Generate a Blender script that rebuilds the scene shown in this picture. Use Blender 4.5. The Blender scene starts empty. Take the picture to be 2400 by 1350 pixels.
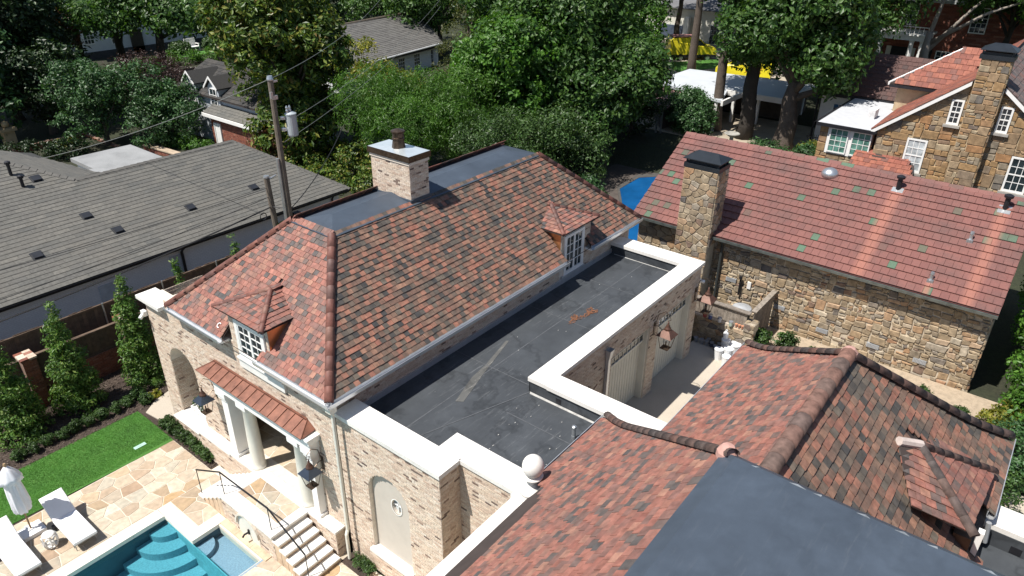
import bpy, math, random
import numpy as np
from mathutils import Vector, Matrix
from mathutils.geometry import tessellate_polygon
rng = np.random.default_rng(7)
random.seed(7)
sc = bpy.context.scene
col = sc.collection
A = np.array

# ---------------------------------------------------------------- camera, sky, sun, exposure
CAM = A((0.0, 0.0, 16.0))
PITCH, YAW, ROLL, FPX = 0.491497, 0.663474, 0.012228, 1683.6
fw = A((math.cos(YAW)*math.cos(PITCH), math.sin(YAW)*math.cos(PITCH), -math.sin(PITCH)))
rt = A((math.sin(YAW), -math.cos(YAW), 0.0))
up0 = np.cross(rt, fw)
cr = math.cos(ROLL)*rt + math.sin(ROLL)*up0
cu = -math.sin(ROLL)*rt + math.cos(ROLL)*up0
cam = bpy.data.cameras.new("camera")
cam.sensor_width = 36.0
cam.lens = FPX/2400*36
cam.clip_end = 2000
camo = bpy.data.objects.new("camera", cam)
col.objects.link(camo)
camo.matrix_world = Matrix(((cr[0], cu[0], -fw[0], CAM[0]), (cr[1], cu[1], -fw[1], CAM[1]), (cr[2], cu[2], -fw[2], CAM[2]), (0, 0, 0, 1)))
sc.camera = camo

SUN = Vector((0.50, -0.215, -1.0)).normalized()      # direction the light travels
world = bpy.data.worlds.new("World")
sc.world = world
world.use_nodes = True
wn = world.node_tree.nodes
bg = wn["Background"]
sky = wn.new("ShaderNodeTexSky")
sky.sky_type = 'NISHITA'
sky.sun_disc = False
sky.sun_elevation = math.asin(-SUN.z)
sky.sun_rotation = math.atan2(-SUN.x, -SUN.y)
sky.air_density = 1.0
sky.dust_density = 0.6
world.node_tree.links.new(sky.outputs[0], bg.inputs[0])
bg.inputs[1].default_value = 0.078
sl = bpy.data.lights.new("sun", 'SUN')
sl.energy = 4.95
sl.angle = math.radians(0.5)
sl.color = (1.0, 0.955, 0.89)
so = bpy.data.objects.new("sun", sl)
so.rotation_euler = SUN.to_track_quat('-Z', 'Y').to_euler()
so.location = (0, 0, 60)
col.objects.link(so)
sc.view_settings.view_transform = 'Standard'
sc.view_settings.look = 'None'
sc.view_settings.exposure = 0.5
sc.view_settings.gamma = 1.0
sc.view_settings.use_curve_mapping = False
sc.cycles.max_bounces = 6
sc.cycles.diffuse_bounces = 3
sc.cycles.glossy_bounces = 2
sc.cycles.transmission_bounces = 3
sc.cycles.transparent_max_bounces = 8
sc.cycles.use_denoising = True
sc.cycles.sample_clamp_indirect = 6.0

# ---------------------------------------------------------------- materials
def nodes(name):
    m = bpy.data.materials.new(name)
    m.use_nodes = True
    nt = m.node_tree
    return m, nt, nt.nodes["Principled BSDF"]
def c4(c): return (c[0], c[1], c[2], 1.0)
def noise(nt, scale, detail=4, rough=0.6, vec=None):
    n = nt.nodes.new("ShaderNodeTexNoise")
    n.inputs["Scale"].default_value = scale
    n.inputs["Detail"].default_value = detail
    n.inputs["Roughness"].default_value = rough
    if vec is None:
        g = nt.nodes.new("ShaderNodeNewGeometry")
        vec = g.outputs["Position"]
    nt.links.new(vec, n.inputs["Vector"])
    return n.outputs["Fac"]
def ramp(nt, fac, stops, interp='LINEAR'):
    r = nt.nodes.new("ShaderNodeValToRGB")
    r.color_ramp.interpolation = interp
    el = r.color_ramp.elements
    while len(el) < len(stops): el.new(0.5)
    for e, (p, c) in zip(el, stops):
        e.position = p
        e.color = c4(c) if len(c) == 3 else c
    nt.links.new(fac, r.inputs[0])
    return r.outputs[0]
def mix(nt, fac, a, b, mode='MIX'):
    n = nt.nodes.new("ShaderNodeMix")
    n.data_type = 'RGBA'
    n.blend_type = mode
    for s, v in ((n.inputs[0], fac), (n.inputs[6], a), (n.inputs[7], b)):
        if hasattr(v, "links"): nt.links.new(v, s)
        elif isinstance(v, (int, float)): s.default_value = v
        else: s.default_value = c4(v)
    return n.outputs[2]
def math_(nt, op, a, b=None, clamp=False):
    n = nt.nodes.new("ShaderNodeMath")
    n.operation = op
    n.use_clamp = clamp
    for i, v in enumerate((a, b)):
        if v is None: continue
        if hasattr(v, "links"): nt.links.new(v, n.inputs[i])
        else: n.inputs[i].default_value = v
    return n.outputs[0]
def bump(nt, p, h, strength=0.3, dist=0.02):
    b = nt.nodes.new("ShaderNodeBump")
    b.inputs["Strength"].default_value = strength
    b.inputs["Distance"].default_value = dist
    nt.links.new(h, b.inputs["Height"])
    nt.links.new(b.outputs[0], p.inputs["Normal"])
def M(name, c, rough=0.6, metal=0.0, var=0.25, scale=3.0, spec=0.5, bmp=0.0, bscale=40.0, bdist=0.01, fine=0.0):
    m, nt, p = nodes(name)
    p.inputs["Roughness"].default_value = rough
    p.inputs["Metallic"].default_value = metal
    p.inputs["Specular IOR Level"].default_value = spec
    dark = [x*(1-var) for x in c]
    lite = [min(1, x*(1+var*0.7)) for x in c]
    o = ramp(nt, noise(nt, scale, 5), [(0.3, dark), (0.5, c), (0.72, lite)])
    if fine:
        o = mix(nt, fine, o, ramp(nt, noise(nt, scale*18, 3), [(0.35, [x*0.45 for x in c]), (0.65, [min(1, x*1.35) for x in c])]))
    nt.links.new(o, p.inputs["Base Color"])
    if bmp: bump(nt, p, noise(nt, bscale, 4), bmp, bdist)
    return m
def rnd(nt):
    oi = nt.nodes.new("ShaderNodeObjectInfo")
    g = nt.nodes.new("ShaderNodeNewGeometry")
    return math_(nt, 'FRACT', math_(nt, 'ADD', oi.outputs["Random"], g.outputs["Random Per Island"])), g
def Mrand(name, stops, rough=0.7, interp='LINEAR', grain=0.25, gscale=14.0, spec=0.35, bmp=0.25, bscale=60.0, blotch=None):
    m, nt, p = nodes(name)
    r, g = rnd(nt)
    o = ramp(nt, r, stops, interp)
    gr = ramp(nt, noise(nt, gscale, 4), [(0.3, (1-grain,)*3), (0.7, (1+grain*0.4,)*3)])
    o = mix(nt, 1.0, o, gr, 'MULTIPLY')
    if blotch:
        bc, bs, ba = blotch
        f = ramp(nt, noise(nt, bs, 5, 0.7), [(0.45, (0, 0, 0)), (0.7, (ba,)*3)])
        o = mix(nt, f, o, bc)
    nt.links.new(o, p.inputs["Base Color"])
    p.inputs["Roughness"].default_value = rough
    p.inputs["Specular IOR Level"].default_value = spec
    if bmp: bump(nt, p, noise(nt, bscale, 3), bmp, 0.006)
    return m
def Mleaf(name, stops, trans=0.3, rough=0.45, spec=0.4, big=0.35):
    m, nt, p = nodes(name)
    r, g = rnd(nt)
    o = ramp(nt, r, stops)
    o = mix(nt, 1.0, o, ramp(nt, noise(nt, 0.9, 3), [(0.35, (1-big,)*3), (0.65, (1+big*0.6,)*3)]), 'MULTIPLY')
    nt.links.new(o, p.inputs["Base Color"])
    p.inputs["Roughness"].default_value = rough
    p.inputs["Specular IOR Level"].default_value = spec
    t = nt.nodes.new("ShaderNodeBsdfTranslucent")
    nt.links.new(mix(nt, 1.0, o, (1.5, 1.6, 0.7), 'MULTIPLY'), t.inputs[0])
    ms = nt.nodes.new("ShaderNodeMixShader")
    ms.inputs[0].default_value = trans
    nt.links.new(p.outputs[0], ms.inputs[1])
    nt.links.new(t.outputs[0], ms.inputs[2])
    nt.links.new(ms.outputs[0], nt.nodes["Material Output"].inputs[0])
    return m
def Mglass(name, c=(0.02, 0.03, 0.035), rough=0.04):
    m, nt, p = nodes(name)
    o = ramp(nt, noise(nt, 2.5, 2), [(0.3, [x*0.5 for x in c]), (0.7, [x*1.6 for x in c])])
    nt.links.new(o, p.inputs["Base Color"])
    p.inputs["Roughness"].default_value = rough
    p.inputs["Specular IOR Level"].default_value = 0.8
    return m

TILE = Mrand("clay_tile", [(0.0, (0.3037, 0.1262, 0.09438)), (0.17, (0.358, 0.1572, 0.118)), (0.34, (0.2712, 0.1095, 0.08389)), (0.45, (0.3688, 0.1932, 0.1376)), (0.56, (0.2387, 0.1134, 0.09176)),
                           (0.70, (0.1627, 0.1134, 0.097)), (0.80, (0.3146, 0.1352, 0.1049)), (0.90, (0.1356, 0.1095, 0.09831)), (1.0, (0.08136, 0.07729, 0.07603))], 0.72, grain=0.4, gscale=7, blotch=((0.12, 0.085, 0.075), 2.2, 0.5))
TILE_GRAZED = Mrand("grazing_lit_clay_tile", [(0.0, (0.2794, 0.1214, 0.08712)), (0.16, (0.3492, 0.165, 0.1122)), (0.28, (0.1746, 0.1122, 0.08448)), (0.42, (0.2212, 0.1254, 0.0924)), (0.54, (0.1222, 0.099, 0.0792)), (0.66, (0.3143, 0.1716, 0.1162)),
                           (0.76, (0.1513, 0.1254, 0.099)), (0.88, (0.09312, 0.08184, 0.07128)), (1.0, (0.05587, 0.05544, 0.05544))], 0.75, grain=0.4, gscale=7, blotch=((0.09, 0.075, 0.062), 1.6, 0.5))  # browner copy of the clay tile, dimmer grazing light put into its colour
RIDGE = Mrand("clay_ridge", [(0, (0.17, 0.078, 0.063)), (0.5, (0.21, 0.088, 0.066)), (0.8, (0.13, 0.075, 0.066)), (1, (0.23, 0.12, 0.09))], 0.6, grain=0.35, gscale=7)
RIDGE_OLD = Mrand("weathered_ridge", [(0, (0.17, 0.105, 0.085)), (0.35, (0.11, 0.082, 0.072)), (0.7, (0.21, 0.11, 0.083)), (1, (0.095, 0.08, 0.075))], 0.8, grain=0.5, gscale=6)
UNDER = M("roof_underlay", (0.045, 0.032, 0.028), 0.9)
BRICK = Mrand("pale_brick", [(0, (0.60, 0.48, 0.37)), (0.25, (0.66, 0.56, 0.45)), (0.45, (0.56, 0.43, 0.33)), (0.62, (0.70, 0.61, 0.51)), (0.78, (0.52, 0.39, 0.30)), (0.92, (0.60, 0.47, 0.37)), (0.96, (0.30, 0.21, 0.16)), (1.0, (0.12, 0.09, 0.08))], 0.85, grain=0.3, gscale=25)
MORTAR = M("pale_mortar", (0.66, 0.59, 0.50), 0.9, var=0.12, scale=6)
REDBRICK = Mrand("red_brick", [(0, (0.22, 0.07, 0.045)), (0.4, (0.30, 0.11, 0.07)), (0.7, (0.17, 0.06, 0.045)), (1, (0.36, 0.17, 0.12))], 0.85, grain=0.3)
REDMORTAR = M("red_brick_mortar", (0.25, 0.16, 0.12), 0.9)
COPING = M("limestone_coping", (0.72, 0.695, 0.65), 0.85, var=0.14, scale=0.9, fine=0.10)
WHITE = M("white_paint", (0.80, 0.79, 0.76), 0.45, var=0.05)
CREAM = M("cream_paint", (0.68, 0.66, 0.58), 0.5, var=0.06)
EPDM = None
GUTTER = M("pale_metal_gutter", (0.62, 0.64, 0.66), 0.35, 0.6, var=0.1)
COPPER = M("copper", (0.225, 0.10, 0.068), 0.55, 0.4, var=0.45, scale=4, fine=0.2)
COPPER_NEW = M("bright_copper", (0.62, 0.30, 0.14), 0.35, 0.8, var=0.2)
COPPER_OLD = M("brown_copper", (0.13, 0.068, 0.05), 0.5, 0.4, var=0.3, scale=6)
BRONZE = M("dark_bronze", (0.10, 0.07, 0.05), 0.4, 0.7, var=0.4, scale=8)
IRON = M("black_iron", (0.025, 0.025, 0.03), 0.45, 0.4)
STEEL = M("galvanised_steel", (0.55, 0.57, 0.58), 0.35, 0.8, var=0.2)
SLATEMETAL = M("dark_lantern_hood", (0.06, 0.075, 0.10), 0.3, 0.6)
GLASS = Mglass("window_glass")
GLASS_GREEN = Mglass("green_window_glass", (0.10, 0.22, 0.18), 0.1)
GLASS_PALE = Mglass("pale_window_glass", (0.42, 0.45, 0.46), 0.15)
def mat_membrane(name, base, scuff, streak=(0.26, 0.265, 0.27), spec=0.22, ring=0.72):
    m, nt, p = nodes(name)
    g = nt.nodes.new("ShaderNodeNewGeometry")
    o = ramp(nt, noise(nt, 0.9, 6, 0.65), [(0.3, [x*0.78 for x in base]), (0.55, base), (0.8, [x*1.35 for x in base])])
    mp = nt.nodes.new("ShaderNodeMapping")
    mp.inputs["Rotation"].default_value = (0, 0, 0.5)
    mp.inputs["Scale"].default_value = (0.5, 5.0, 1.0)
    nt.links.new(g.outputs["Position"], mp.inputs[0])
    f = ramp(nt, noise(nt, 3.0, 8, 0.75, mp.outputs[0]), [(0.56, (0, 0, 0)), (0.75, (1, 1, 1))])
    f2 = ramp(nt, noise(nt, 0.55, 3), [(0.42, (0, 0, 0)), (0.62, (scuff,)*3)])
    o = mix(nt, math_(nt, 'MULTIPLY', f, f2), o, streak)
    f3 = ramp(nt, noise(nt, 22, 2), [(0.76, (0, 0, 0)), (0.80, (scuff*.6,)*3)])
    o = mix(nt, f3, o, (0.4, 0.4, 0.4))
    f4 = ramp(nt, noise(nt, .42, 5, .6), [(0.47, (1, 1, 1)), (0.5, (ring,)*3), (0.53, (1, 1, 1))])      # drying rings of old puddles
    o = mix(nt, 1.0, o, f4, 'MULTIPLY')
    nt.links.new(o, p.inputs["Base Color"])
    p.inputs["Roughness"].default_value = 0.5
    p.inputs["Specular IOR Level"].default_value = spec
    bump(nt, p, noise(nt, 1.5, 3), 0.15, 0.03)
    return m
EPDM = mat_membrane("rubber_membrane", (0.060, 0.066, 0.073), 0.6)
EPDM_TOP = mat_membrane("grey_blue_membrane", (0.056, 0.072, 0.095), 0.12, spec=0.4, ring=0.92)
SLATE_CAP = M("slate_gravel_roof", (0.13, 0.13, 0.135), 0.8)

# ---------------------------------------------------------------- object helpers
WORLD = {}
def link(o, parent=None):
    col.objects.link(o)
    if parent is not None:
        o.parent = parent
        if parent.name in WORLD: o.matrix_parent_inverse = WORLD[parent.name]      # parts of buildings are given in world coordinates
    return o
def tag(o, label=None, cat=None, group=None, kind=None):
    if label: o['label'] = label
    if cat: o['category'] = cat
    if group: o['group'] = group
    if kind: o['kind'] = kind
    return o
def thing(name, label, cat, loc=(0, 0, 0), group=None, rz=0.0):
    o = bpy.data.objects.new(name, None)
    o.empty_display_size = 0.2
    o.location = loc
    o.rotation_euler = (0, 0, rz)
    return tag(link(o), label, cat, group)
def building(name, label, cat, loc, group=None):
    o = thing(name, label, cat, loc, group)
    WORLD[o.name] = Matrix.Translation(-Vector(loc))
    return o
def copytree(o, loc, rz=None, label=None, scale=None, parent=None):
    c = o.copy()
    link(c, parent) if parent is not None else col.objects.link(c)
    if parent is None:
        c.location = loc
        if rz is not None: c.rotation_euler = (0, 0, rz)
        if label: c['label'] = label
        if scale: c.scale = scale if hasattr(scale, '__len__') else (scale,)*3
    for ch in list(o.children): copytree(ch, None, parent=c)
    return c
class MB:
    """collects shapes (in the parent's own frame) for one mesh object"""
    def __init__(s): s.v = []; s.f = []
    def add(s, vs, fs):
        b = len(s.v)
        s.v += [tuple(map(float, v)) for v in vs]
        s.f += [tuple(b+i for i in f) for f in fs]
        return s
    def box(s, x0, x1, y0, y1, z0, z1):
        return s.add([(x0, y0, z0), (x1, y0, z0), (x1, y1, z0), (x0, y1, z0), (x0, y0, z1), (x1, y0, z1), (x1, y1, z1), (x0, y1, z1)],
                     [(3, 2, 1, 0), (4, 5, 6, 7), (0, 1, 5, 4), (1, 2, 6, 5), (2, 3, 7, 6), (3, 0, 4, 7)])
    def obox(s, O, e, u, n, s0, s1, t0, t1, h0, h1):
        O, e, u, n = map(A, (O, e, u, n))
        P = lambda a, b, c: O + a*e + b*u + c*n
        return s.add([P(s0, t0, h0), P(s1, t0, h0), P(s1, t1, h0), P(s0, t1, h0), P(s0, t0, h1), P(s1, t0, h1), P(s1, t1, h1), P(s0, t1, h1)],
                     [(3, 2, 1, 0), (4, 5, 6, 7), (0, 1, 5, 4), (1, 2, 6, 5), (2, 3, 7, 6), (3, 0, 4, 7)])
    def poly(s, pts): return s.add(pts, [tuple(range(len(pts)))])
    def slab(s, pts, d):
        n = len(pts); d = A(d)
        return s.add([A(p) for p in pts] + [A(p)+d for p in pts], [tuple(range(n))[::-1], tuple(range(n, 2*n))] + [(i, (i+1) % n, n+(i+1) % n, n+i) for i in range(n)])
    def tube(s, pts, r, seg=6, cap=True):
        pts = [A(p, float) for p in pts]
        rs = list(r) if hasattr(r, '__len__') else [r]*len(pts)
        rings = []
        for i, p in enumerate(pts):
            d = pts[min(i+1, len(pts)-1)] - pts[max(i-1, 0)]
            d = d/(np.linalg.norm(d)+1e-9)
            a = np.cross(d, A((0, 0, 1.0)) if abs(d[2]) < 0.9 else A((1.0, 0, 0)))
            a /= np.linalg.norm(a); b = np.cross(d, a)
            rings.append([p + rs[i]*(math.cos(2*math.pi*k/seg)*a + math.sin(2*math.pi*k/seg)*b) for k in range(seg)])
        fs = []
        for i in range(len(pts)-1):
            for k in range(seg):
                k2 = (k+1) % seg
                fs.append((i*seg+k, i*seg+k2, (i+1)*seg+k2, (i+1)*seg+k))
        if cap:
            fs.append(tuple(range(seg))[::-1]); fs.append(tuple((len(pts)-1)*seg+k for k in range(seg)))
        return s.add([v for r_ in rings for v in r_], fs)
    def lathe(s, c, prof, seg=16, wob=None):
        c = A(c, float); vs = []; fs = []
        for j, (r, z) in enumerate(prof):
            for k in range(seg):
                a = 2*math.pi*k/seg
                rr = r*(wob(a, j) if wob else 1)
                vs.append(c + A((rr*math.cos(a), rr*math.sin(a), z)))
        for j in range(len(prof)-1):
            for k in range(seg):
                k2 = (k+1) % seg
                fs.append((j*seg+k, j*seg+k2, (j+1)*seg+k2, (j+1)*seg+k))
        fs.append(tuple(range(seg))[::-1]); fs.append(tuple((len(prof)-1)*seg+k for k in range(seg)))
        return s.add(vs, fs)
    def build(s, name, mat, parent=None, smooth=False):
        me = bpy.data.meshes.new(name)
        me.from_pydata(s.v, [], s.f)
        me.materials.append(mat)
        if smooth: me.polygons.foreach_set("use_smooth", [True]*len(me.polygons))
        me.update()
        return link(bpy.data.objects.new(name, me), parent)
def fast_mesh(name, V, F, mat):
    """V (n,3), F (m,k) with k constant"""
    me = bpy.data.meshes.new(name)
    m, k = F.shape
    me.vertices.add(len(V)); me.vertices.foreach_set("co", np.ascontiguousarray(V, dtype=np.float32).ravel())
    me.loops.add(m*k); me.loops.foreach_set("vertex_index", np.ascontiguousarray(F, dtype=np.int32).ravel())
    me.polygons.add(m)
    me.polygons.foreach_set("loop_start", np.arange(0, m*k, k, dtype=np.int32))
    me.polygons.foreach_set("loop_total", np.full(m, k, dtype=np.int32))
    me.polygons.foreach_set("use_smooth", np.zeros(m, dtype=bool))
    me.materials.append(mat)
    me.update(calc_edges=True)
    return me
BOXF = A([(4, 5, 6, 7), (0, 1, 5, 4), (1, 2, 6, 5), (2, 3, 7, 6), (3, 0, 4, 7), (3, 2, 1, 0)])
def nearest(C, N, lim, off=None):
    """indices of the pieces that show largest: nearest ones facing the camera inside the frame"""
    D = CAM - C
    dist = np.linalg.norm(D, axis=1)
    c = -(D @ fw)
    x = np.abs(-(D @ cr)*FPX/np.maximum(c, 0.1)); y = np.abs(-(D @ cu)*FPX/np.maximum(c, 0.1))
    face = (D*N).sum(1)/dist
    score = face/dist**2
    score[(c < 0.5) | (x > 1190) | (y > 665) | (face < 0.02)] = -1
    if off is not None: score[off] = -1
    o = np.argsort(-score)
    o = o[:lim]
    return o[score[o] > 0]
def emit(parent, name, stuff, VN, mat, lim=300, offset=(0, 0, 0)):
    """VN: list of (V (n,8,3), normal). the pieces that show largest become parts, the rest one mesh"""
    V = np.concatenate([v for v, n in VN]); N = np.concatenate([np.repeat(A(n, float)[None], len(v), 0) for v, n in VN])
    C = V.mean(1) + A(offset)
    pick = nearest(C, N, lim) if lim else np.zeros(0, int)
    for i in pick:
        me = bpy.data.meshes.new(name)
        ctr = V[i].mean(0)
        me.from_pydata((V[i]-ctr).tolist(), [], BOXF.tolist())
        me.materials.append(mat)
        o = bpy.data.objects.new(name, me)
        o.location = ctr
        link(o, parent)
    rest = np.ones(len(V), bool); rest[pick] = False
    R = V[rest]
    if len(R):
        F = (np.arange(len(R))[:, None, None]*8 + BOXF[None]).reshape(-1, 4)
        o = link(bpy.data.objects.new(stuff, fast_mesh(stuff, R.reshape(-1, 3), F, mat)), parent)
        o['kind'] = 'stuff'
def scan(loops, t):
    xs = []
    for L in loops:
        n = len(L)
        for i in range(n):
            (x0, y0), (x1, y1) = L[i], L[(i+1) % n]
            if (y0 <= t) != (y1 <= t): xs.append(x0 + (t-y0)*(x1-x0)/(y1-y0))
    xs.sort()
    return list(zip(xs[0::2], xs[1::2]))
def rows(O, e, u, n, loops, w, exp, length, hb0, hf0, hb1, hf1, gap=0.006, jit=0.0, tj=0.0, hj=0.0, stagger=0.5, minw=0.04, flare=None):
    """rows of slabs on a plane, clipped to the loops; returns V (n,8,3)"""
    O, e, u, n = (A(v, float) for v in (O, e, u, n))
    tmin = min(p[1] for L in loops for p in L); tmax = max(p[1] for L in loops for p in L)
    S0, S1, T0, T1, H = [], [], [], [], []
    r = 0
    t = tmin
    while t < tmax - exp*0.3:
        for a, b in scan(loops, min(t + exp*0.5, tmax-1e-4)):
            k = math.floor((a)/w) - 1
            off = (stagger*w if r % 2 else 0.0)
            s = k*w + off
            while s < b:
                l = max(s, a); q = min(s+w, b)
                if q-l > minw:
                    j = rng.uniform(-tj, tj)
                    S0.append(l+gap/2); S1.append(q-gap/2); T0.append(t+j); T1.append(t+length+j); H.append(rng.uniform(-hj, hj))
                s += w
        r += 1
        t += exp
    if not S0: return np.zeros((0, 8, 3))
    S0, S1, T0, T1, H = map(A, (S0, S1, T0, T1, H))
    def P(s, tt, h):
        if flare: h = h + flare[0]*np.clip(1-tt/flare[1], 0, 1)**2
        return O + s[:, None]*e + tt[:, None]*u + h[:, None]*n
    z = np.zeros_like(H)
    return np.stack([P(S0, T0, z+hb0), P(S1, T0, z+hb0), P(S1, T1, z+hb1), P(S0, T1, z+hb1),
                     P(S0, T0, H+hf0), P(S1, T0, H+hf0), P(S1, T1, H+hf1), P(S0, T1, H+hf1)], 1)
def tiles(O, e, u, n, loops, w=0.165, exp=0.155, flare=None, hj=0.006):
    return rows(O, e, u, n, loops, w, exp, exp*1.45, 0.016, 0.040, -0.003, 0.009, 0.008, tj=0.006, hj=hj, flare=flare)
def bricks(O, e, u, n, loops):
    return rows(O, e, u, n, loops, 0.188, 0.0625, 0.053, -0.01, 0.006, -0.01, 0.006, 0.010, hj=0.003, minw=0.03)
def wallprism(mb, O, e, u, n, outline, holes, depth):
    """a wall with holes: front on the plane, going depth backwards"""
    O, e, u, n = (A(v, float) for v in (O, e, u, n))
    loops = [outline] + holes
    flat = [p for L in loops for p in L]
    tri = tessellate_polygon([[Vector((p[0], p[1], 0)) for p in L] for L in loops])
    k = len(flat)
    vs = [O + p[0]*e + p[1]*u for p in flat] + [O + p[0]*e + p[1]*u - depth*n for p in flat]
    fs = []
    for a, b, c in tri:
        pa, pb, pc = flat[a], flat[b], flat[c]
        cr_ = (pb[0]-pa[0])*(pc[1]-pa[1]) - (pb[1]-pa[1])*(pc[0]-pa[0])
        if cr_ < 0: b, c = c, b
        fs.append((a, b, c)); fs.append((c+k, b+k, a+k))
    i0 = 0
    for L in loops:
        m = len(L)
        for i in range(m):
            a, b = i0+i, i0+(i+1) % m
            fs.append((a, a+k, b+k, b))
        i0 += m
    mb.add(vs, fs)
def arch(x0, x1, z0, zs, seg=12, squash=1.0):
    r = (x1-x0)/2; c = (x0+x1)/2
    return [(x0, z0), (x1, z0)] + [(c + r*math.cos(math.pi*i/seg), zs + r*squash*math.sin(math.pi*i/seg)) for i in range(seg+1)]
def rect(x0, x1, z0, z1): return [(x0, z0), (x1, z0), (x1, z1), (x0, z1)]
_cap = {}
def caps(parent, name, pts, mat, r=0.11, L=0.36):
    """half-round ridge tiles laid one over the next along a polyline"""
    key = (r, L, mat.name)
    if key not in _cap:
        mb = MB(); seg = 6
        vs, fs = [], []
        for j, (y, rr) in enumerate(((0, r*1.025), (L*1.08, r*0.985))):
            for k in range(seg+1):
                a = math.pi*(k/seg)*1.1 - 0.05*math.pi
                vs.append((rr*math.cos(a), y, rr*math.sin(a)*0.85))
        for k in range(seg): fs.append((k+1, k, seg+1+k, seg+2+k))
        fs.append(tuple(range(seg+1)))
        mb.add(vs, fs)
        me = bpy.data.meshes.new(name); me.from_pydata(mb.v, [], mb.f); me.materials.append(mat)
        me.polygons.foreach_set("use_smooth", [True]*(len(me.polygons)-1)+[False])
        _cap[key] = me
    me = _cap[key]
    pts = [A(p, float) for p in pts]
    seglen = [np.linalg.norm(pts[i+1]-pts[i]) for i in range(len(pts)-1)]
    tot = sum(seglen); n = max(1, round(tot/L)); st = tot/n
    def at(d):
        for i, l in enumerate(seglen):
            if d <= l or i == len(seglen)-1: return pts[i] + (pts[i+1]-pts[i])*(d/l)
            d -= l
    for i in range(n):
        p = at(i*st); q = at(min((i+1)*st, tot))
        d = Vector(q-p).normalized()
        x = d.cross(Vector((0, 0, 1))).normalized()
        z = x.cross(d)
        p = p + A(z)*0.012
        m = Matrix(((x[0], d[0], z[0], p[0]), (x[1], d[1], z[1], p[1]), (x[2], d[2], z[2], p[2]), (0, 0, 0, 1)))
        o = bpy.data.objects.new(name, me)
        o.matrix_basis = m
        link(o, parent)
def window(parent, O, e, u, n, w, h, cols, rws, fmat=None, gmat=None, leaves=1, name='window', casing=0.07, bar=0.022, panes=True, sash=False):
    fmat = fmat or WHITE; gmat = gmat or GLASS
    O, e, u, n = (A(v, float) for v in (O, e, u, n))
    mb = MB()
    B = lambda s0, s1, t0, t1, h0=-0.02, h1=0.03: mb.obox(O, e, u, n, s0, s1, t0, t1, h0, h1)
    B(0, casing, 0, h); B(w-casing, w, 0, h); B(casing, w-casing, 0, casing*1.2); B(casing, w-casing, h-casing, h)
    o = None
    cells = []
    lw = (w-2*casing)/leaves
    for L in range(leaves):
        x0 = casing + L*lw; x1 = x0+lw
        if leaves > 1:
            B(x0, x0+0.045, casing*1.2, h-casing, -0.015, 0.02); B(x1-0.045, x1, casing*1.2, h-casing, -0.015, 0.02)
            x0 += 0.045; x1 -= 0.045
        for c in range(1, cols): B(x0+(x1-x0)*c/cols-bar/2, x0+(x1-x0)*c/cols+bar/2, casing*1.2, h-casing, -0.014, 0.012)
        for r in range(1, rws):
            hb = bar if not (sash and r*2 == rws) else 0.06
            z = casing*1.2+(h-2.2*casing)*r/rws
            B(x0, x1, z-hb/2, z+hb/2, -0.013, 0.013 if hb == bar else 0.022)
        for c in range(cols):
            for r in range(rws):
                cells.append((x0+(x1-x0)*c/cols, x0+(x1-x0)*(c+1)/cols, casing*1.2+(h-2.2*casing)*r/rws, casing*1.2+(h-2.2*casing)*(r+1)/rws))
    fr = mb.build(name, fmat, parent)
    if panes:
        for (a, b, c, d) in cells:
            MB().obox(O, e, u, n, a, b, c, d, -0.012, -0.004).build('pane', gmat, fr)
    else:
        MB().obox(O, e, u, n, casing, w-casing, casing*1.2, h-casing, -0.012, -0.004).build('glass', gmat, fr)
    return fr
def voronoi(x0, x1, y0, y1, n, aniso=1.0, jitter=0.42, seed=1, relax=1):
    """irregular stones: Voronoi cells inside a rectangle, list of 2-D polygons"""
    r = np.random.default_rng(seed)
    W, H = (x1-x0)/aniso, (y1-y0)
    s = math.sqrt(W*H/n)
    P = []
    nr = max(1, round(H/s))
    for j in range(nr):
        nc = max(1, round(W/s*r.uniform(0.8, 1.25)))
        for i in range(nc):
            P.append(((i+0.5+r.uniform(-jitter, jitter))*W/nc, (j+0.5+r.uniform(-jitter, jitter))*H/nr))
    P = A(P)
    out = []
    for i, p in enumerate(P):
        poly = [(0, 0), (W, 0), (W, H), (0, H)]
        d = ((P-p)**2).sum(1)
        for k in np.argsort(d)[1:18]:
            q = P[k]; m = (p+q)/2; nrm = q-p
            res = []
            for a in range(len(poly)):
                A0, B0 = poly[a], poly[(a+1) % len(poly)]
                da = (A0[0]-m[0])*nrm[0]+(A0[1]-m[1])*nrm[1]; db = (B0[0]-m[0])*nrm[0]+(B0[1]-m[1])*nrm[1]
                if da <= 0: res.append(A0)
                if (da < 0) != (db < 0) and abs(da-db) > 1e-12:
                    t = da/(da-db); res.append((A0[0]+t*(B0[0]-A0[0]), A0[1]+t*(B0[1]-A0[1])))
            poly = res
            if len(poly) < 3: break
        if len(poly) >= 3: out.append([(x0+a*aniso, y0+b) for a, b in poly])
    return out
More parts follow.
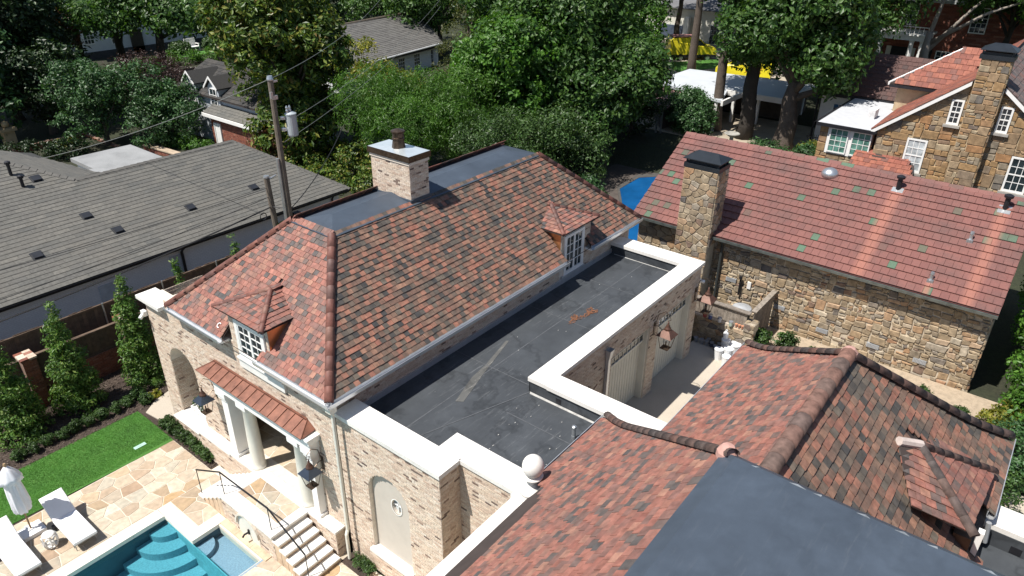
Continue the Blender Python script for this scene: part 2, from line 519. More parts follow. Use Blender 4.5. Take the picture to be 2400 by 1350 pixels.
def rubble(x0, x1, y0, y1, size, seed=1, jit=0.03, asp=1.6):
    """roughly coursed stones: rectangles split at random down to about the given size, corners knocked about"""
    r = np.random.default_rng(seed); out = []
    def split(a, b, c, d):
        w, h = b-a, d-c
        lim = size*r.choice([.45, .7, 1.0, 1.35], p=[.2, .3, .3, .2])
        if w*h <= lim*lim/asp*1.3 and .45 < w/h < 3.4:
            J = lambda: r.uniform(-jit, jit)
            q = [(a+J(), c+J()), (b+J(), c+J()), (b+J(), d+J()), (a+J(), d+J())]
            if r.random() < .35: q.insert(2, (b+abs(J())*.6, (c+d)/2+J()))
            if r.random() < .3: q.insert(1, ((a+b)/2+J(), c-abs(J())*.6))
            out.append(q); return
        f = r.uniform(.34, .66)
        if w > h*asp*r.uniform(.75, 1.25): split(a, a+w*f, c, d); split(a+w*f, b, c, d)
        else: split(a, b, c, c+h*f); split(a, b, c+h*f, d)
    split(x0, x1, y0, y1)
    return out
def inset(poly, d):
    """shrink a convex polygon by d"""
    n = len(poly)
    ar = sum(poly[i][0]*poly[(i+1) % n][1]-poly[(i+1) % n][0]*poly[i][1] for i in range(n))/2
    if ar < 0: poly = poly[::-1]
    res = [tuple(p) for p in poly]
    for i in range(n):
        a, b = poly[i], poly[(i+1) % n]
        ex, ey = b[0]-a[0], b[1]-a[1]; l = math.hypot(ex, ey)
        if l < 1e-6: continue
        nx, ny = -ey/l, ex/l
        out = []
        for k in range(len(res)):
            A0, B0 = res[k], res[(k+1) % len(res)]
            da = (A0[0]-a[0])*nx+(A0[1]-a[1])*ny-d; db = (B0[0]-a[0])*nx+(B0[1]-a[1])*ny-d
            if da >= 0: out.append(A0)
            if (da < 0) != (db < 0):
                t = da/(da-db); out.append((A0[0]+t*(B0[0]-A0[0]), A0[1]+t*(B0[1]-A0[1])))
        res = out
        if len(res) < 3: return None
    ar = abs(sum(res[i][0]*res[(i+1) % len(res)][1]-res[(i+1) % len(res)][0]*res[i][1] for i in range(len(res)))/2)
    if ar < 0.004: return None
    # drop near-duplicate corners
    c = [res[i] for i in range(len(res)) if math.hypot(res[i][0]-res[i-1][0], res[i][1]-res[i-1][1]) > 0.012]
    return c if len(c) >= 3 else None
def stones(parent, name, stuff, planes, mat, lim=300, joint=0.014, bev=0.018, proud=0.035, pj=0.012, keep=None, sep=False):
    """planes: list of (O,e,u,n, polys). bevelled stones standing proud of the joint"""
    items = []
    for (O, e, u, n, polys) in planes:
        O, e, u, n = (A(v, float) for v in (O, e, u, n))
        for p in polys:
            if keep and not keep(p): continue
            a = inset(p, joint)
            if not a: continue
            b = inset(a, bev) or a
            h = proud + rng.uniform(-pj, pj)
            P = lambda q, hh: O+q[0]*e+q[1]*u+hh*n
            c = A(a).mean(0)
            items.append(([P(q, -0.02) for q in a], [P(q, h*0.6) for q in a], [P(q, h) for q in b] , P(c, h), n))
    C = A([i[3] for i in items]); N = A([i[4] for i in items])
    pick = set(nearest(C, N, lim).tolist())
    rest = MB()
    for k, (a, a2, b, c, n) in enumerate(items):
        m = len(a)
        vs = a + a2 + b
        mb = len(b)
        fs = [(i, (i+1) % m, m+(i+1) % m, m+i) for i in range(m)]
        if mb == m: fs += [(m+i, m+(i+1) % m, 2*m+(i+1) % m, 2*m+i) for i in range(m)]
        else:       # corner lost in the bevel: fan between rings
            fs += [(m+i, m+(i+1) % m, 2*m+((i+1)*mb//m) % mb, 2*m+(i*mb//m) % mb) if ((i+1)*mb//m) % mb != (i*mb//m) % mb else (m+i, m+(i+1) % m, 2*m+(i*mb//m) % mb) for i in range(m)]
        fs.append(tuple(range(2*m, 2*m+mb)))
        if k in pick:
            q = MB(); q.add([v-c for v in vs], fs)
            o = q.build(name, mat, parent); o.location = c
        else: rest.add(vs, fs)
    if rest.v:
        o = rest.build(stuff, mat, parent); o['kind'] = 'stuff'
def leafmesh(name, blobs, nclump, per, cr_, leaf, mat, seed, droop=0.0, upb=0.35, shell=0.72, wide=0.55, inner=0.15):
    """many small leaves in clumps over the surface of several lobes; blobs: (cx,cy,cz,rx,ry,rz)"""
    r = np.random.default_rng(seed)
    B = A(blobs, float)
    wt = (B[:, 3]*B[:, 4]+B[:, 4]*B[:, 5]+B[:, 3]*B[:, 5]); wt /= wt.sum()
    bi = r.choice(len(B), nclump, p=wt)
    d = r.normal(size=(nclump, 3)); d[:, 2] += 0.25; d /= np.linalg.norm(d, axis=1)[:, None]
    rad = shell + (1-shell)*np.sqrt(r.random(nclump))
    ins = r.random(nclump) < inner
    rad[ins] = r.uniform(0.25, 0.7, ins.sum())
    C = B[bi, :3] + d*B[bi, 3:6]*rad[:, None]
    # clump brightness/size differ
    cs = cr_*r.uniform(0.6, 1.35, nclump)
    k = np.repeat(np.arange(nclump), per)
    off = r.normal(size=(len(k), 3))*A((1, 1, 0.7))
    off *= (r.random(len(k))**0.4/(np.linalg.norm(off, axis=1)+1e-6))[:, None]
    P = C[k] + off*cs[k][:, None]
    nr = d[k]*0.55 + off*0.5 + r.normal(size=(len(k), 3))*0.55 + A((0, 0, upb))
    nr /= np.linalg.norm(nr, axis=1)[:, None]
    t = r.normal(size=(len(k), 3)); t[:, 2] -= droop
    t -= (t*nr).sum(1)[:, None]*nr; t /= np.linalg.norm(t, axis=1)[:, None]
    s = np.cross(nr, t)
    L = leaf*r.uniform(0.6, 1.3, len(k))[:, None]
    V = np.stack([P-t*L*0.5, P+s*L*wide*0.5+nr*L*0.06, P+t*L*0.55, P-s*L*wide*0.5+nr*L*0.06], 1).reshape(-1, 3)
    F = np.arange(len(k)*4).reshape(-1, 4)
    return fast_mesh(name, V, F, mat)
def crown(parent, name, *a, **k):
    return link(bpy.data.objects.new(name, leafmesh(name, *a, **k)), parent)
# ---------------------------------------------------------------- the ground
def sm(a, b, x):
    t = np.clip((x-a)/(b-a), 0, 1); return t*t*(3-2*t)
def gh(x, y):
    """height of the natural ground"""
    x = A(x, float); y = A(y, float)
    xb = 13 + np.clip((y-12)/18, 0, 1)*11
    h = -0.06 + 1.0*sm(10, xb, x)*np.clip(1-(y-45)/40, 0, 1) + 0.9*sm(39.6, 42.4, x)*np.clip(1-(y-30)/40, 0, 1) + 0.8*sm(52, 66, x)*np.clip(1-(y-30)/40, 0, 1)
    return h
def axis(vals, lo, hi):
    g = np.concatenate([np.arange(-20, 95, 2.5), np.arange(-300, -20, 35), np.arange(95, 420, 25)])
    g = g[(g >= lo) & (g <= hi)]
    return np.unique(np.round(np.concatenate([g, vals]), 3))
gx = axis([8.3, 8.32, 9.0, 10, 11, 12, 13, 25.5, 26.1], -300, 420)
gy = axis([18.3, 18.32, 12.0, -40], -300, 420)
GX, GY = np.meshgrid(gx, gy, indexing='ij')
GZ = gh(GX, GY)
GZ[(GX <= 8.31) & (GY <= 18.31) & (GY > 5) & (GX > -25)] = -2.6
nx_, ny_ = GX.shape
idx = np.arange(nx_*ny_).reshape(nx_, ny_)
F = np.stack([idx[:-1, :-1], idx[1:, :-1], idx[1:, 1:], idx[:-1, 1:]], -1).reshape(-1, 4)
def mat_ground():
    m, nt, p = nodes("ground_cover")
    o = ramp(nt, noise(nt, 0.25, 6, 0.7), [(0.32, (0.022, 0.018, 0.012)), (0.48, (0.018, 0.028, 0.010)), (0.6, (0.028, 0.046, 0.014)), (0.75, (0.055, 0.042, 0.028))])
    o = mix(nt, 0.6, o, ramp(nt, noise(nt, 9, 5, 0.7), [(0.3, (0.012, 0.012, 0.008)), (0.7, (0.05, 0.05, 0.026))]))
    nt.links.new(o, p.inputs["Base Color"])
    p.inputs["Roughness"].default_value = 0.95
    bump(nt, p, noise(nt, 12, 4), 0.6, 0.08)
    return m
o = link(bpy.data.objects.new("ground", fast_mesh("ground", np.stack([GX, GY, GZ], -1).reshape(-1, 3), F, mat_ground())))
o['kind'] = 'structure'
def structure(name, mb, mat): return tag(mb.build(name, mat), kind='structure')

# mulch bed and lawn
def mat_mulch():
    m, nt, p = nodes("bark_mulch")
    o = ramp(nt, noise(nt, 22, 6, 0.8), [(0.3, (0.022, 0.015, 0.011)), (0.5, (0.06, 0.042, 0.033)), (0.7, (0.13, 0.095, 0.078))])
    o = mix(nt, 0.35, o, ramp(nt, noise(nt, 1.3, 4), [(0.35, (0.03, 0.02, 0.015)), (0.7, (0.11, 0.08, 0.06))]))
    nt.links.new(o, p.inputs["Base Color"]); p.inputs["Roughness"].default_value = 0.95
    bump(nt, p, noise(nt, 30, 5, 0.8), 1.0, 0.04)
    return m
MULCH = mat_mulch()
mb = MB(); mb.box(-12, 8.3, 20.4, 26.4, -0.2, -0.02); mb.box(8.3, 14, 19.4, 26.4, -0.2, -0.022); mb.box(7.82, 8.4, 18.0, 20.42, -0.2, -0.015); mb.box(8.05, 8.5, 11.2, 12.15, -0.2, 0.02)
bed = structure("mulch_bed", mb, MULCH)
n = 7000
P = np.stack([rng.uniform(-1, 9.5, n), rng.uniform(22.85, 26.2, n), rng.uniform(-0.015, 0.02, n)], 1)
P[:700, 0] = rng.uniform(7.85, 8.35, 700); P[:700, 1] = rng.uniform(18.3, 20.4, 700)
a = rng.uniform(0, 6.28, n); d = np.stack([np.cos(a), np.sin(a), rng.uniform(-.4, .4, n)], 1); s = np.stack([-np.sin(a), np.cos(a), rng.uniform(-.4, .4, n)], 1)
L = rng.uniform(.015, .05, n)[:, None]
V = np.stack([P-d*L-s*.008, P+d*L-s*.008, P+d*L+s*.01, P-d*L+s*.01], 1).reshape(-1, 3)
CHIP = Mrand("bark_chip", [(0, (0.03, 0.02, 0.015)), (0.5, (0.09, 0.065, 0.05)), (1, (0.20, 0.16, 0.13))], 0.9, bmp=0)
tag(link(bpy.data.objects.new("bark_chips", fast_mesh("bark_chips", V, np.arange(n*4).reshape(-1, 4), CHIP))), kind='stuff')

def mat_lawn():
    m, nt, p = nodes("mown_lawn")
    o = ramp(nt, noise(nt, 2.2, 5, 0.7), [(0.3, (0.05, 0.16, 0.02)), (0.5, (0.07, 0.215, 0.027)), (0.72, (0.115, 0.26, 0.045))])
    o = mix(nt, 0.45, o, ramp(nt, noise(nt, 60, 4, 0.8), [(0.3, (0.02, 0.08, 0.008)), (0.7, (0.09, 0.25, 0.038))]))
    nt.links.new(o, p.inputs["Base Color"]); p.inputs["Roughness"].default_value = 0.85
    bump(nt, p, noise(nt, 70, 4), 1.0, 0.03)
    return m
mb = MB(); mb.slab([(-12, 20.62, -0.2), (2.7, 20.6, -0.2), (7.84, 20.46, -0.2), (7.86, 22.9, -0.2), (-12, 22.86, -0.2)], (0, 0, 0.205))
structure("lawn", mb, mat_lawn())
n = 60000
P = np.stack([rng.uniform(0.5, 7.86, n), rng.uniform(20.6, 22.92, n), np.full(n, 0.0)], 1)
P[:, 1] += rng.normal(size=n)*.012; P[:, 0] += rng.normal(size=n)*.012
a = rng.uniform(0, 6.28, n); h = rng.uniform(.018, .045, n); w = .007
d = np.stack([np.cos(a), np.sin(a), 0*a], 1)
lean = rng.normal(size=(n, 3))*.018; lean[:, 2] = h
V = np.stack([P-d*w, P+d*w, P+lean], 1).reshape(-1, 3)
GRASSB = Mleaf("grass_blade", [(0, (0.05, 0.17, 0.02)), (0.5, (0.075, 0.225, 0.028)), (1, (0.13, 0.26, 0.055))], 0.3, 0.6)
tag(link(bpy.data.objects.new("lawn_grass", fast_mesh("lawn_grass", V, np.arange(n*3).reshape(-1, 3), GRASSB))), kind='stuff')

# ---------------------------------------------------------------- terrace, pool
def mat_flag():
    return Mrand("flagstone", [(0, (0.4838, 0.4071, 0.3009)), (0.2, (0.5546, 0.4956, 0.3894)), (0.36, (0.413, 0.3068, 0.2124)), (0.5, (0.5192, 0.472, 0.3776)), (0.62, (0.3658, 0.2596, 0.177)), (0.74, (0.4838, 0.4484, 0.3599)), (0.84, (0.3304, 0.2714, 0.2065)), (0.92, (0.4602, 0.3127, 0.1652)), (1, (0.59, 0.5487, 0.4543))],
                 0.75, grain=0.25, gscale=6, blotch=((0.46, 0.33, 0.23), 2.2, 0.4))
FLAG = mat_flag()
GROUT = M("pale_grout", (0.64, 0.575, 0.47), 0.9, var=0.1)
mb = MB()
mb.box(-12, 7.84, 17.8, 20.5, -0.3, -0.008); mb.box(6.2, 8.3, 16.25, 17.8, -0.3, -0.008); mb.box(5.92, 8.45, 5, 13.92, -0.3, -0.008); mb.box(6.7, 7.0, 13.92, 16.25, -0.3, -0.008); mb.box(7.84, 8.3, 17.4, 18.2, -0.3, -0.009)
terr = structure("terrace", mb, GROUT)
U = ((0, 0, 0), (1, 0, 0), (0, 1, 0), (0, 0, 1))
fl = [(*U, voronoi(1.2, 7.84, 17.9, 20.48, 92, 1.15, 0.36, 3)), (*U, voronoi(6.3, 7.84, 16.3, 17.9, 10, 1, 0.36, 4)), (*U, voronoi(5.96, 8.4, 11.0, 13.85, 26, 1, 0.36, 6)), (*U, voronoi(-2, 1.2, 17.9, 20.6, 30, 1.1, 0.36, 8))]
stones(terr, "flagstone", "flagstone_field", fl, FLAG, 300, joint=0.014, bev=0.006, proud=0.004, pj=0.003)

PLASTER = M("pool_plaster", (0.25, 0.43, 0.48), 0.7, var=0.10, scale=0.7, fine=0.3)
PWALL_SHADE = M("shaded_pool_wall", (0.035, 0.075, 0.10), 0.4, var=.15)  # much darker than the plaster: shade of the -y walls put into the colour
SHELFP = M("pool_shelf_plaster", (0.235, 0.315, 0.385), 0.7, var=0.08, scale=1.2, fine=0.3)
STEPP = M("pool_step_plaster", (0.25, 0.37, 0.43), 0.7, var=0.08, scale=1.2, fine=0.3)
# basin walls and floor (pool x -9..5.9, y 5..17.48)
pool = building("swimming_pool", "turquoise swimming pool with curved corner steps beside the flagstone terrace", "pool", (2.0, 14.0, -1.4))
mb = MB()
mb.box(-9, 5.9, 5, 17.48, -1.6, -1.4)
mb.box(-9, 5.9, 17.5, 17.7, -1.6, -0.002); mb.box(5.9, 5.93, 5, 17.7, -1.6, -0.22); mb.box(5.93, 6.1, 15.97, 17.7, -1.6, -0.002)
mb.build("basin", PLASTER, pool)
mb = MB(); mb.box(-9, 5.9, 17.48, 17.5, -1.4, -0.003); mb.box(5.932, 6.78, 15.955, 15.968, -.42, -.004); mb.build("shaded_wall", PWALL_SHADE, pool)
mb = MB(); mb.box(5.93, 6.78, 13.9, 15.97, -0.6, -0.42); mb.box(5.93, 6.95, 15.97, 16.1, -0.6, -0.003); mb.box(6.78, 6.9, 13.85, 15.97, -0.6, -0.003); mb.box(5.93, 6.9, 13.78, 13.9, -0.6, -0.003); mb.box(5.93, 6.9, 5, 13.78, -1.6, -0.012)
mb.build("sun_shelf", SHELFP, pool)
for k, (R, z) in enumerate(((0.55, -0.28), (0.98, -0.5), (1.42, -0.75), (1.9, -1.0))):
    mb = MB(); seg = 14
    pts = [(5.9, 17.48)] + [(5.9-R*math.sin(math.pi/2*i/seg), 17.48-R*math.cos(math.pi/2*i/seg)) for i in range(seg+1)]
    mb.slab([(x, y, -1.4) for x, y in pts][::-1], (0, 0, z+1.4))
    mb.build("pool_step", STEPP, pool)
mb = MB(); seg = 10
pts = [(5.95, 15.95)] + [(5.95+0.5*math.sin(math.pi/2*i/seg), 15.95-0.5*math.cos(math.pi/2*i/seg)) for i in range(seg+1)]
mb.slab([(x, y, -0.5) for x, y in pts], (0, 0, 0.24)); mb.build("shelf_step", SHELFP, pool)
PCOP = M("pale_pool_coping", (0.74, 0.69, 0.60), 0.75, var=0.12, scale=1.2)
cop = []
def cbox(x0, x1, y0, y1): cop.append((x0, x1, y0, y1))
for i in range(14): cbox(5.9-(i+1)*0.95, 5.9-i*0.95, 17.46, 17.84)
for i in range(2): cbox(5.88, 6.26, 16.33+i*0.755, 16.33+(i+1)*0.755)
cbox(5.88, 6.95, 15.95, 16.33)
for (a, b, c, d) in cop:
    MB().box(a+.003, b-.003, c+.003, d-.003, -0.11, 0.022).build("coping_stone", PCOP, pool)
LEDGE = M("tan_stone_ledge", (0.56, 0.42, 0.29), 0.75, var=0.35, scale=2.2)
for i in range(3): MB().box(6.76, 7.0, 13.75+i*0.74, 13.75+(i+1)*0.74-.006, -0.12, 0.035).build("stone_ledge", LEDGE, pool)
def mat_water(name, tint):
    m, nt, p = nodes(name)
    t = nt.nodes.new("ShaderNodeBsdfTransparent"); t.inputs[0].default_value = (*tint, 1)
    g = nt.nodes.new("ShaderNodeBsdfGlossy"); g.inputs["Roughness"].default_value = 0.03
    f = nt.nodes.new("ShaderNodeFresnel"); f.inputs[0].default_value = 1.33
    b = nt.nodes.new("ShaderNodeBump"); b.inputs["Strength"].default_value = 0.18; b.inputs["Distance"].default_value = 0.05
    nt.links.new(noise(nt, 5, 3), b.inputs["Height"]); nt.links.new(b.outputs[0], g.inputs["Normal"]); nt.links.new(b.outputs[0], f.inputs["Normal"])
    ms = nt.nodes.new("ShaderNodeMixShader")
    nt.links.new(f.outputs[0], ms.inputs[0]); nt.links.new(t.outputs[0], ms.inputs[1]); nt.links.new(g.outputs[0], ms.inputs[2])
    nt.links.new(ms.outputs[0], nt.nodes["Material Output"].inputs[0])
    return m
WATER = mat_water("pool_water", (0.50, 0.84, 0.88)); WATER2 = mat_water("shallow_pool_water", (0.80, 0.93, 0.97))
mb = MB(); mb.poly([(-9, 5, -0.13), (5.915, 5, -0.13), (5.915, 17.47, -0.13), (-9, 17.47, -0.13)]); mb.build("water_surface", WATER, pool)
mb = MB(); mb.poly([(5.915, 13.9, -0.13), (6.77, 13.9, -0.13), (6.77, 15.95, -0.13), (5.915, 15.95, -0.13)])
mb.build("shallow_water_surface", WATER2, pool)

# ---------------------------------------------------------------- brick house with the hipped tile roof
house = building("brick_house", "pale brick house with long hipped clay tile roof, grey flat top and tall brick chimney", "house", (15.7, 15.6, 0))
EX, EY, EZ = A((1., 0, 0)), A((0, 1., 0)), A((0, 0, 1.))
FX = 8.42; FY = 12.2
wall = MB()
# pool front: plane x=FX, e runs towards -y, s = 21.3 - y
YB = 21.3
f1 = lambda y: YB - y
arc = arch(f1(20.5), f1(19.0), 0.85, 2.87, 12)
porch = rect(f1(17.22), f1(13.22), 1.0, 3.7)
outl = [(0, 0), (f1(FY), 0), (f1(FY), 5.32), (f1(20.0), 5.32), (f1(20.0), 4.96), (0, 4.96)]
wallprism(wall, (FX, YB, 0), (0, -1, 0), (0, 0, 1), (-1, 0, 0), outl, [arc, porch], 0.62)
# court front, rear and far walls
wall.box(FX+0.03, 22.9, FY, FY+0.3, 0, 5.32)
wall.box(FX+0.62, 22.9, 18.9, 19.15, 0, 5.32); wall.box(22.6, 22.9, FY+0.3, 18.9, 0, 5.32)
wall.box(FX+0.62, 8.8, YB-0.35, YB, 0, 4.9); wall.box(8.8, 12.0, YB-0.35, YB, 0, 2.2)
body = wall.build("wall", MORTAR, house)
VB = []
# bricks of the pool front, with cut-outs; dormer apron and awning strip stay clear
clear = [rect(f1(17.75), f1(13.1), 3.62, 4.16), rect(f1(17.5), f1(13.0), 1.0, 3.7)]
VB.append((bricks((FX, YB, 0), (0, -1, 0), EZ, (-1, 0, 0), [outl, arch(f1(20.5), f1(19.0), 0.85, 2.87, 12), rect(f1(17.55), f1(13.0), 1.0, 4.16)]), (-1, 0, 0)))
VB.append((bricks((FX, FY, 4.6), EX, EZ, (0, -1, 0), [[(0, 0), (14.4, 0), (14.4, 0.72), (0, 0.72)], rect(9.8, 11.25, -0.1, 0.9)]), (0, -1, 0)))
VB.append((bricks((FX, YB, 0), EX, EZ, (0, 1, 0), [[(0, 0), (2, 0), (2, 4.9), (0, 4.9)]]), (0, 1, 0)))
# inside of the arch (its far cheek faces the camera)
VB.append((bricks((FX, 20.49, 0), EX, EZ, (0, -1, 0), [rect(0.0, 0.62, 0.88, 2.87)]), (0, -1, 0)))
# roof planes
EA, FT = 5.45, 8.05
ex0, ex1, ey0, ey1 = 8.19, 23.12, 11.9, 19.3
tx0, tx1, ty0, ty1 = 10.95, 20.3, 14.75, 16.48
rp = MB()
dn = 0.03
rp.poly([(ex1, ey1, EA-dn), (ex0, ey1, EA-dn), (tx0, ty1, FT-dn), (tx1, ty1, FT-dn)])
rp.poly([(ex1, ey0, EA-dn), (ex1, ey1, EA-dn), (tx1, ty1, FT-dn), (tx1, ty0, FT-dn)])
VT = []; VT2 = []
def unit(v): v = A(v, float); return v/np.linalg.norm(v)
LF = math.hypot(ty0-ey0, FT-EA); uF = unit((0, ty0-ey0, FT-EA)); nF = np.cross(EX, uF)
LS = math.hypot(tx0-ex0, FT-EA); uS = unit((tx0-ex0, 0, FT-EA)); nS = np.cross(-EY, uS)
tF = lambda y: (y-ey0)/(ty0-ey0)*LF
tS = lambda x: (x-ex0)/(tx0-ex0)*LS
holeF = [(18.2-ex0, 0), (19.71-ex0, 0), (19.95-ex0, tF(12.6)), (19.16-ex0, tF(13.45)), (18.2-ex0, tF(12.6))]
holeS = [(ey1-16.45, 0), (ey1-14.83, 0), (ey1-14.55, tS(8.95)), (ey1-15.52, tS(9.75)), (ey1-16.45, tS(8.75))]
def plane(mb, O, e, u, loops):
    O, e, u = A(O, float), A(e, float), A(u, float)
    flat = [p for L in loops for p in L]
    tri = tessellate_polygon([[Vector((p[0], p[1], 0)) for p in L] for L in loops])
    mb.add([O+p[0]*e+p[1]*u for p in flat], [tuple(t) for t in tri])
cutF = [(10.05, .02), (11.5, .02), (11.5, tF(12.9)), (10.97, tF(13.3)), (10.05, tF(12.9))]
cutS = [(2.87, .02), (4.45, .02), (4.45, tS(8.9)), (3.78, tS(9.5)), (2.87, tS(8.7))]
plane(rp, (ex0, ey0, EA-dn), EX, uF, [[(0, 0), (ex1-ex0, 0), (tx1-ex0, LF), (tx0-ex0, LF)], cutF])
plane(rp, (ex0, ey1, EA-dn), -EY, uS, [[(0, 0), (ey1-ey0, 0), (ey1-ty0, LS), (ey1-ty1, LS)], cutS])
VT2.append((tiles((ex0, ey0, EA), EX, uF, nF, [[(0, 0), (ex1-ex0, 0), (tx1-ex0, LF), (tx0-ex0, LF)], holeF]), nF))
VT.append((tiles((ex0, ey1, EA), -EY, uS, nS, [[(0, 0), (ey1-ey0, 0), (ey1-ty0, LS), (ey1-ty1, LS)], holeS]), nS))
uB = unit((0, -(ey1-ty1), FT-EA)); LB = math.hypot(ey1-ty1, FT-EA); nB = np.cross(-EX, uB)
VT.append((tiles((ex1, ey1, EA), -EX, uB, nB, [[(0, 0), (ex1-ex0, 0), (ex1-tx0, LB), (ex1-tx1, LB)]], w=0.33, exp=0.31), nB))
# dormers: body, roof, copper cheeks
def dormer(front, c, hw, apex_d, zE=6.4, zR=6.82, floor=4.9):
    """front: (O, inward dir, along dir). hipped little roof over brick jambs"""
    O, d, e = front
    P = lambda s, k, z: A(O, float) + s*e + k*d + A((0, 0, z))
    n_ = -d
    pl = MB()
    FL, FR = P(-hw, -0.22, zE), P(hw, -0.22, zE)
    AP = P(0, apex_d, zR); BK = P(0, apex_d+0.3, zR)
    BL, BR = P(-hw, 0.75, zE), P(hw, 0.75, zE)
    pl.poly([FL, FR, AP]); pl.poly([FR, BR, BK, AP]); pl.poly([BL, FL, AP, BK])
    # soffit box
    pl.slab([P(-hw, -0.2, zE-0.04), P(hw, -0.2, zE-0.04), P(hw, 0.75, zE-0.04), P(-hw, 0.75, zE-0.04)], (0, 0, 0.02))
    pl.build("dormer_roof", UNDER, house)
    for (a, b, c_, inw) in ((FL, FR, AP, d), (FR, BR, AP, -e), (BL, FL, AP, e)):
        ee = unit(b-a); L = np.linalg.norm(b-a)
        nn = unit(np.cross(ee, c_-a)); uu = np.cross(nn, ee)
        if nn[2] < 0: nn = -nn; uu = -uu
        v = c_-a
        top = [(v@ee, v@uu)]
        if c_ is AP and b is not FR:
            w_ = BK-a; top = [(w_@ee, w_@uu), (v@ee, v@uu)] if a is FR else [(v@ee, v@uu), (w_@ee, w_@uu)]
        VT.append((tiles(a, ee, uu, nn, [[(0, 0), (L, 0)] + top]), nn))
    for q in (FL, FR): caps(roof, "ridge_tile", [q, AP], RIDGE, 0.075, 0.3)
    caps(roof, "ridge_tile", [AP, BK], RIDGE, 0.075, 0.3)
    return P
roof = rp.build("roof", UNDER, house)
# pool-side dormer (faces -x) and court-side dormer (faces -y)
P1 = dormer(((FX, 15.5, 0), EX, -EY), 0, 1.09, 0.92)
P2 = dormer(((19.16, FY, 0), EY, EX), 0, 1.09, 1.1)
mb = MB()
mb.box(FX+0.0, FX+0.3, 16.0, 16.3, 5.3, 6.36); mb.box(FX+0.0, FX+0.3, 14.5, 14.62, 5.3, 6.36); mb.box(FX+0.0, FX+0.3, 14.62, 16.0, 6.16, 6.36)
mb.box(18.25, 18.42, FY+0.0, FY+0.3, 5.3, 6.36); mb.box(19.62, 20.05, FY+0.0, FY+0.3, 5.3, 6.36); mb.box(18.42, 19.62, FY+0.0, FY+0.3, 6.16, 6.36)
mb.build("dormer_wall", MORTAR, house)
VB.append((bricks((FX, 16.3, 5.3), -EY, EZ, (-1, 0, 0), [rect(0, 0.32, 0, 1.05), rect(1.68, 1.8, 0, 1.05)]), (-1, 0, 0)))
VB.append((bricks((18.25, FY, 5.3), EX, EZ, (0, -1, 0), [rect(0, 0.17, 0, 1.05), rect(1.37, 1.8, 0, 1.05)]), (0, -1, 0)))
_sh = lambda *fs: [MB().add(v, f).build("copper_cheek", COPPER_NEW, house) for v, f in fs]
_sh(([(FX+.01, 14.49, 5.62), (FX+.01, 14.49, 6.37), (FX+1.0, 14.49, 6.37), (FX+.72, 14.49, 6.2)], [(0, 1, 2, 3)]), ([(FX+.01, 16.31, 5.62), (FX+.01, 16.31, 6.37), (FX+1.0, 16.31, 6.37)], [(0, 2, 1)]),
    ([(18.24, FY+.01, 5.62), (18.24, FY+.01, 6.37), (18.24, FY+1.0, 6.37)], [(0, 1, 2)]), ([(20.06, FY+.01, 5.62), (20.06, FY+.01, 6.37), (20.06, FY+1.0, 6.37)], [(0, 2, 1)]))
window(house, (FX-0.02, 15.98, 4.98), -EY, EZ, (-1, 0, 0), 1.34, 1.2, 2, 4, leaves=2, casing=0.13)
window(house, (18.42, FY-0.02, 4.72), EX, EZ, (0, -1, 0), 1.2, 1.46, 2, 4, leaves=2, casing=0.1)
mb = MB(); mb.box(FX-0.07, FX-0.008, 14.0, 16.02, 4.66, 4.97); mb.box(FX-0.12, FX+0.1, 14.0, 16.02, 4.95, 5.0)
mb.build("dormer_sill", COPING, house)
mb = MB(); mb.box(FX-.5, FX+.02, 14.5, 14.83, 5.25, 5.30)
emit(body, "brick", "brickwork", VB, BRICK, 300)
emit(roof, "roof_tile", "roof_tile_field", VT, TILE, 170)
emit(roof, "roof_tile", "roof_tile_field", VT2, TILE_GRAZED, 130)
for a, b in (((ex0, ey0, EA), (tx0, ty0, FT)), ((ex0, ey1, EA), (tx0, ty1, FT)), ((ex1, ey0, EA), (tx1, ty0, FT)), ((ex1, ey1, EA), (tx1, ty1, FT))):
    caps(roof, "ridge_tile", [a, b], RIDGE, 0.115, 0.4)
# rubber flat top: a very low hipped membrane with a skirt
mb = MB()
a = 0.10; zb, zr = FT+0.035, FT+0.17; ym = (ty0+ty1)/2
c = [(tx0-a, ty0-a, zb-.05), (tx1+a, ty0-a, zb-.05), (tx1+a, ty1+a, zb-.05), (tx0-a, ty1+a, zb-.05)]
i_ = [(tx0+.12, ty0+.12, zb), (tx1-.12, ty0+.12, zb), (tx1-.12, ty1-.12, zb), (tx0+.12, ty1-.12, zb)]
r_ = [(tx0+.75, ym, zr), (tx1-.75, ym, zr)]
for k in range(4): mb.poly([c[k], c[(k+1) % 4], i_[(k+1) % 4], i_[k]])
mb.poly([i_[0], i_[1], r_[1], r_[0]]); mb.poly([i_[1], i_[2], r_[1]]); mb.poly([i_[2], i_[3], r_[0], r_[1]]); mb.poly([i_[3], i_[0], r_[0]])
mb.build("membrane_top", EPDM_TOP, house)
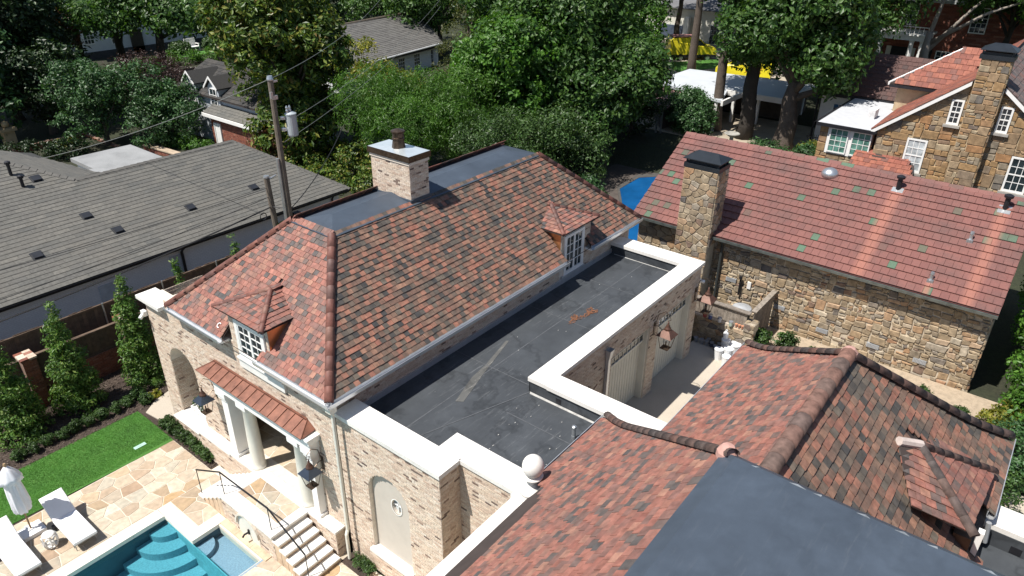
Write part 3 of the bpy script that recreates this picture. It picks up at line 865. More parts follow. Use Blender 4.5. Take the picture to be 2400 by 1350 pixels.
# gutters
def gutter(parent, a, b, out, name="gutter", mat=None, r=0.065):
    a, b, out = A(a, float), A(b, float), A(out, float)
    e = unit(b-a); L = np.linalg.norm(b-a); mb = MB()
    up = A((0, 0, 1.))
    prof = [(0.0, 0.0), (0.0, -0.11), (0.05, -0.14), (0.11, -0.12), (0.13, -0.02), (0.145, -0.02), (0.145, -0.035), (0.12, -0.145), (0.05, -0.165), (-0.015, -0.13), (-0.015, 0.0)]
    k = len(prof)
    vs = [a + p[0]*out + p[1]*up for p in prof] + [b + p[0]*out + p[1]*up for p in prof]
    fs = [(i, (i+1) % k, k+(i+1) % k, k+i) for i in range(k)] + [tuple(range(k))[::-1], tuple(range(k, 2*k))]
    mb.add(vs, fs)
    return mb.build(name, mat or GUTTER, parent)
g = 0.03
gutter(house, (ex0+.0, ey1, EA+g), (ex0+.0, 16.45, EA+g), (-1, 0, 0)); gutter(house, (ex0, 14.83, EA+g), (ex0, ey0-.1, EA+g), (-1, 0, 0))
gutter(house, (ex0-.1, ey0, EA+g), (18.2, ey0, EA+g), (0, -1, 0)); gutter(house, (19.71, ey0, EA+g), (ex1, ey0, EA+g), (0, -1, 0))
mb = MB()      # soffit boards under the eaves
mb.box(ex0-.02, FX, 16.45, ey1, 5.28, 5.34); mb.box(ex0-.02, FX, ey0, 14.83, 5.28, 5.34); mb.box(FX, 18.2, ey0-.02, FY, 5.28, 5.34); mb.box(19.71, ex1, ey0-.02, FY, 5.28, 5.34)
mb.build("soffit", WHITE, house)
mb = MB(); mb.box(FX+.1, 18.3, FY-.06, FY-.01, 4.42, 4.62); mb.box(19.7, 22.3, FY-.06, FY-.01, 4.42, 4.62); mb.box(18.3, 19.7, FY-.07, FY-.01, 4.42, 4.72)
mb.build("base_flashing", GUTTER, house)
mb = MB(); mb.tube([(8.2, ey0-.06, 5.33), (8.3, 11.98, 5.2), (8.3, 11.98, 1.15), (8.24, 11.98, 1.0), (8.24, 11.98, 0.1)], 0.05, 8); mb.box(8.16, 8.36, 11.86, 12.06, 5.12, 5.3)
mb.build("downspout", CREAM, house)
# left parapet coping
MB().box(8.2, 8.86, 20.0, 21.36, 4.97, 5.09).build("coping", COPING, house)
# chimney
ch = MB(); cx0, cx1, cy0, cy1 = 13.98, 14.76, 14.79, 16.44
ch.box(cx0, cx1, cy0, cy1, 7.9, 9.36)
chim = ch.build("chimney", MORTAR, house)
VC = [(bricks((cx0, cy1, 7.95), -EY, EZ, (-1, 0, 0), [rect(0, cy1-cy0, 0, 1.3)]), (-1, 0, 0)), (bricks((cx0, cy0, 7.95), EX, EZ, (0, -1, 0), [rect(0, cx1-cx0, 0, 1.3)]), (0, -1, 0)),
      (bricks((cx1, cy0, 7.95), EY, EZ, (1, 0, 0), [rect(0, cy1-cy0, 0, 1.3)]), (1, 0, 0)), (bricks((cx1, cy1, 7.95), -EX, EZ, (0, 1, 0), [rect(0, cx1-cx0, 0, 1.3)]), (0, 1, 0))]
emit(chim, "brick", "chimney_brickwork", VC, BRICK, 230)
mb = MB(); mb.box(cx0-.03, cx1+.03, cy0-.03, cy1+.03, 9.22, 9.3); mb.build("brick_corbel", MORTAR, chim)
mb = MB(); mb.box(cx0-.07, cx1+.07, cy0-.07, cy1+.07, 9.33, 9.5); mb.build("chimney_crown", BRONZE, chim)
mb = MB(); mb.add([(cx0-.05, cy0-.05, 9.503), (cx1+.05, cy0-.05, 9.503), (cx1+.05, cy1+.05, 9.503), (cx0-.05, cy1+.05, 9.503), ((cx0+cx1)/2, 15.6, 9.545)], [(0, 1, 4), (1, 2, 4), (2, 3, 4), (3, 0, 4)]); mb.build("crown_sheet", M("pale_sheet_metal", (0.66, 0.72, 0.74), 0.3, 0.5, var=0.1), chim)
mb = MB()
mb.lathe((14.37, 15.6, 0), [(0.21, 9.52), (0.20, 9.56), (0.165, 9.78), (0.19, 9.79), (0.19, 9.83), (0.165, 9.84), (0.18, 9.98), (0.12, 9.99)], 8); mb.build("chimney_pot", BRONZE, chim)
mb = MB(); mb.lathe((14.37, 15.6, 0), [(0.1, 9.99), (0.215, 10.0), (0.215, 10.04), (0.03, 10.1)], 8); mb.build("chimney_cap", BRONZE, chim)
mb = MB(); mb.box(cx0-.05, cx1+.05, cy0-.05, cy1+.05, 8.0, 8.16); mb.build("chimney_flashing", EPDM_TOP, chim)
# white chalk mark on the pool-side slope, a C
mb = MB()
cc = A((ex0, 16.75, EA)) + 0.28*uS + nS*0.058
for k in range(9):
    t0, t1 = math.radians(50+k*29), math.radians(50+(k+1)*29)
    Q = lambda t, r: cc + r*math.cos(t)*(-EY) + r*math.sin(t)*uS
    mb.poly([Q(t0, .055), Q(t0, .08), Q(t1, .08), Q(t1, .055)])
mb.build("chalk_mark", WHITE, roof)

# porch: floor, pillars, columns, entablature, copper awning
PORCHF = M("porch_stone", (0.55, 0.48, 0.37), 0.8, var=0.25)
mb = MB(); mb.box(8.3, 12.0, 12.6, 18.6, 0.8, 0.99); mb.build("porch_floor", GROUT, house)
stones(house, "porch_flagstone", "porch_flagstone_field", [(A((0, 0, 0.99)), EX, EY, EZ, voronoi(8.75, 11.9, 12.7, 18.2, 34, 1, .36, 12))], FLAG, 34, joint=.012, bev=.006, proud=.01, pj=.002)
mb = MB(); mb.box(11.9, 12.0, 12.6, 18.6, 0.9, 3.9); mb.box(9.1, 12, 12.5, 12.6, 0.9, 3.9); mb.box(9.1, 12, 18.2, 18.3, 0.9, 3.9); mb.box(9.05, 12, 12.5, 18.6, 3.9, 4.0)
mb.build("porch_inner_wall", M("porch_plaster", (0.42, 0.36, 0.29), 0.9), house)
for y0, y1 in ((16.92, 17.24), (13.0, 13.24)):
    mb = MB()
    mb.box(8.2, 8.95, y0, y1, 1.0, 3.12); mb.box(8.14, 8.95, y0-.05, y1+.05, 3.12, 3.24); mb.box(8.10, 8.95, y0-.09, y1+.09, 3.24, 3.42)
    mb.box(8.16, 8.95, y0-.04, y1+.04, 1.0, 1.1)
    mb.build("pilaster", WHITE, house)
for y in (16.1, 13.72):
    mb = MB(); mb.lathe((8.36, y, 0), [(0.235, 1.0), (0.235, 1.06), (0.205, 1.1), (0.2, 1.2), (0.195, 2.1), (0.168, 3.1), (0.19, 3.13), (0.175, 3.17), (0.21, 3.24)], 20)
    o = mb.build("column", CREAM, house, True)
    MB().box(8.36-.23, 8.36+.23, y-.23, y+.23, 3.24, 3.42).build("capital", WHITE, o)
mb = MB(); mb.box(8.12, 8.95, 12.9, 17.36, 3.425, 3.68); mb.box(8.06, 8.95, 12.84, 17.44, 3.685, 3.84); mb.box(8.0, 8.42, 12.8, 17.5, 3.845, 3.9)
mb.build("entablature", WHITE, house)
aw = MB(); ay0, ay1, az0, az1, ax = 12.95, 17.85, 3.93, 4.14, 7.93
aw.slab([(ax, ay0, az0), (8.415, ay0+.02, az0+.02), (8.415, ay0+.3, az1), (ax, ay0+.42, az0+.0)], (0, 0, .015))
aw.slab([(ax, ay0, az0), (8.415, ay0+.30, az1), (8.415, ay1-.30, az1), (ax, ay1, az0)][::-1], (0, 0, .018))
aw.slab([(8.415, ay1-.02, az0+.02), (ax, ay1, az0), (8.415, ay1-.30, az1)], (0, 0, .018))
aw.box(8.36, 8.41, ay0+.3, ay1-.3, az1-.02, az1+.05)
awo = aw.build("awning_roof", COPPER, house)
for i in range(13):
    y = ay0+.42 + i*(ay1-ay0-.84)/12
    mb = MB(); mb.slab([(ax+.005, y-.012, az0+.017), (8.35, y-.012, az1-.01), (8.35, y+.012, az1-.01), (ax+.005, y+.012, az0+.017)][::-1], (0, 0, .03)); mb.build("awning_seam", COPPER, awo)
for (a, b) in (((ax, ay0, az0+.02), (8.4, ay0+.3, az1+.02)), ((ax, ay1, az0+.02), (8.4, ay1-.3, az1+.02))):
    mb = MB(); mb.tube([a, b], .016, 5); mb.build("awning_hip", COPPER, awo)
# plinth and ledges under the pool front
mb = MB(); mb.box(8.12, 8.41, 12.3, 19.02, 0.0, 0.929)
pl = mb.build("plinth", MORTAR, house)
emit(pl, "brick", "plinth_brickwork", [(bricks((8.12, 19.02, 0), -EY, EZ, (-1, 0, 0), [rect(0, 6.72, 0, .92)]), (-1, 0, 0)), (bricks((8.12, 12.3, 0), EX, EZ, (0, -1, 0), [rect(0, .29, 0, .92)]), (0, -1, 0))], BRICK, 100)
mb = MB(); mb.box(8.07, 8.41, 17.24, 19.07, 0.93, 1.0); mb.box(8.07, 8.41, 12.25, 13.0, 0.93, 1.0); mb.box(8.06, 9.05, 18.98, 20.52, 0.85, 0.9)
mb.build("plinth_cap", COPING, house)
mb = MB(); mb.box(9.04, 11, 18.95, 20.55, -0.05, 0.02); mb.build("loggia_floor", GROUT, house)
mb = MB(); mb.box(8.22, 8.41, 19.02, 20.5, 0.0, 0.85); q = mb.build("sill_wall", MORTAR, house)
emit(q, "brick", "sill_brickwork", [(bricks((8.22, 20.5, 0), -EY, EZ, (-1, 0, 0), [rect(0, 1.48, 0, .85)]), (-1, 0, 0))], BRICK, 80)
mb = MB(); mb.box(8.3, 8.42, 21.35, 21.55, 4.25, 4.42); mb.tube([(8.28, 21.35, 4.36), (8.14, 21.3, 4.28)], .06, 8); mb.build("floodlight", WHITE, house)

# landing with stairs on both sides
stair = building("stone_landing", "pale stone landing with steps down both sides in front of the white columns", "stairs", (7.5, 14.8, 0))
mb = MB(); mb.box(6.97, 8.1, 13.5, 16.0, 0, 0.93); lw = mb.build("landing_wall", MORTAR, stair)
nic = arch(16.0-15.25, 16.0-14.25, 0.03, 0.38, 10)
emit(lw, "brick", "landing_brickwork", [(bricks((6.97, 16.0, 0), -EY, EZ, (-1, 0, 0), [rect(0, 2.5, 0, .92), nic]), (-1, 0, 0))], BRICK, 150)
mb = MB(); mb.slab([(6.962, 16.0-p[0], p[1]) for p in nic], (0.004, 0, 0)); mb.build("niche_panel", CREAM, stair)
mb = MB(); c0 = 0.75+.5
for k in range(10):
    t0, t1 = math.pi*k/10, math.pi*(k+1)/10
    Q = lambda t, r, x: (x, 14.75-r*math.cos(t), .38+r*math.sin(t))
    mb.slab([Q(t0, .5, 6.9), Q(t0, .56, 6.9), Q(t1, .56, 6.9), Q(t1, .5, 6.9)], (.065, 0, 0))
mb.build("niche_arch", MORTAR, stair)
mb = MB(); mb.tube([(6.96, 14.72, .32), (6.8, 14.72, .34), (6.74, 14.72, .28)], .03, 6); mb.tube([(6.95, 14.72, .25), (6.95, 14.72, .42)], .035, 6); mb.build("water_spout", IRON, stair)
mb = MB(); mb.box(6.9, 7.3, 13.46, 16.04, .93, 1.0); mb.box(7.3, 8.1, 15.65, 16.04, .93, 1.0); mb.box(7.3, 8.1, 13.46, 13.75, .93, 1.0); mb.box(7.3, 8.3, 13.75, 15.65, .93, .985); mb.box(8.1, 8.4, 13.0, 17.24, .93, .997); mb.build("landing_cap", COPING, stair)
stones(stair, "flagstone", "flagstone_field", [(A((0, 0, .985)), EX, EY, EZ, voronoi(7.31, 8.09, 13.76, 15.64, 9, 1, .36, 21))], FLAG, 20, joint=.01, bev=.004, proud=.012, pj=.001)
for i in range(6):
    z = 1.0-(i+1)*0.1667
    for (ya, yb, up_) in ((13.5-(i+1)*0.268, 13.5-i*0.268, 0), (16.0+i*0.268, 16.0+(i+1)*0.268, 1)):
        if i == 5: continue
        MB().box(6.93, 8.05, ya-(0 if up_ else .02), yb+(.02 if up_ else 0), max(z-.055, 0), z).build("step_tread", COPING, stair)
        MB().box(6.97, 8.05, ya+.01, yb-.01, 0, z-.055).build("step_riser", LEDGE, stair)
rail = thing("handrail", "black iron handrail running over the stone landing and both flights of steps", "handrail", (7.05, 14.8, 0.0))
loc = A((7.05, 14.8, 0))
R3 = lambda *p: [A(q)-loc for q in p]
mb = MB(); mb.tube(R3((7.02, 17.29, 1.1), (7.03, 15.85, 1.83), (7.08, 13.69, 1.8), (7.12, 12.3, .98)), .024, 6); mb.build("rail", IRON, rail)
for (x, y, z0, z1) in ((7.02, 17.29, .17, 1.1), (7.03, 15.85, 1.0, 1.83), (7.08, 13.69, 1.0, 1.8), (7.12, 12.3, .17, .98)):
    mb = MB(); mb.tube(R3((x, y, z0), (x, y, z1)), .014, 5); mb.build("post", IRON, rail)
# ---------------------------------------------------------------- flat-roofed garage wing
wing = building("garage_wing", "flat black rubber roofed brick garage wing edged with broad white stone coping", "building", (15.5, 9.5, 0))
RZ, CB, CT = 4.45, 4.78, 4.9
mb = MB(); mb.poly([(8.9, 9.0, RZ), (21.9, 9.0, RZ), (21.9, 12.3, RZ), (8.9, 12.3, RZ)]); mb.poly([(9.4, 6.0, RZ-.002), (13.0, 6.0, RZ-.002), (13.0, 9.0, RZ-.002), (9.4, 9.0, RZ-.002)])
fr = mb.build("flat_roof", EPDM, wing)
w = MB()
na = arch(12.15-11.15, 12.15-9.72, 0.92, 2.98, 12)
wallprism(w, (8.5, 12.15, 0), (0, -1, 0), EZ, (-1, 0, 0), [(0, 0), (12.15-8.62, 0), (12.15-8.62, CB), (0, CB)], [na], 0.3)
w.box(8.8, 9.17, 8.62, 8.9, 0, CB); w.box(9.17, 9.45, 6.94, 8.9, 0, CB); w.box(9.45, 9.75, 6.3, 9.2, RZ, CB)
w.box(2.5, 9.17, 6.34, 6.9, 0, CB)
dr = [rect(16.2-13.2, 18.62-13.2, 0, 2.95), rect(19.22-13.2, 21.72-13.2, 0, 2.95)]
wallprism(w, (13.2, 8.8, .95), EX, EZ, (0, -1, 0), [(0, 0), (9.0, 0), (9.0, CB-.95), (0, CB-.95)], dr, 0.45)
w.box(21.65, 22.2, 9.25, 12.2, 0.95, CB); w.box(12.75, 13.2, 5.4, 9.25, 0.95, CB)
wb = w.build("wall", MORTAR, wing)
VB = [(bricks((8.5, 12.15, 0), -EY, EZ, (-1, 0, 0), [rect(0, 3.53, 0, CB), na]), (-1, 0, 0)),
      (bricks((8.5, 8.62, 0), EX, EZ, (0, -1, 0), [rect(0, .67, 0, CB)]), (0, -1, 0)),
      (bricks((9.17, 8.62, 0), -EY, EZ, (-1, 0, 0), [rect(0, 1.7, 0, CB)]), (-1, 0, 0)),
      (bricks((13.2, 8.8, .95), EX, EZ, (0, -1, 0), [rect(0, 9.0, 0, CB-.95)] + dr), (0, -1, 0)),
      (bricks((22.2, 8.8, .95), EY, EZ, (1, 0, 0), [rect(0, 3.4, 0, CB-.95)]), (1, 0, 0)),
      (bricks((9.17, 6.9, 0), -EX, EZ, (0, 1, 0), [rect(0, 6.5, 0, CB)]), (0, 1, 0))]
emit(wb, "brick", "brickwork", VB, BRICK, 300)
# niche panel with oval window
mb = MB()
PAN = M("taupe_render", (0.50, 0.45, 0.39), 0.8, var=0.05)
ov = [(12.15-10.27+.17*math.cos(2*math.pi*k/20), 2.78+.23*math.sin(2*math.pi*k/20)) for k in range(20)]
wallprism(mb, (8.62, 12.15, 0), -EY, EZ, (-1, 0, 0), arch(12.15-11.13, 12.15-9.74, 0.93, 2.98, 12), [ov], 0.1)
pn = mb.build("niche_panel", PAN, wing)
mb = MB()
k = 20
vs = [(8.60, 10.27-r*math.cos(2*math.pi*i/k)*.75, 2.78+r*math.sin(2*math.pi*i/k)) for r in (.235, .262) for i in range(k)]
mb.add(vs, [(i, (i+1) % k, k+(i+1) % k, k+i) for i in range(k)]); mb.build("oval_window", WHITE, wing)
mb = MB(); mb.box(8.70, 8.71, 10.0, 10.55, 2.45, 3.1); mb.build("oval_glass", GLASS_PALE, wing)
mb = MB(); mb.box(8.66, 8.69, 10.26, 10.28, 2.5, 3.05); mb.box(8.66, 8.69, 10.05, 10.5, 2.77, 2.79); mb.build("oval_muntin", WHITE, wing)
mb = MB(); mb.box(8.36, 8.68, 9.66, 11.2, 0.84, 0.94); mb.build("niche_sill", COPING, wing)
# copings
for (a, b, c, d) in ((8.44, 9.17, 8.57, 9.85), (8.44, 9.17, 9.853, 11.0), (8.44, 9.17, 11.003, 12.15), (9.173, 9.8, 8.6, 9.26), (9.12, 9.8, 6.945, 8.597), (7.6, 9.76, 6.3, 6.942), (5.4, 7.597, 6.3, 6.942), (2.5, 5.397, 6.3, 6.942),
                     (12.67, 14.9, 8.71, 9.33), (14.903, 17.2, 8.71, 9.33), (17.203, 19.6, 8.71, 9.33), (19.603, 22.24, 8.71, 9.33), (21.54, 22.24, 9.333, 10.8), (21.54, 22.24, 10.803, 12.19), (12.65, 13.28, 7.0, 8.707), (12.65, 13.28, 5.2, 6.997)):
    MB().box(a, b, c, d, CB, CT).build("coping_stone", COPING, wing)
# dark upstands inside the parapets
mb = MB()
mb.box(13.0, 21.6, 9.28, 9.3, RZ, CB-.02); mb.box(21.58, 21.6, 9.3, 12.18, RZ, CB-.02); mb.box(12.70, 12.72, 5.4, 9.3, RZ, CB-.02); mb.box(12.7, 13.0, 9.28, 9.302, RZ, CB-.02)
mb.box(9.13, 9.15, 9.24, 12.18, RZ, CB-.02); mb.box(9.15, 9.77, 9.22, 9.24, RZ, CB-.02); mb.box(9.76, 9.775, 6.4, 9.24, RZ, CB-.02)
mb.build("upstand", EPDM, wing)
DIRT = M("pale_dirt", (0.42, 0.41, 0.39), 0.9, var=0.4, scale=6)
mb = MB(); mb.slab([(12.68, 5.6, RZ), (12.68, 9.25, RZ), (12.60, 9.2, RZ), (12.62, 5.6, RZ)][::-1], (0, 0, .006)); mb.slab([(21.57, 9.4, RZ), (21.57, 12.0, RZ), (21.53, 12, RZ), (21.54, 9.4, RZ)], (0, 0, .006)); mb.build("seam_dirt", DIRT, wing)
MB().box(12.69, 12.697, 8.26, 8.42, RZ+.04, RZ+.18).build("scupper", IRON, wing)
mb = MB(); mb.lathe((11.82, 7.27, RZ), [(.055, 0), (.055, .1), (.05, .1), (.05, .32), (.06, .32), (.06, .38), (.03, .4)], 10); mb.build("vent_pipe", STEEL, wing)
mb = MB(); mb.lathe((11.88, 7.17, RZ), [(.075, 0), (.075, .05), (.04, .09), (.03, .09)], 10); mb.build("roof_drain", IRON, wing)
# scuffed patch and leaf piles
def patch(name, pts, z, mat, parent):
    mb = MB(); mb.slab([(x, y, z) for x, y in pts], (0, 0, .004)); return mb.build(name, mat, parent)
SEAMB = M("lap_seam", (0.085, 0.09, 0.097), .6, var=.5, scale=7, fine=.4)
def strip(parent, a, b, z, w_, mat, name="lap_seam"):
    a, b = A(a, float), A(b, float); d = (b-a)/np.linalg.norm(b-a); n_ = A((-d[1], d[0]))*w_/2
    mb = MB(); mb.slab([(*(a-n_), z), (*(b-n_), z), (*(b+n_), z), (*(a+n_), z)], (0, 0, .004)); return mb.build(name, mat, parent)
for y0 in (10.75,): strip(wing, (9.3, y0), (21.5, y0), RZ-.002, .035, SEAMB)
for x0 in (12.9, 16.4, 19.2): strip(wing, (x0, 9.35), (x0, 12.1), RZ+.004, .03, SEAMB)
strip(wing, (9.4, 10.3), (12.66, 9.25), RZ+.004, .03, SEAMB); strip(wing, (10.2, 6.9), (10.2, 9.2), RZ, .03, SEAMB); strip(wing, (11.6, 6.9), (11.6, 9.2), RZ, .03, SEAMB)
for k in range(34):      # pale specks and grit lying on the membrane
    x, y = (rng.uniform(9.9, 12.6), rng.uniform(7.2, 9.2)) if k < 20 else (rng.uniform(11, 21), rng.uniform(9.5, 11.3))
    s_ = rng.uniform(.006, .02); MBk = MB() if k == 0 else MBk; MBk.box(x-s_, x+s_, y-s_*.5, y+s_*.5, RZ+.004, RZ+.012)
tag(MBk.build("grit", DIRT, wing), kind='stuff')
SCUFF = mat_membrane("scuffed_membrane", (0.11, 0.11, 0.105), 1.0, (0.5, 0.48, 0.44))
patch("scuffed_patch", [(11.1, 10.52), (11.22, 10.34), (12.6, 10.78), (14.3, 11.27), (14.25, 11.35), (12.9, 11.0), (12.2, 10.9)], RZ+.003, SCUFF, wing)
LEAFL = Mrand("dry_leaf", [(0, (0.20, 0.085, 0.045)), (0.6, (0.27, 0.12, 0.06)), (1, (0.15, 0.07, 0.045))], 0.9, bmp=0)
for (x, y) in ((16.65, 10.45), (17.3, 10.32)):
    n = 170; th = rng.uniform(0, 6.28, n); r_ = np.sqrt(rng.random(n))
    r_ = r_*(1+.5*np.sin(3*th+x)); P = np.stack([x+.28*r_*np.cos(th), y+.14*r_*np.sin(th), RZ+rng.uniform(.005, .03, n)], 1)
    a = rng.uniform(0, 6.28, n); d = np.stack([np.cos(a), np.sin(a), rng.uniform(-.3, .3, n)], 1)*.035; s = np.stack([-np.sin(a), np.cos(a), 0*a], 1)*.012
    V = np.stack([P-d, P+s, P+d, P-s], 1).reshape(-1, 3)
    tag(link(bpy.data.objects.new("leaf_litter", fast_mesh("leaf_litter", V, np.arange(n*4).reshape(-1, 4), LEAFL)), wing), kind='stuff')
# garage doors and lights over them
DOOR = M("cream_garage_door", (0.62, 0.60, 0.52), 0.55, var=0.05)
for x0, x1 in ((16.2, 18.62), (19.22, 21.72)):
    mb = MB(); mb.box(x0, x1, 9.1, 9.16, 0.98, 3.2)
    d = mb.build("garage_door", DOOR, wing)
    for k in range(14):
        a = x0+.02+k*(x1-x0-.04)/14
        MB().box(a, a+(x1-x0-.04)/14-.018, 9.085, 9.1, 1.0, 3.18).build("door_board", DOOR, d)
    mb = MB(); mb.box(x0, x1, 9.02, 9.2, 3.2, 3.3); mb.box(x0, x0+.05, 8.86, 9.2, .98, 3.9); mb.box(x1-.05, x1, 8.86, 9.2, .98, 3.9); mb.box(x0+.05, x1-.05, 8.86, 9.2, 3.84, 3.9); mb.build("door_frame", CREAM, wing)
    window(wing, (x0+.05, 9.0, 3.3), EX, EZ, (0, -1, 0), x1-x0-.1, .54, 9, 2, casing=.03, bar=.025, fmat=CREAM, name="transom_window")
mb = MB(); mb.add([(15.75, 8.6, 4.42), (15.99, 8.6, 4.42), (15.99, 8.78, 4.42), (15.75, 8.78, 4.42), (15.79, 8.66, 4.1), (15.95, 8.66, 4.1), (15.95, 8.78, 4.1), (15.79, 8.78, 4.1)], [(0, 1, 5, 4), (1, 2, 6, 5), (2, 3, 7, 6), (3, 0, 4, 7)]); mb.box(15.81, 15.93, 8.68, 8.78, 0.98, 4.1)
mb.build("downspout", GUTTER, wing)
mb = MB(); mb.box(22.24, 22.3, 8.8, 8.95, 4.0, 4.2)
for dx in (0, .14): mb.tube([(22.28, 8.82+dx, 4.1), (22.42, 8.74+dx, 4.02)], [.05, .075], 8)
mb.build("floodlight", WHITE, wing)
mb = MB(); mb.box(14.4, 15.0, 8.74, 8.77, 2.3, 3.2); mb.build("wall_sign", M("purple_board", (0.12, 0.09, 0.16), 0.5), wing)
mb = MB(); mb.tube([(14.3, 8.6, 3.3), (15.2, 8.66, 3.55)], .015, 5); mb.build("sign_rod", COPPER, wing)

# driveway court
mb = MB(); mb.slab([(12.9, 4.8, .7), (24.0, 4.8, .7), (24.0, 9.1, .7), (12.9, 9.1, .7)], (0, 0, .285)); mb.slab([(17.2, -8, .7), (22.0, -8, .7), (21.4, -.6, .7), (17.2, -.6, .7)], (0, 0, .28))
def mat_conc():
    m, nt, p = nodes("pale_concrete")
    o = ramp(nt, noise(nt, 0.8, 5), [(0.3, (0.43, 0.37, 0.295)), (0.7, (0.53, 0.465, 0.375))])
    o = mix(nt, 0.35, o, ramp(nt, noise(nt, 60, 3, 0.8), [(0.35, (0.24, 0.21, 0.17)), (0.65, (0.56, 0.51, 0.43))]))
    nt.links.new(o, p.inputs["Base Color"]); p.inputs["Roughness"].default_value = 0.9
    bump(nt, p, noise(nt, 80, 3), .3, .01)
    return m
CONC = mat_conc()
structure("driveway", mb, CONC)

# ball finial on the parapet
fin = thing("ball_finial", "white stone egg shaped ball finial standing on the parapet corner", "finial", (9.28, 6.64, 4.9))
mb = MB(); mb.box(-.33, .33, -.33, .33, 0, .07); mb.box(-.29, .29, -.29, .29, .07, .16); mb.build("plinth", COPING, fin)
mb = MB(); mb.lathe((0, 0, 0), [(.29, .16), (.28, .22), (.2, .27), (.13, .33), (.1, .42), (.12, .47), (.2, .52), (.225, .56), (.21, .58)], 24); mb.build("pedestal", COPING, fin, True)
mb = MB(); mb.lathe((0, 0, 0), [(.12, .56)] + [(.232*math.sin(t), .81-.26*math.cos(t)) for t in np.linspace(.5, 3.1, 14)], 28); mb.build("ball", COPING, fin, True)

# ---------------------------------------------------------------- tiled house on the right
hc = building("tiled_house", "house with weathered red and brown clay tile roof around a dark grey flat top", "house", (6.0, 0.5, 0))
EC = 5.1
FLR = (0.14, 1.6)
rp = MB(); VT = []; VT2 = []
# main roof: +y slope and +x slope up to the flat top
mx, my, mz = 7.80, 2.27, 9.4
exC, eyC = 12.13, 6.56
xw = -9.0; yw = -14.0
s2 = math.sqrt(.5)
LC = math.hypot(eyC-my, mz-EC)
uN = unit((0, -(eyC-my), mz-EC)); nN = np.cross(-EX, uN)
uE = unit((-(exC-mx), 0, mz-EC)); nE = np.cross(EY, uE)
q = .02
rp.poly([(exC, eyC, EC-q), (xw, eyC, EC-q), (xw, my, mz-q), (mx, my, mz-q)])
rp.poly([(exC, yw, EC-q), (exC, eyC, EC-q), (mx, my, mz-q), (mx, yw, mz-q)])
roofC = rp.build("roof", UNDER, hc)
# north slope: s runs -x from exC
VT.append((tiles((exC, eyC, EC), -EX, uN, nN, [[(0, 0), (2.5, 0), (3.6, .95), (exC-xw, 1.2), (exC-xw, LC-.26), (exC-mx-.19, LC-.26)]], w=.2, exp=.17, flare=FLR), nN))
# east slope: s runs +y from yw ; the wing roof meets it between y=-1.03 and 5.22
wy0, wy1, wz, wxe = -1.03, 5.22, 8.2, 17.35
wry = (wy0+wy1)/2; wrx = 13.5
tE = lambda z: (z-EC)/(mz-EC)*LC
VT.append((tiles((exC, yw, EC), EY, uE, nE, [[(0, 0), (eyC-yw, 0), (my+.19-yw, LC-.26), (0, LC-.26)], [(wy0-yw, 0), (wy1-yw, 0), (wry-yw, tE(wz-.25))]], w=.2, exp=.17, flare=FLR), nE))
# wing: ridge along x
W = MB()
xin = exC-(wz-EC)/(mz-EC)*(exC-mx)
W.poly([(wxe, wy1, EC-q), (exC-.3, wy1, EC-q), (xin, wry, wz-q), (wrx, wry, wz-q)]); W.poly([(exC-.3, wy0, EC-q), (wxe, wy0, EC-q), (wrx, wry, wz-q), (xin, wry, wz-q)]); W.poly([(wxe, wy0, EC-q), (wxe, wy1, EC-q), (wrx, wry, wz-q)])
W.build("wing_roof", UNDER, hc)
LW = math.hypot(wy1-wry, wz-EC)
uWN = unit((0, -(wy1-wry), wz-EC)); nWN = np.cross(-EX, uWN)
uWS = unit((0, wry-wy0, wz-EC)); nWS = np.cross(EX, uWS)
uWE = unit((-(wxe-wrx), 0, wz-EC)); nWE = np.cross(EY, uWE); LWE = math.hypot(wxe-wrx, wz-EC)
VT.append((tiles((wxe, wy1, EC), -EX, uWN, nWN, [[(0, 0), (wxe-exC+.05, 0), (wxe-xin, LW), (wxe-wrx, LW)]], w=.2, exp=.17, flare=FLR), nWN))
tW = lambda y: (y-wy0)/(wry-wy0)*LW
dcx = 13.72       # dormer on the -y slope
holeW = [(dcx-exC-.75+2, 0), (dcx-exC+.72+2, 0), (dcx-exC+.6+2, tW(.2)), (dcx-exC+2, tW(.8)), (dcx-exC-.6+2, tW(.2))]
O_ = (exC-2, wy0, EC)
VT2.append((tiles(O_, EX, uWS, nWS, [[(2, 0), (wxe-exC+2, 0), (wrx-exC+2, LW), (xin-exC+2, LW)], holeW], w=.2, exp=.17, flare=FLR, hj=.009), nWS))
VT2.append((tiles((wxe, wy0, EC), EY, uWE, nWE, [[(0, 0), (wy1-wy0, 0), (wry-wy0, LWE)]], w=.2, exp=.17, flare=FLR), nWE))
# dormer roof on the wing (hips slope to a low eave)
ap = A((13.66, .44, 6.62)); bk = A((13.2, .74, 6.87)); bk = A((ap[0]-.0, 0.62, 6.66))
fl_, fr_ = A((12.62, -1.12, 6.02)), A((14.95, -1.0, 6.0))
fl_ = A((12.3, -.78, 6.12)); fr_ = A((15.35, -.86, 5.62))
D = MB()
AP = A((13.70, .44, 6.66)); HR = A((15.7, -.93, 5.36)); HF = A((12.85, -.98, 6.0)); EL = A((12.12, .22, 6.42)); BKp = A((13.15, .78, 6.93)); VR = A((14.5, .2, 6.38))
HF = A((12.62, -.76, 5.98))
AP, HR, HF, EL, BKp, VR = (q_+unit(CAM-q_)*k_ for q_, k_ in ((AP, .30), (HR, .34), (HF, .30), (EL, .2), (BKp, .12), (VR, .12)))
tri = [(HF, HR, AP), (EL, HF, AP), (HR, VR, AP), (EL, AP, BKp)]
for t_ in tri: D.poly(list(t_))
D.poly([HR, VR, EL, HF][::-1])
D.poly([AP, VR, BKp])
D.build("dormer_roof", UNDER, hc)
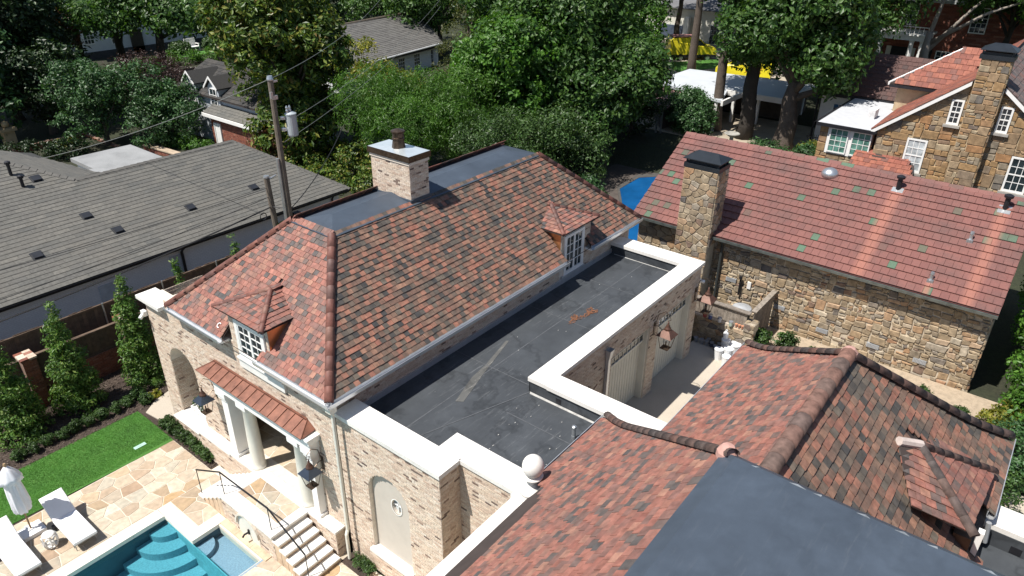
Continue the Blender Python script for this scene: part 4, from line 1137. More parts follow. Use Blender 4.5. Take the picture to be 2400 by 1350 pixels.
def tritiles(a, b, c_, d_=None):
    ee = unit(b-a); nn = unit(np.cross(b-a, c_-a))
    if nn[2] < 0: nn = -nn
    uu = np.cross(nn, ee)
    if (c_-a) @ uu < 0: ee = -ee; uu = -uu; a, b = b, a
    v = c_-a
    more = [((d_-a)@ee, (d_-a)@uu)] if d_ is not None else []
    VT.append((tiles(a, ee, uu, nn, [[(0, 0), (np.linalg.norm(b-a), 0), (v@ee, v@uu)] + more], w=.2, exp=.17), nn))
tritiles(HF, HR, AP); tritiles(EL, HF, AP, BKp); tritiles(HR, VR, AP)
emit(roofC, "roof_tile", "roof_tile_field", VT, TILE, 180)
emit(roofC, "roof_tile", "roof_tile_field", VT2, TILE_GRAZED, 120)
def fl(pts, n, L, k=8):
    """polyline along a hip, lifted by the sweep of the eaves"""
    a, b = A(pts[0], float), A(pts[1], float)
    out = []
    for i in range(k+1):
        f = i/k
        t = f*L
        out.append(a+(b-a)*f + A((0, 0, FLR[0]*max(0, 1-t/FLR[1])**2/0.71)) + A((0, 0, .03)))
    return out
caps(roofC, "ridge_tile", fl(((exC, eyC, EC), (mx, my, mz)), None, LC), RIDGE_OLD, .10, .42)
caps(roofC, "ridge_tile", fl(((wxe, wy1, EC), (wrx, wry, wz)), None, LW), RIDGE_OLD, .11, .42)
caps(roofC, "ridge_tile", fl(((wxe, wy0, EC), (wrx, wry, wz)), None, LW), RIDGE_OLD, .13, .42)
caps(roofC, "ridge_tile", [(xin-.3, wry, wz+.03), (wrx, wry, wz+.03)], RIDGE_OLD, .15, .42)
caps(roofC, "ridge_tile", [HF+A((-.05, -.1, .02)), AP], RIDGE_OLD, .095, .36); caps(roofC, "ridge_tile", [HR, AP], RIDGE_OLD, .095, .36)
MC = M("pale_mortar_cap", (0.52, 0.44, 0.40), .9)
mb = MB(); mb.tube([AP+A((0, 0, .03)), BKp+A((0, 0, .03))], .09, 8); mb.build("ridge_cap", MC, hc)
mb = MB(); PINKM = M("pink_mortar", (0.42, 0.24, 0.20), .9); mb.lathe((wrx+.05, wry, wz-.05), [(.17, 0), (.16, .12), (.09, .2), (.01, .22)], 10); mb.build("ridge_mortar", PINKM, hc); mb = MB(); mb.lathe((mx+.1, my+.1, mz-.12), [(.15, 0), (.145, .1), (.09, .18), (.01, .2)], 10); mb.build("ridge_mortar", PINKM, hc)
# flat top
mb = MB()
a = .12
a, b, za, zb2 = .17, -.06, mz-.17+.085, mz+.075
mb.poly([(mx+a, my+a, za), (xw, my+a, za), (xw, my+b, zb2), (mx+b, my+b, zb2)]); mb.poly([(mx+a, yw, za), (mx+a, my+a, za), (mx+b, my+b, zb2), (mx+b, yw, zb2)])
mb.poly([(xw, my+b, zb2), (xw, yw, zb2), (mx+b, yw, zb2), (mx+b, my+b, zb2)])
mb.build("membrane_top", EPDM_TOP, hc)
SEAM = M("membrane_seam", (0.19, 0.21, 0.23), .6, var=.5, scale=9)
mb = MB()
for k in range(18):
    y = my-.35-k*.42+rng.uniform(-.1, .1); mb.slab([(mx-.085, y, mz+.072), (mx-.085, y-rng.uniform(.06, .22), mz+.072), (mx-.05, y-.1, mz+.072)], (0, 0, .008))
mb.build("seam_scuff", SEAM, hc)
# moss strip / box gutter beside the parapet
mb = MB(); mb.box(xw, 9.2, 5.4, 6.29, 4.3, 4.6); mb.slab([(xw, 5.9, 4.6), (9.3, 5.98, 4.6), (8.6, 5.55, 5.55), (xw, 5.35, 5.7)], (0, 0, .12))
mb.build("box_gutter", M("mossy_gutter", (0.20, 0.20, 0.17), .85, var=.5, scale=3), hc)
gutter(hc, (exC+.05, eyC+.02, EC+.16), (9.5, eyC+.02, EC+.16), (0, 1, 0), mat=GUTTER)
gutter(hc, (wxe+.1, wy1, EC+.16), (exC+.1, wy1, EC+.16), (0, 1, 0)); gutter(hc, (14.41, wy0, EC+.16), (wxe+.1, wy0, EC+.16), (0, -1, 0))
w = MB(); w.box(-9, exC-.3, yw, 6.2, 0, EC-.05); w.box(exC-.4, wxe-.3, wy0+.3, wy1-.3, .5, EC-.02)
wc = w.build("wall", MORTAR, hc)
mb = MB(); mb.box(12.75, 14.3, -.85, -.55, 4.4, 5.75); mb.build("dormer_wall", M("weathered_copper", (0.13, 0.085, 0.055), .6, .4, var=.4), hc)
mb = MB(); mb.box(12.85, 13.0, -1.0, -.9, 4.5, 5.9); mb.build("dormer_trim", WHITE, hc)
# low flat roof and parapet beside the dormer
mb = MB(); mb.poly([(exC-.4, -9, 4.42), (14.6, -9, 4.42), (14.6, -.7, 4.42), (exC-.4, -.7, 4.42)]); mb.build("flat_roof", EPDM, hc)
mb = MB(); mb.box(14.56, 15.2, -9, -.72, .9, 4.8); mb.build("parapet_wall", MORTAR, hc)
for k in range(4): MB().box(14.52, 15.24, -1.0-(k+1)*2.2, -1.0-k*2.2-.004+(0.35 if k == 0 else 0), 4.8, 4.92).build("coping_stone", COPING, hc)
mb = MB(); mb.box(14.5, 14.53, -9, -.7, 4.42, 4.8); mb.build("upstand", EPDM, hc)
MB().box(14.485, 14.499, -1.8, -1.6, 4.46, 4.62).build("scupper", IRON, hc)
mb = MB(); mb.tube([(14.3, -1.1, 5.1), (14.3, -1.16, 4.6)], .05, 8); mb.build("downspout", GUTTER, hc)

# ---------------------------------------------------------------- stone outbuilding with the red roof
D_ = building("stone_house", "rubble stone house with pinkish red tiled roof scattered with green tiles", "house", (30, 6.8, 1))
DT = None
m, nt, p = nodes("concrete_tile"); DT = m
r, g = rnd(nt)
o = ramp(nt, r, [(0, (0.185, 0.076, 0.063)), (.45, (0.212, 0.088, 0.073)), (.945, (0.172, 0.07, 0.06)), (.955, (0.075, 0.13, 0.082)), (1, (0.09, 0.15, 0.097))], 'LINEAR')
dk = ramp(nt, noise(nt, .55, 6, .7), [(.46, (0, 0, 0)), (.70, (.8,)*3)])
o = mix(nt, dk, o, (0.105, 0.062, 0.056))
sx = nt.nodes.new("ShaderNodeSeparateXYZ"); nt.links.new(g.outputs["Position"], sx.inputs[0])
for yc, xhi, wd in ((4.47, 29.65, .34), (.97, 29.8, .30), (2.22, 26.4, .16)):
    dist = math_(nt, 'ABSOLUTE', math_(nt, 'SUBTRACT', sx.outputs[1], yc))
    f = ramp(nt, math_(nt, 'DIVIDE', dist, wd), [(.25, (1, 1, 1)), (.95, (0, 0, 0))])
    low = math_(nt, 'LESS_THAN', sx.outputs[0], xhi)
    o = mix(nt, math_(nt, 'MULTIPLY', f, math_(nt, 'MULTIPLY', low, .72)), o, (0.34, 0.14, 0.10))
    f2 = ramp(nt, math_(nt, 'DIVIDE', dist, wd*3.2), [(.28, (.45,)*3), (.9, (0, 0, 0))])
o = mix(nt, 1.0, o, ramp(nt, noise(nt, 30, 3), [(.3, (.8,)*3), (.7, (1.1,)*3)]), 'MULTIPLY')
nt.links.new(o, p.inputs["Base Color"]); p.inputs["Roughness"].default_value = .75
STONE = Mrand("rubble_stone", [(0, (0.40, 0.31, 0.205)), (.15, (0.29, 0.22, 0.14)), (.3, (0.45, 0.37, 0.26)), (.42, (0.25, 0.205, 0.15)), (.55, (0.34, 0.255, 0.16)), (.68, (0.41, 0.25, 0.14)), (.78, (0.50, 0.43, 0.325)), (.88, (0.22, 0.185, 0.15)), (.95, (0.14, 0.128, 0.12)), (1, (0.37, 0.21, 0.12))],
              .85, grain=.45, gscale=6, bmp=.5, bscale=25)
SMORT = M("stone_mortar", (0.50, 0.43, 0.33), .95, var=.2)
dx0, dy0, dy1, dez, drx, drz = 25.8, 0.0, 13.65, 4.3, 30.25, 6.86
w = MB(); w.box(26.2, 34.2, .12, 13.5, .5, 4.45)
w.add([(26.2, .12, 4.4), (34.2, .12, 4.4), (drx, .12, 6.7), (26.2, 13.5, 4.4), (34.2, 13.5, 4.4), (drx, 13.5, 6.7)], [(0, 1, 2), (5, 4, 3), (0, 2, 5, 3), (1, 4, 5, 2)])
wD = w.build("wall", SMORT, D_)
vo = lambda a, b, c, d, n, asp, sd, j=.42: voronoi(a, b, c, d, n, asp, j, sd)
stones(wD, "stone", "stonework", [((26.2, 13.5, 0), -EY, EZ, (-1, 0, 0), vo(0, 3.6, .9, 4.3, 105, 1.3, 31) + rubble(3.6, 13.38, .9, 4.3, .35, 32, .04)),
                                 ((26.2, .12, 0), EX, EZ, (0, -1, 0), rubble(0, 4.0, .9, 4.4, .5, 33, .035))], STONE, 300, joint=.013, bev=.02, proud=.05, pj=.022)
rp = MB(); rp.slab([(dx0, dy0, dez), (drx, dy0, drz), (drx, dy1, drz), (dx0, dy1, dez)], (0, 0, .03)); rp.slab([(drx, dy0, drz), (34.7, dy0, dez), (34.7, dy1, dez), (drx, dy1, drz)], (0, 0, .03))
rD = rp.build("roof", M("red_roof_edge", (0.20, 0.08, 0.07), .8), D_)
uD = unit((drx-dx0, 0, drz-dez)); nD = np.cross(-EY, uD); LD = math.hypot(drx-dx0, drz-dez)
emit(rD, "roof_tile", "roof_tile_field", [(rows((dx0, dy1, dez+.03), -EY, uD, nD, [[(0, 0), (dy1-dy0, 0), (dy1-dy0, LD), (0, LD)]], .27, .342, .37, .004, .062, -.012, .012, .009, hj=.003, stagger=.5), nD)], DT, 300)
mb = MB()
for k in range(28):
    y = dy0+k*(dy1-dy0)/28
    mb.slab([(drx-.13, y, drz-.03), (drx+.13, y, drz-.03), (drx+.04, y+.5, drz+.07), (drx-.04, y+.5, drz+.07)], (0, 0, .05))
for k in range(28):
    o = MB().add([(drx-.15, dy0+k*.4875, drz-.01), (drx, dy0+k*.4875, drz+.10), (drx+.15, dy0+k*.4875, drz-.01), (drx-.15, dy0+k*.4875+.5, drz-.03), (drx, dy0+k*.4875+.5, drz+.075), (drx+.15, dy0+k*.4875+.5, drz-.03)], [(0, 3, 4, 1), (1, 4, 5, 2), (0, 1, 2)]).build("ridge_tile", DT, rD)
GUTD = M("grey_green_gutter", (0.16, 0.18, 0.17), .5, .3, var=.4, scale=4)
gutter(D_, (dx0+.02, 13.65, dez+.05), (dx0+.02, 11.45, dez+.05), (-1, 0, 0), mat=GUTD); gutter(D_, (dx0+.02, 9.95, dez+.05), (dx0+.02, dy0, dez+.05), (-1, 0, 0), mat=GUTD)
mb = MB(); mb.box(dx0, 26.2, 0.1, 13.6, dez-.12, dez-.06); mb.build("soffit", M("dark_fascia", (0.05, .045, .04), .7), D_)
mb = MB(); mb.tube([(25.85, 9.6, 4.2), (26.05, 9.6, 3.9), (26.05, 9.6, 1.0)], .06, 8); mb.build("downspout", M("dark_downspout", (0.04, 0.045, 0.045), .5), D_)
# chimney
mb = MB(); mb.box(25.48, 26.45, 9.99, 11.41, .6, 7.02); cD = mb.build("chimney", SMORT, D_)
stones(cD, "chimney_stone", "chimney_stonework", [((25.48, 11.41, 0), -EY, EZ, (-1, 0, 0), vo(0, 1.42, 1.0, 7.0, 125, 1.2, 41)), ((25.48, 9.99, 0), EX, EZ, (0, -1, 0), vo(0, .97, 3.9, 7.0, 36, 1.2, 42))], STONE, 140, joint=.012, bev=.016, proud=.035, pj=.014)
BLKM = M("black_sheet_metal", (0.035, 0.042, 0.05), .4, .5, var=.2)
def chimcap(parent, x0, x1, y0, y1, z, h1=.17, h2=.17, h3=.27, ridge=.4):
    mb = MB(); mb.box(x0-.03, x1+.03, y0-.03, y1+.03, z, z+h1)
    for x in (x0+.06, x1-.06):
        for y in (y0+.06, y1-.06): mb.box(x-.03, x+.03, y-.03, y+.03, z+h1, z+h1+h2)
    mb.box(x0+.12, x1-.12, y0+.12, y1-.12, z+h1, z+h1+h2*.6)
    xm, ym = (x0+x1)/2, (y0+y1)/2; zz = z+h1+h2; a = .07
    mb.add([(x0-a, y0-a, zz), (x1+a, y0-a, zz), (x1+a, y1+a, zz), (x0-a, y1+a, zz), (x0-a, y0-a, zz+.03), (x1+a, y0-a, zz+.03), (x1+a, y1+a, zz+.03), (x0-a, y1+a, zz+.03), (xm, ym-ridge, zz+h3), (xm, ym+ridge, zz+h3)],
           [(3, 2, 1, 0), (0, 1, 5, 4), (1, 2, 6, 5), (2, 3, 7, 6), (3, 0, 4, 7), (4, 5, 8), (5, 6, 9, 8), (6, 7, 9), (7, 4, 8, 9)])
    return mb.build("chimney_cap", BLKM, parent)
chimcap(cD, 25.48, 26.45, 9.99, 11.41, 7.0)
# roof furniture
def roofpt(x): return dez+.06+(x-dx0)*(drz-dez)/(drx-dx0)
mb = MB(); mb.lathe((29.65, 7.03, roofpt(29.65)-.02), [(.33, -.1), (.33, .05), (.31, .10), (.22, .20), (.1, .25), (.01, .26)], 20); mb.build("dome_vent", STEEL, D_, True)
for (x, y, h, nm) in ((29.6, 4.47, .42, "flue_pipe"), (29.7, .97, .42, "flue_pipe")):
    mb = MB(); mb.lathe((x, y, roofpt(x)), [(.09, -.15), (.09, h), (.15, h), (.16, h+.08), (.05, h+.13)], 10); o = mb.build(nm, IRON, D_)
    mb = MB(); mb.slab([(x-.22, y-.2, roofpt(x-.22)+.01), (x+.1, y-.2, roofpt(x+.1)+.01), (x+.1, y+.2, roofpt(x+.1)+.01), (x-.22, y+.2, roofpt(x-.22)+.01)], (0, 0, .012)); mb.build("flashing", STEEL, o)
for (x, y) in ((28.2, 1.59), (26.35, 2.22)):
    mb = MB(); mb.lathe((x, y, roofpt(x)), [(.06, -.1), (.06, .22), (.075, .22), (.06, .3)], 10); mb.box(x-.14, x+.08, y-.1, y+.1, roofpt(x)-.08, roofpt(x)+.02); mb.build("vent_pipe", STEEL, D_)
VENT = M("grey_grille", (0.33, 0.34, 0.35), .6, var=.1)
for y, z in ((6.95, 1.95), (5.2, 1.55), (3.35, 1.6), (1.75, 1.6), (9.05, 2.5)):
    mb = MB(); mb.box(26.13, 26.2, y-.22, y+.22, z-.09, z+.09)
    for k in range(9): mb.box(26.115, 26.13, y-.2+k*.045, y-.18+k*.045, z-.08, z+.08)
    mb.build("foundation_vent", VENT, D_)
mb = MB(); mb.box(26.1, 26.2, 8.2, 8.35, 2.35, 2.65); mb.build("meter_box", WHITE, D_)
mb = MB(); mb.tube([(26.05, 8.62, 2.0), (26.05, 8.62, 2.75)], .045, 6); mb.tube([(26.0, 8.62, 2.75), (26.0, 8.62, 2.85)], .07, 6); mb.build("wall_pipe", IRON, D_)
# ---------------------------------------------------------------- big stone gabled house behind
E_ = building("gabled_stone_house", "tall brown stone gabled house with white sash windows and capped stone chimney", "house", (46, 4, 1.8))
STONE2 = Mrand("brown_fieldstone", [(0, (0.31, 0.20, 0.10)), (.2, (0.40, 0.25, 0.12)), (.38, (0.27, 0.185, 0.11)), (.52, (0.36, 0.27, 0.17)), (.66, (0.38, 0.20, 0.09)), (.78, (0.24, 0.20, 0.15)), (.88, (0.43, 0.34, 0.22)), (.95, (0.16, 0.145, 0.13)), (1, (0.40, 0.22, 0.10))],
               .85, grain=.4, gscale=5, bmp=.5, bscale=20)
MORT2 = M("fieldstone_mortar", (0.46, 0.36, 0.23), .95, var=.2)
gx_ = 42.0
def gz(y): return 9.1-abs(y-3.75)*.79
gout = [(8.05-8.05, 1.2), (8.05+2.2, 1.2), (8.05+2.2, gz(-2.2)), (8.05-3.75, 9.0), (0, gz(8.05))]
wins = [(5.03, 4.48, 6.40, 7.65), (2.90, 2.36, 6.37, 7.62), (6.54, 5.57, 3.64, 5.40), (1.82, .85, 3.6, 5.36)]
holes = [rect(8.05-a, 8.05-b, c, d) for a, b, c, d in wins]
w = MB(); wallprism(w, (gx_, 8.05, 0), -EY, EZ, (-1, 0, 0), gout, holes, .3)
w.box(42.3, 54, -2.2, -2.0, 1.2, 4.4); w.box(42.3, 54, 7.85, 8.05, 1.2, 5.6)
wE = w.build("wall", MORT2, E_)
def keepE(q):
    a = A(q); 
    y = 8.05-a[:, 0]; z = a[:, 1]
    if any(z > 9.1-np.abs(y-3.75)*.79-.02): return False
    for (y1, y0, z0, z1) in wins:
        if (y.max() > y0) and (y.min() < y1) and (z.max() > z0) and (z.min() < z1):
            return False
    return True
def stones_around(x0, x1, z0, z1, n, asp, seed, wins_, clipz=None):
    """Voronoi stones with the openings and the rake cut out of them"""
    out = []
    for poly in rubble(x0, x1, z0, z1, n, seed, .035, asp):
        ps = [poly]
        for (a, b, c, d) in wins_:
            nxt = []
            for q in ps:
                xs = [p[0] for p in q]; zs = [p[1] for p in q]
                if max(xs) <= a or min(xs) >= b or max(zs) <= c or min(zs) >= d: nxt.append(q); continue
                # keep the largest piece outside the opening
                cand = [clip(q, (1, 0), a), clip(q, (-1, 0), -b), clip(q, (0, 1), c), clip(q, (0, -1), -d)]
                cand = [k for k in cand if k and len(k) > 2]
                if cand: nxt.append(max(cand, key=area))
            ps = nxt
        if clipz:
            for (nx, nz, dd) in clipz: ps = [k for k in (clip(q, (nx, nz), dd) for q in ps) if k and len(k) > 2]
        out += ps
    return out
def area(q): return abs(sum(q[i][0]*q[(i+1) % len(q)][1]-q[(i+1) % len(q)][0]*q[i][1] for i in range(len(q)))/2)
def clip(q, n, d):
    """part of q with n.p <= d"""
    out = []
    for i in range(len(q)):
        a, b = q[i], q[(i+1) % len(q)]
        da = n[0]*a[0]+n[1]*a[1]-d; db = n[0]*b[0]+n[1]*b[1]-d
        if da <= 0: out.append(a)
        if (da < 0) != (db < 0) and da != db:
            t = da/(da-db); out.append((a[0]+t*(b[0]-a[0]), a[1]+t*(b[1]-a[1])))
    return out
cw = [(8.05-a, 8.05-b, c-.08, d) for a, b, c, d in wins]
sA = 8.05-3.75
cz = [(.79, 1, 9.1+.79*sA), (-.79, 1, 9.1-.79*sA)]
cz = [(-.79, 1.0, 9.0-.79*sA), (.79, 1.0, 9.0+.79*sA)]
stones(wE, "stone", "stonework", [((gx_, 8.05, 0), -EY, EZ, (-1, 0, 0), stones_around(0, 10.25, 2.2, 9.0, .62, 1.5, 51, cw, cz))], STONE2, 300, joint=.014, bev=.02, proud=.06, pj=.022)
mb = MB(); mb.box(41.5, 42.6, 3.05, 4.30, 1.2, 9.75); cE = mb.build("chimney", MORT2, E_)
stones(cE, "chimney_stone", "chimney_stonework", [((41.5, 4.30, 0), -EY, EZ, (-1, 0, 0), rubble(0, 1.25, 2.5, 9.74, .55, 55, .03)), ((41.5, 3.05, 0), EX, EZ, (0, -1, 0), rubble(0, .5, 2.5, 9.74, .5, 56, .03))], STONE2, 90, joint=.013, bev=.018, proud=.05, pj=.015)
chimcap(cE, 41.45, 42.6, 3.0, 4.38, 9.75, .2, .2, .3, .3)
for k, (a, b, c, d) in enumerate(wins):
    window(E_, (41.93, a, c), -EY, EZ, (-1, 0, 0), a-b, d-c, 2 if k < 2 else 3, 4, gmat=(GLASS, GLASS, GLASS_PALE, GLASS)[k], casing=.09, bar=.03, sash=True, name="sash_window")
    MB().box(41.8, 42.05, b-.1, a+.1, c-.13, c-.01).build("window_sill", M("grey_sill_%d" % k, (.33, .31, .28), .8) if k == 0 else bpy.data.materials["grey_sill_0"], E_)
def slope(parent, name, pts, mat, d=.08):
    mb = MB(); mb.slab(pts, (0, 0, d)); return mb.build(name, mat, parent)
RT = Mrand("flat_red_tile", [(0, (0.25, 0.085, 0.06)), (.4, (0.31, 0.115, 0.075)), (.75, (0.21, 0.075, 0.055)), (1, (0.17, 0.09, 0.075))], .75, grain=.3, gscale=5)
def tiledquad(parent, nm, a, b, c, d, w=.32, ex=.33, lim=120, mat=None):
    """a,b eave; d,c ridge above a,b"""
    a, b, c, d = (A(v, float) for v in (a, b, c, d))
    e = unit(b-a); n = unit(np.cross(b-a, d-a)); 
    if n[2] < 0: n = -n
    u = np.cross(n, e)
    if (d-a)@u < 0: u = -u
    loop = [(0, 0), ((b-a)@e, 0), ((c-a)@e, (c-a)@u), ((d-a)@e, (d-a)@u)]
    VT2 = rows(a, e, u, n, [loop], w, ex, ex*1.3, .01, .05, 0, .02, .012, hj=.006)
    emit(parent, "roof_tile", "roof_tile_field", [(VT2, n)], mat or RT, lim)
ry = 3.75
rE = slope(E_, "roof", [(41.75, 8.35, gz(8.35)), (54, 8.35, gz(8.35)), (54, ry, 9.1), (41.75, ry, 9.1)][::-1], UNDER)
slope(E_, "roof_side", [(41.75, -2.5, gz(-2.5)), (54, -2.5, gz(-2.5)), (54, ry, 9.1), (41.75, ry, 9.1)], UNDER)
tiledquad(rE, "t", (54, 8.35, gz(8.35)+.08), (41.75, 8.35, gz(8.35)+.08), (41.75, ry, 9.18), (54, ry, 9.18), lim=60)
SLATET = Mrand("grey_weathered_tile", [(0, (0.12, 0.105, 0.10)), (.5, (0.16, 0.12, 0.11)), (.8, (0.21, 0.11, 0.09)), (1, (0.10, 0.095, 0.095))], .8, grain=.4, gscale=4)
tiledquad(rE, "t", (41.75, -2.5, gz(-2.5)+.08), (54, -2.5, gz(-2.5)+.08), (54, ry, 9.18), (41.75, ry, 9.18), lim=100, mat=SLATET)
mb = MB()
for y0, y1 in ((8.35, 4.4), (2.95, -2.4)):
    mb.slab([(41.72, y0, gz(y0)-.16), (41.72, y1, gz(y1)-.16), (41.72, y1, gz(y1)+.04), (41.72, y0, gz(y0)+.04)], (.06, 0, 0))
mb.build("rake_board", WHITE, E_)
# sunroom with the white roof
mb = MB(); mb.box(42.05, 49, 8.2, 11.0, 1.2, 5.3); sr = mb.build("sunroom_wall", REDMORTAR, E_)
stones(sr, "stone", "sunroom_stonework", [((42.05, 11.0, 0), -EY, EZ, (-1, 0, 0), stones_around(0, 2.8, 2.4, 5.3, .55, 1.5, 57, [(.45, 2.72, 3.85, 5.3)]))], STONE2, 40, joint=.014, bev=.02, proud=.05, pj=.02)
mb = MB(); mb.box(41.85, 49.2, 8.1, 11.2, 5.3, 5.42); mb.build("sunroom_roof", M("white_membrane", (0.50, 0.51, 0.53), .6, var=.08), E_)
mb = MB(); mb.box(41.7, 41.85, 8.1, 11.3, 5.28, 5.45); mb.box(41.7, 49.2, 11.2, 11.32, 5.28, 5.45); mb.build("gutter", IRON, E_)
mb = MB(); mb.box(41.98, 42.05, 8.25, 10.55, 3.8, 5.28); mb.build("window_surround", WHITE, E_)
for y in (10.43, 9.25): window(E_, (41.94, y, 3.88), -EY, EZ, (-1, 0, 0), 1.0, 1.36, 3, 4, gmat=GLASS_GREEN, casing=.06, bar=.025, name="casement_window")
mb = MB(); mb.box(44.5, 45.3, 8.9, 9.3, 5.42, 5.9); mb.build("rooftop_unit", M("pale_unit", (.62, .61, .6), .5), E_)
# lower porch roof in front
PR = slope(E_, "porch_roof", [(40.6, 8.9, 3.5), (40.6, 5.6, 3.5), (41.95, 5.9, 3.95), (41.95, 7.7, 4.22), (41.95, 8.9, 4.1)][::-1], UNDER)
tiledquad(PR, "t", (40.6, 8.9, 3.6), (40.6, 5.6, 3.6), (41.9, 6.2, 4.22), (41.9, 8.9, 4.22), lim=40)
# back cross roof and white wing
rc = slope(E_, "cross_roof", [(46.9, 9.0, 7.0), (46.9, 5.6, 7.0), (48.7, 4.6, 9.0), (48.5, 6.0, 9.0)][::-1], UNDER)
tiledquad(rc, "t", (46.9, 8.95, 7.05), (46.9, 5.6, 7.05), (48.7, 4.6, 9.06), (48.5, 6.0, 9.06), lim=60)
mb = MB(); mb.box(46.85, 46.95, 5.6, 9.0, 6.85, 7.0); mb.build("cross_gutter", IRON, E_)
mb = MB(); mb.slab([(46.9, 9.05, 6.95), (48.5, 6.05, 8.95), (48.5, 6.05, 9.12), (46.9, 9.05, 7.12)], (0, .05, 0)); mb.build("cross_rake", WHITE, E_)
mb = MB(); mb.box(47.3, 50, 5.6, 8.6, 5.3, 6.9); wx = mb.build("cross_wall", MORT2, E_)
mb = MB(); mb.box(49.9, 56, 6.5, 13.4, 1.5, 5.35); mb.build("white_wing_wall", WHITE, E_)
rw = slope(E_, "wing_roof", [(49.4, 13.6, 5.45), (49.4, 8.6, 5.45), (52.6, 7.6, 7.5), (52.2, 12.9, 7.5)][::-1], UNDER)
tiledquad(rw, "t", (49.4, 13.6, 5.52), (49.4, 8.4, 5.52), (52.6, 7.4, 7.58), (52.2, 12.9, 7.58), lim=80, mat=Mrand("shaded_brown_tile", [(0, (0.085, 0.05, 0.045)), (.6, (0.11, 0.06, 0.052)), (1, (0.07, 0.048, 0.045))], .8))  # brown base darkened to carry the shade of the trees over this roof
mb = MB(); mb.box(49.25, 49.42, 8.6, 13.7, 5.3, 5.5); mb.tube([(49.5, 13.5, 5.3), (49.6, 13.5, 1.5)], .07, 6); mb.build("wing_gutter", IRON, E_)
window(E_, (49.85, 12.6, 3.6), -EY, EZ, (-1, 0, 0), .75, 1.2, 2, 3, casing=.07, name="wing_window", panes=False)

# ---------------------------------------------------------------- grey shingled house beyond the fence
G_ = building("shingled_house", "long low white brick house with grey shingle roof behind the fence", "house", (10, 33, 0))
SH = Mrand("grey_shingle", [(0, (0.125, 0.122, 0.112)), (.4, (0.145, 0.14, 0.125)), (.8, (0.112, 0.112, 0.104)), (1, (0.165, 0.158, 0.14))], .9, grain=.3, gscale=10, bmp=.4, bscale=90, blotch=((.17, .155, .13), .5, .35))
m, nt, p = nodes("painted_brick")
bt = nt.nodes.new("ShaderNodeTexBrick"); bt.inputs["Scale"].default_value = 1.0; bt.inputs["Brick Width"].default_value = .21; bt.inputs["Row Height"].default_value = .072; bt.inputs["Mortar Size"].default_value = .008
g_ = nt.nodes.new("ShaderNodeNewGeometry"); sx = nt.nodes.new("ShaderNodeSeparateXYZ"); cx = nt.nodes.new("ShaderNodeCombineXYZ")
nt.links.new(g_.outputs["Position"], sx.inputs[0]); nt.links.new(sx.outputs[0], cx.inputs[0]); nt.links.new(sx.outputs[2], cx.inputs[1]); nt.links.new(cx.outputs[0], bt.inputs["Vector"])
bt.inputs["Color1"].default_value = (.76, .78, .80, 1); bt.inputs["Color2"].default_value = (.70, .72, .75, 1); bt.inputs["Mortar"].default_value = (.62, .64, .67, 1)
nt.links.new(bt.outputs[0], p.inputs["Base Color"]); p.inputs["Roughness"].default_value = .7
bump(nt, p, bt.outputs["Fac"], -.4, .01)
PBRICK = m
w = MB(); w.box(-8, 22.4, 29.2, 38, -.1, 2.62); wG = w.build("wall", PBRICK, G_)
ge, gr_, gey, gry = 2.7, 5.0, 28.8, 33.9
dz = (gr_-ge)/(gry-gey)
rp = MB(); q = .02
rp.poly([(-9, gey, ge-q), (22.85, gey, ge-q), (19.65, gry, gr_-q), (11.85, gry, gr_-q), (7.6, 38.2, ge+dz*(38.2-gey)-q), (-9, 38.2, ge+dz*(38.2-gey)-q)])
rp.poly([(22.85, gey, ge-q), (22.85, 39, ge-q), (19.65, gry, gr_-q)]); rp.poly([(19.65, gry, gr_-q), (22.85, 39, ge-q), (13.5, 39, ge-q), (11.85, gry, gr_-q)])
rG = rp.build("roof", M("shingle_edge", (.05, .05, .048), .9), G_)
uG = unit((0, gry-gey, gr_-ge)); nG = np.cross(EX, uG); LGt = lambda y: (y-gey)/(gry-gey)*math.hypot(gry-gey, gr_-ge)
main = [(0, 0), (31.85, 0), (28.65, LGt(gry)), (20.85, LGt(gry)), (16.6, LGt(38.2)), (0, LGt(38.2))]
VG = [(rows((-9, gey, ge), EX, uG, nG, [main], .62, .225, .25, .006, .024, 0, .006, .006, hj=.002, stagger=.37), nG)]
uGE = unit((-3.2, 0, 2.3)); nGE = np.cross(EY, uGE); LE_ = math.hypot(3.2, 2.3)
VG.append((rows((22.85, gey, ge), EY, uGE, nGE, [[(0, 0), (10.2, 0), (gry-gey, LE_)]], .62, .225, .25, .006, .024, 0, .006, .006), nGE))
# rear slope seen over the valley
a_, b_, c_, d_ = A((14.6, 38.4, 3.55)), A((15.3, 40.0, 3.3)), A((11.2, 43, 5.6)), A((7.6, 38.2, 6.95))
rp = MB(); rp.poly([(11.85, gry, gr_-.3), (14.7, 38.6, 3.2), (13.0, 42, 4.3), (7.6, 38.2, 6.5)]); rp.build("rear_roof", bpy.data.materials["shingle_edge"], G_)
nn = unit(np.cross(A((14.7, 38.6, 3.5))-A((11.85, gry, gr_)), A((7.6, 38.2, 6.9))-A((11.85, gry, gr_))))
if nn[2] < 0: nn = -nn
O2 = A((11.85, gry, gr_-.02)); dn_ = unit(A((0, 0, -1.))-nn*(-nn[2])); e2 = np.cross(-dn_, nn)
pts = [A(p) for p in ((11.85, gry, gr_-.02), (14.7, 38.6, 3.5), (13.0, 42, 4.6), (7.6, 38.2, 6.9))]
O3 = A((14.7, 38.6, 3.5)); uu = -dn_; e3 = np.cross(uu, nn)
VG.append((rows(O3, e3, uu, nn, [[((p_-O3)@e3, (p_-O3)@uu) for p_ in pts]], .62, .225, .25, .006, .024, 0, .006, .006), nn))
emit(rG, "shingle", "shingle_field", VG, SH, 300)
CAPG = M("shingle_ridge_cap", (.115, .11, .10), .9)
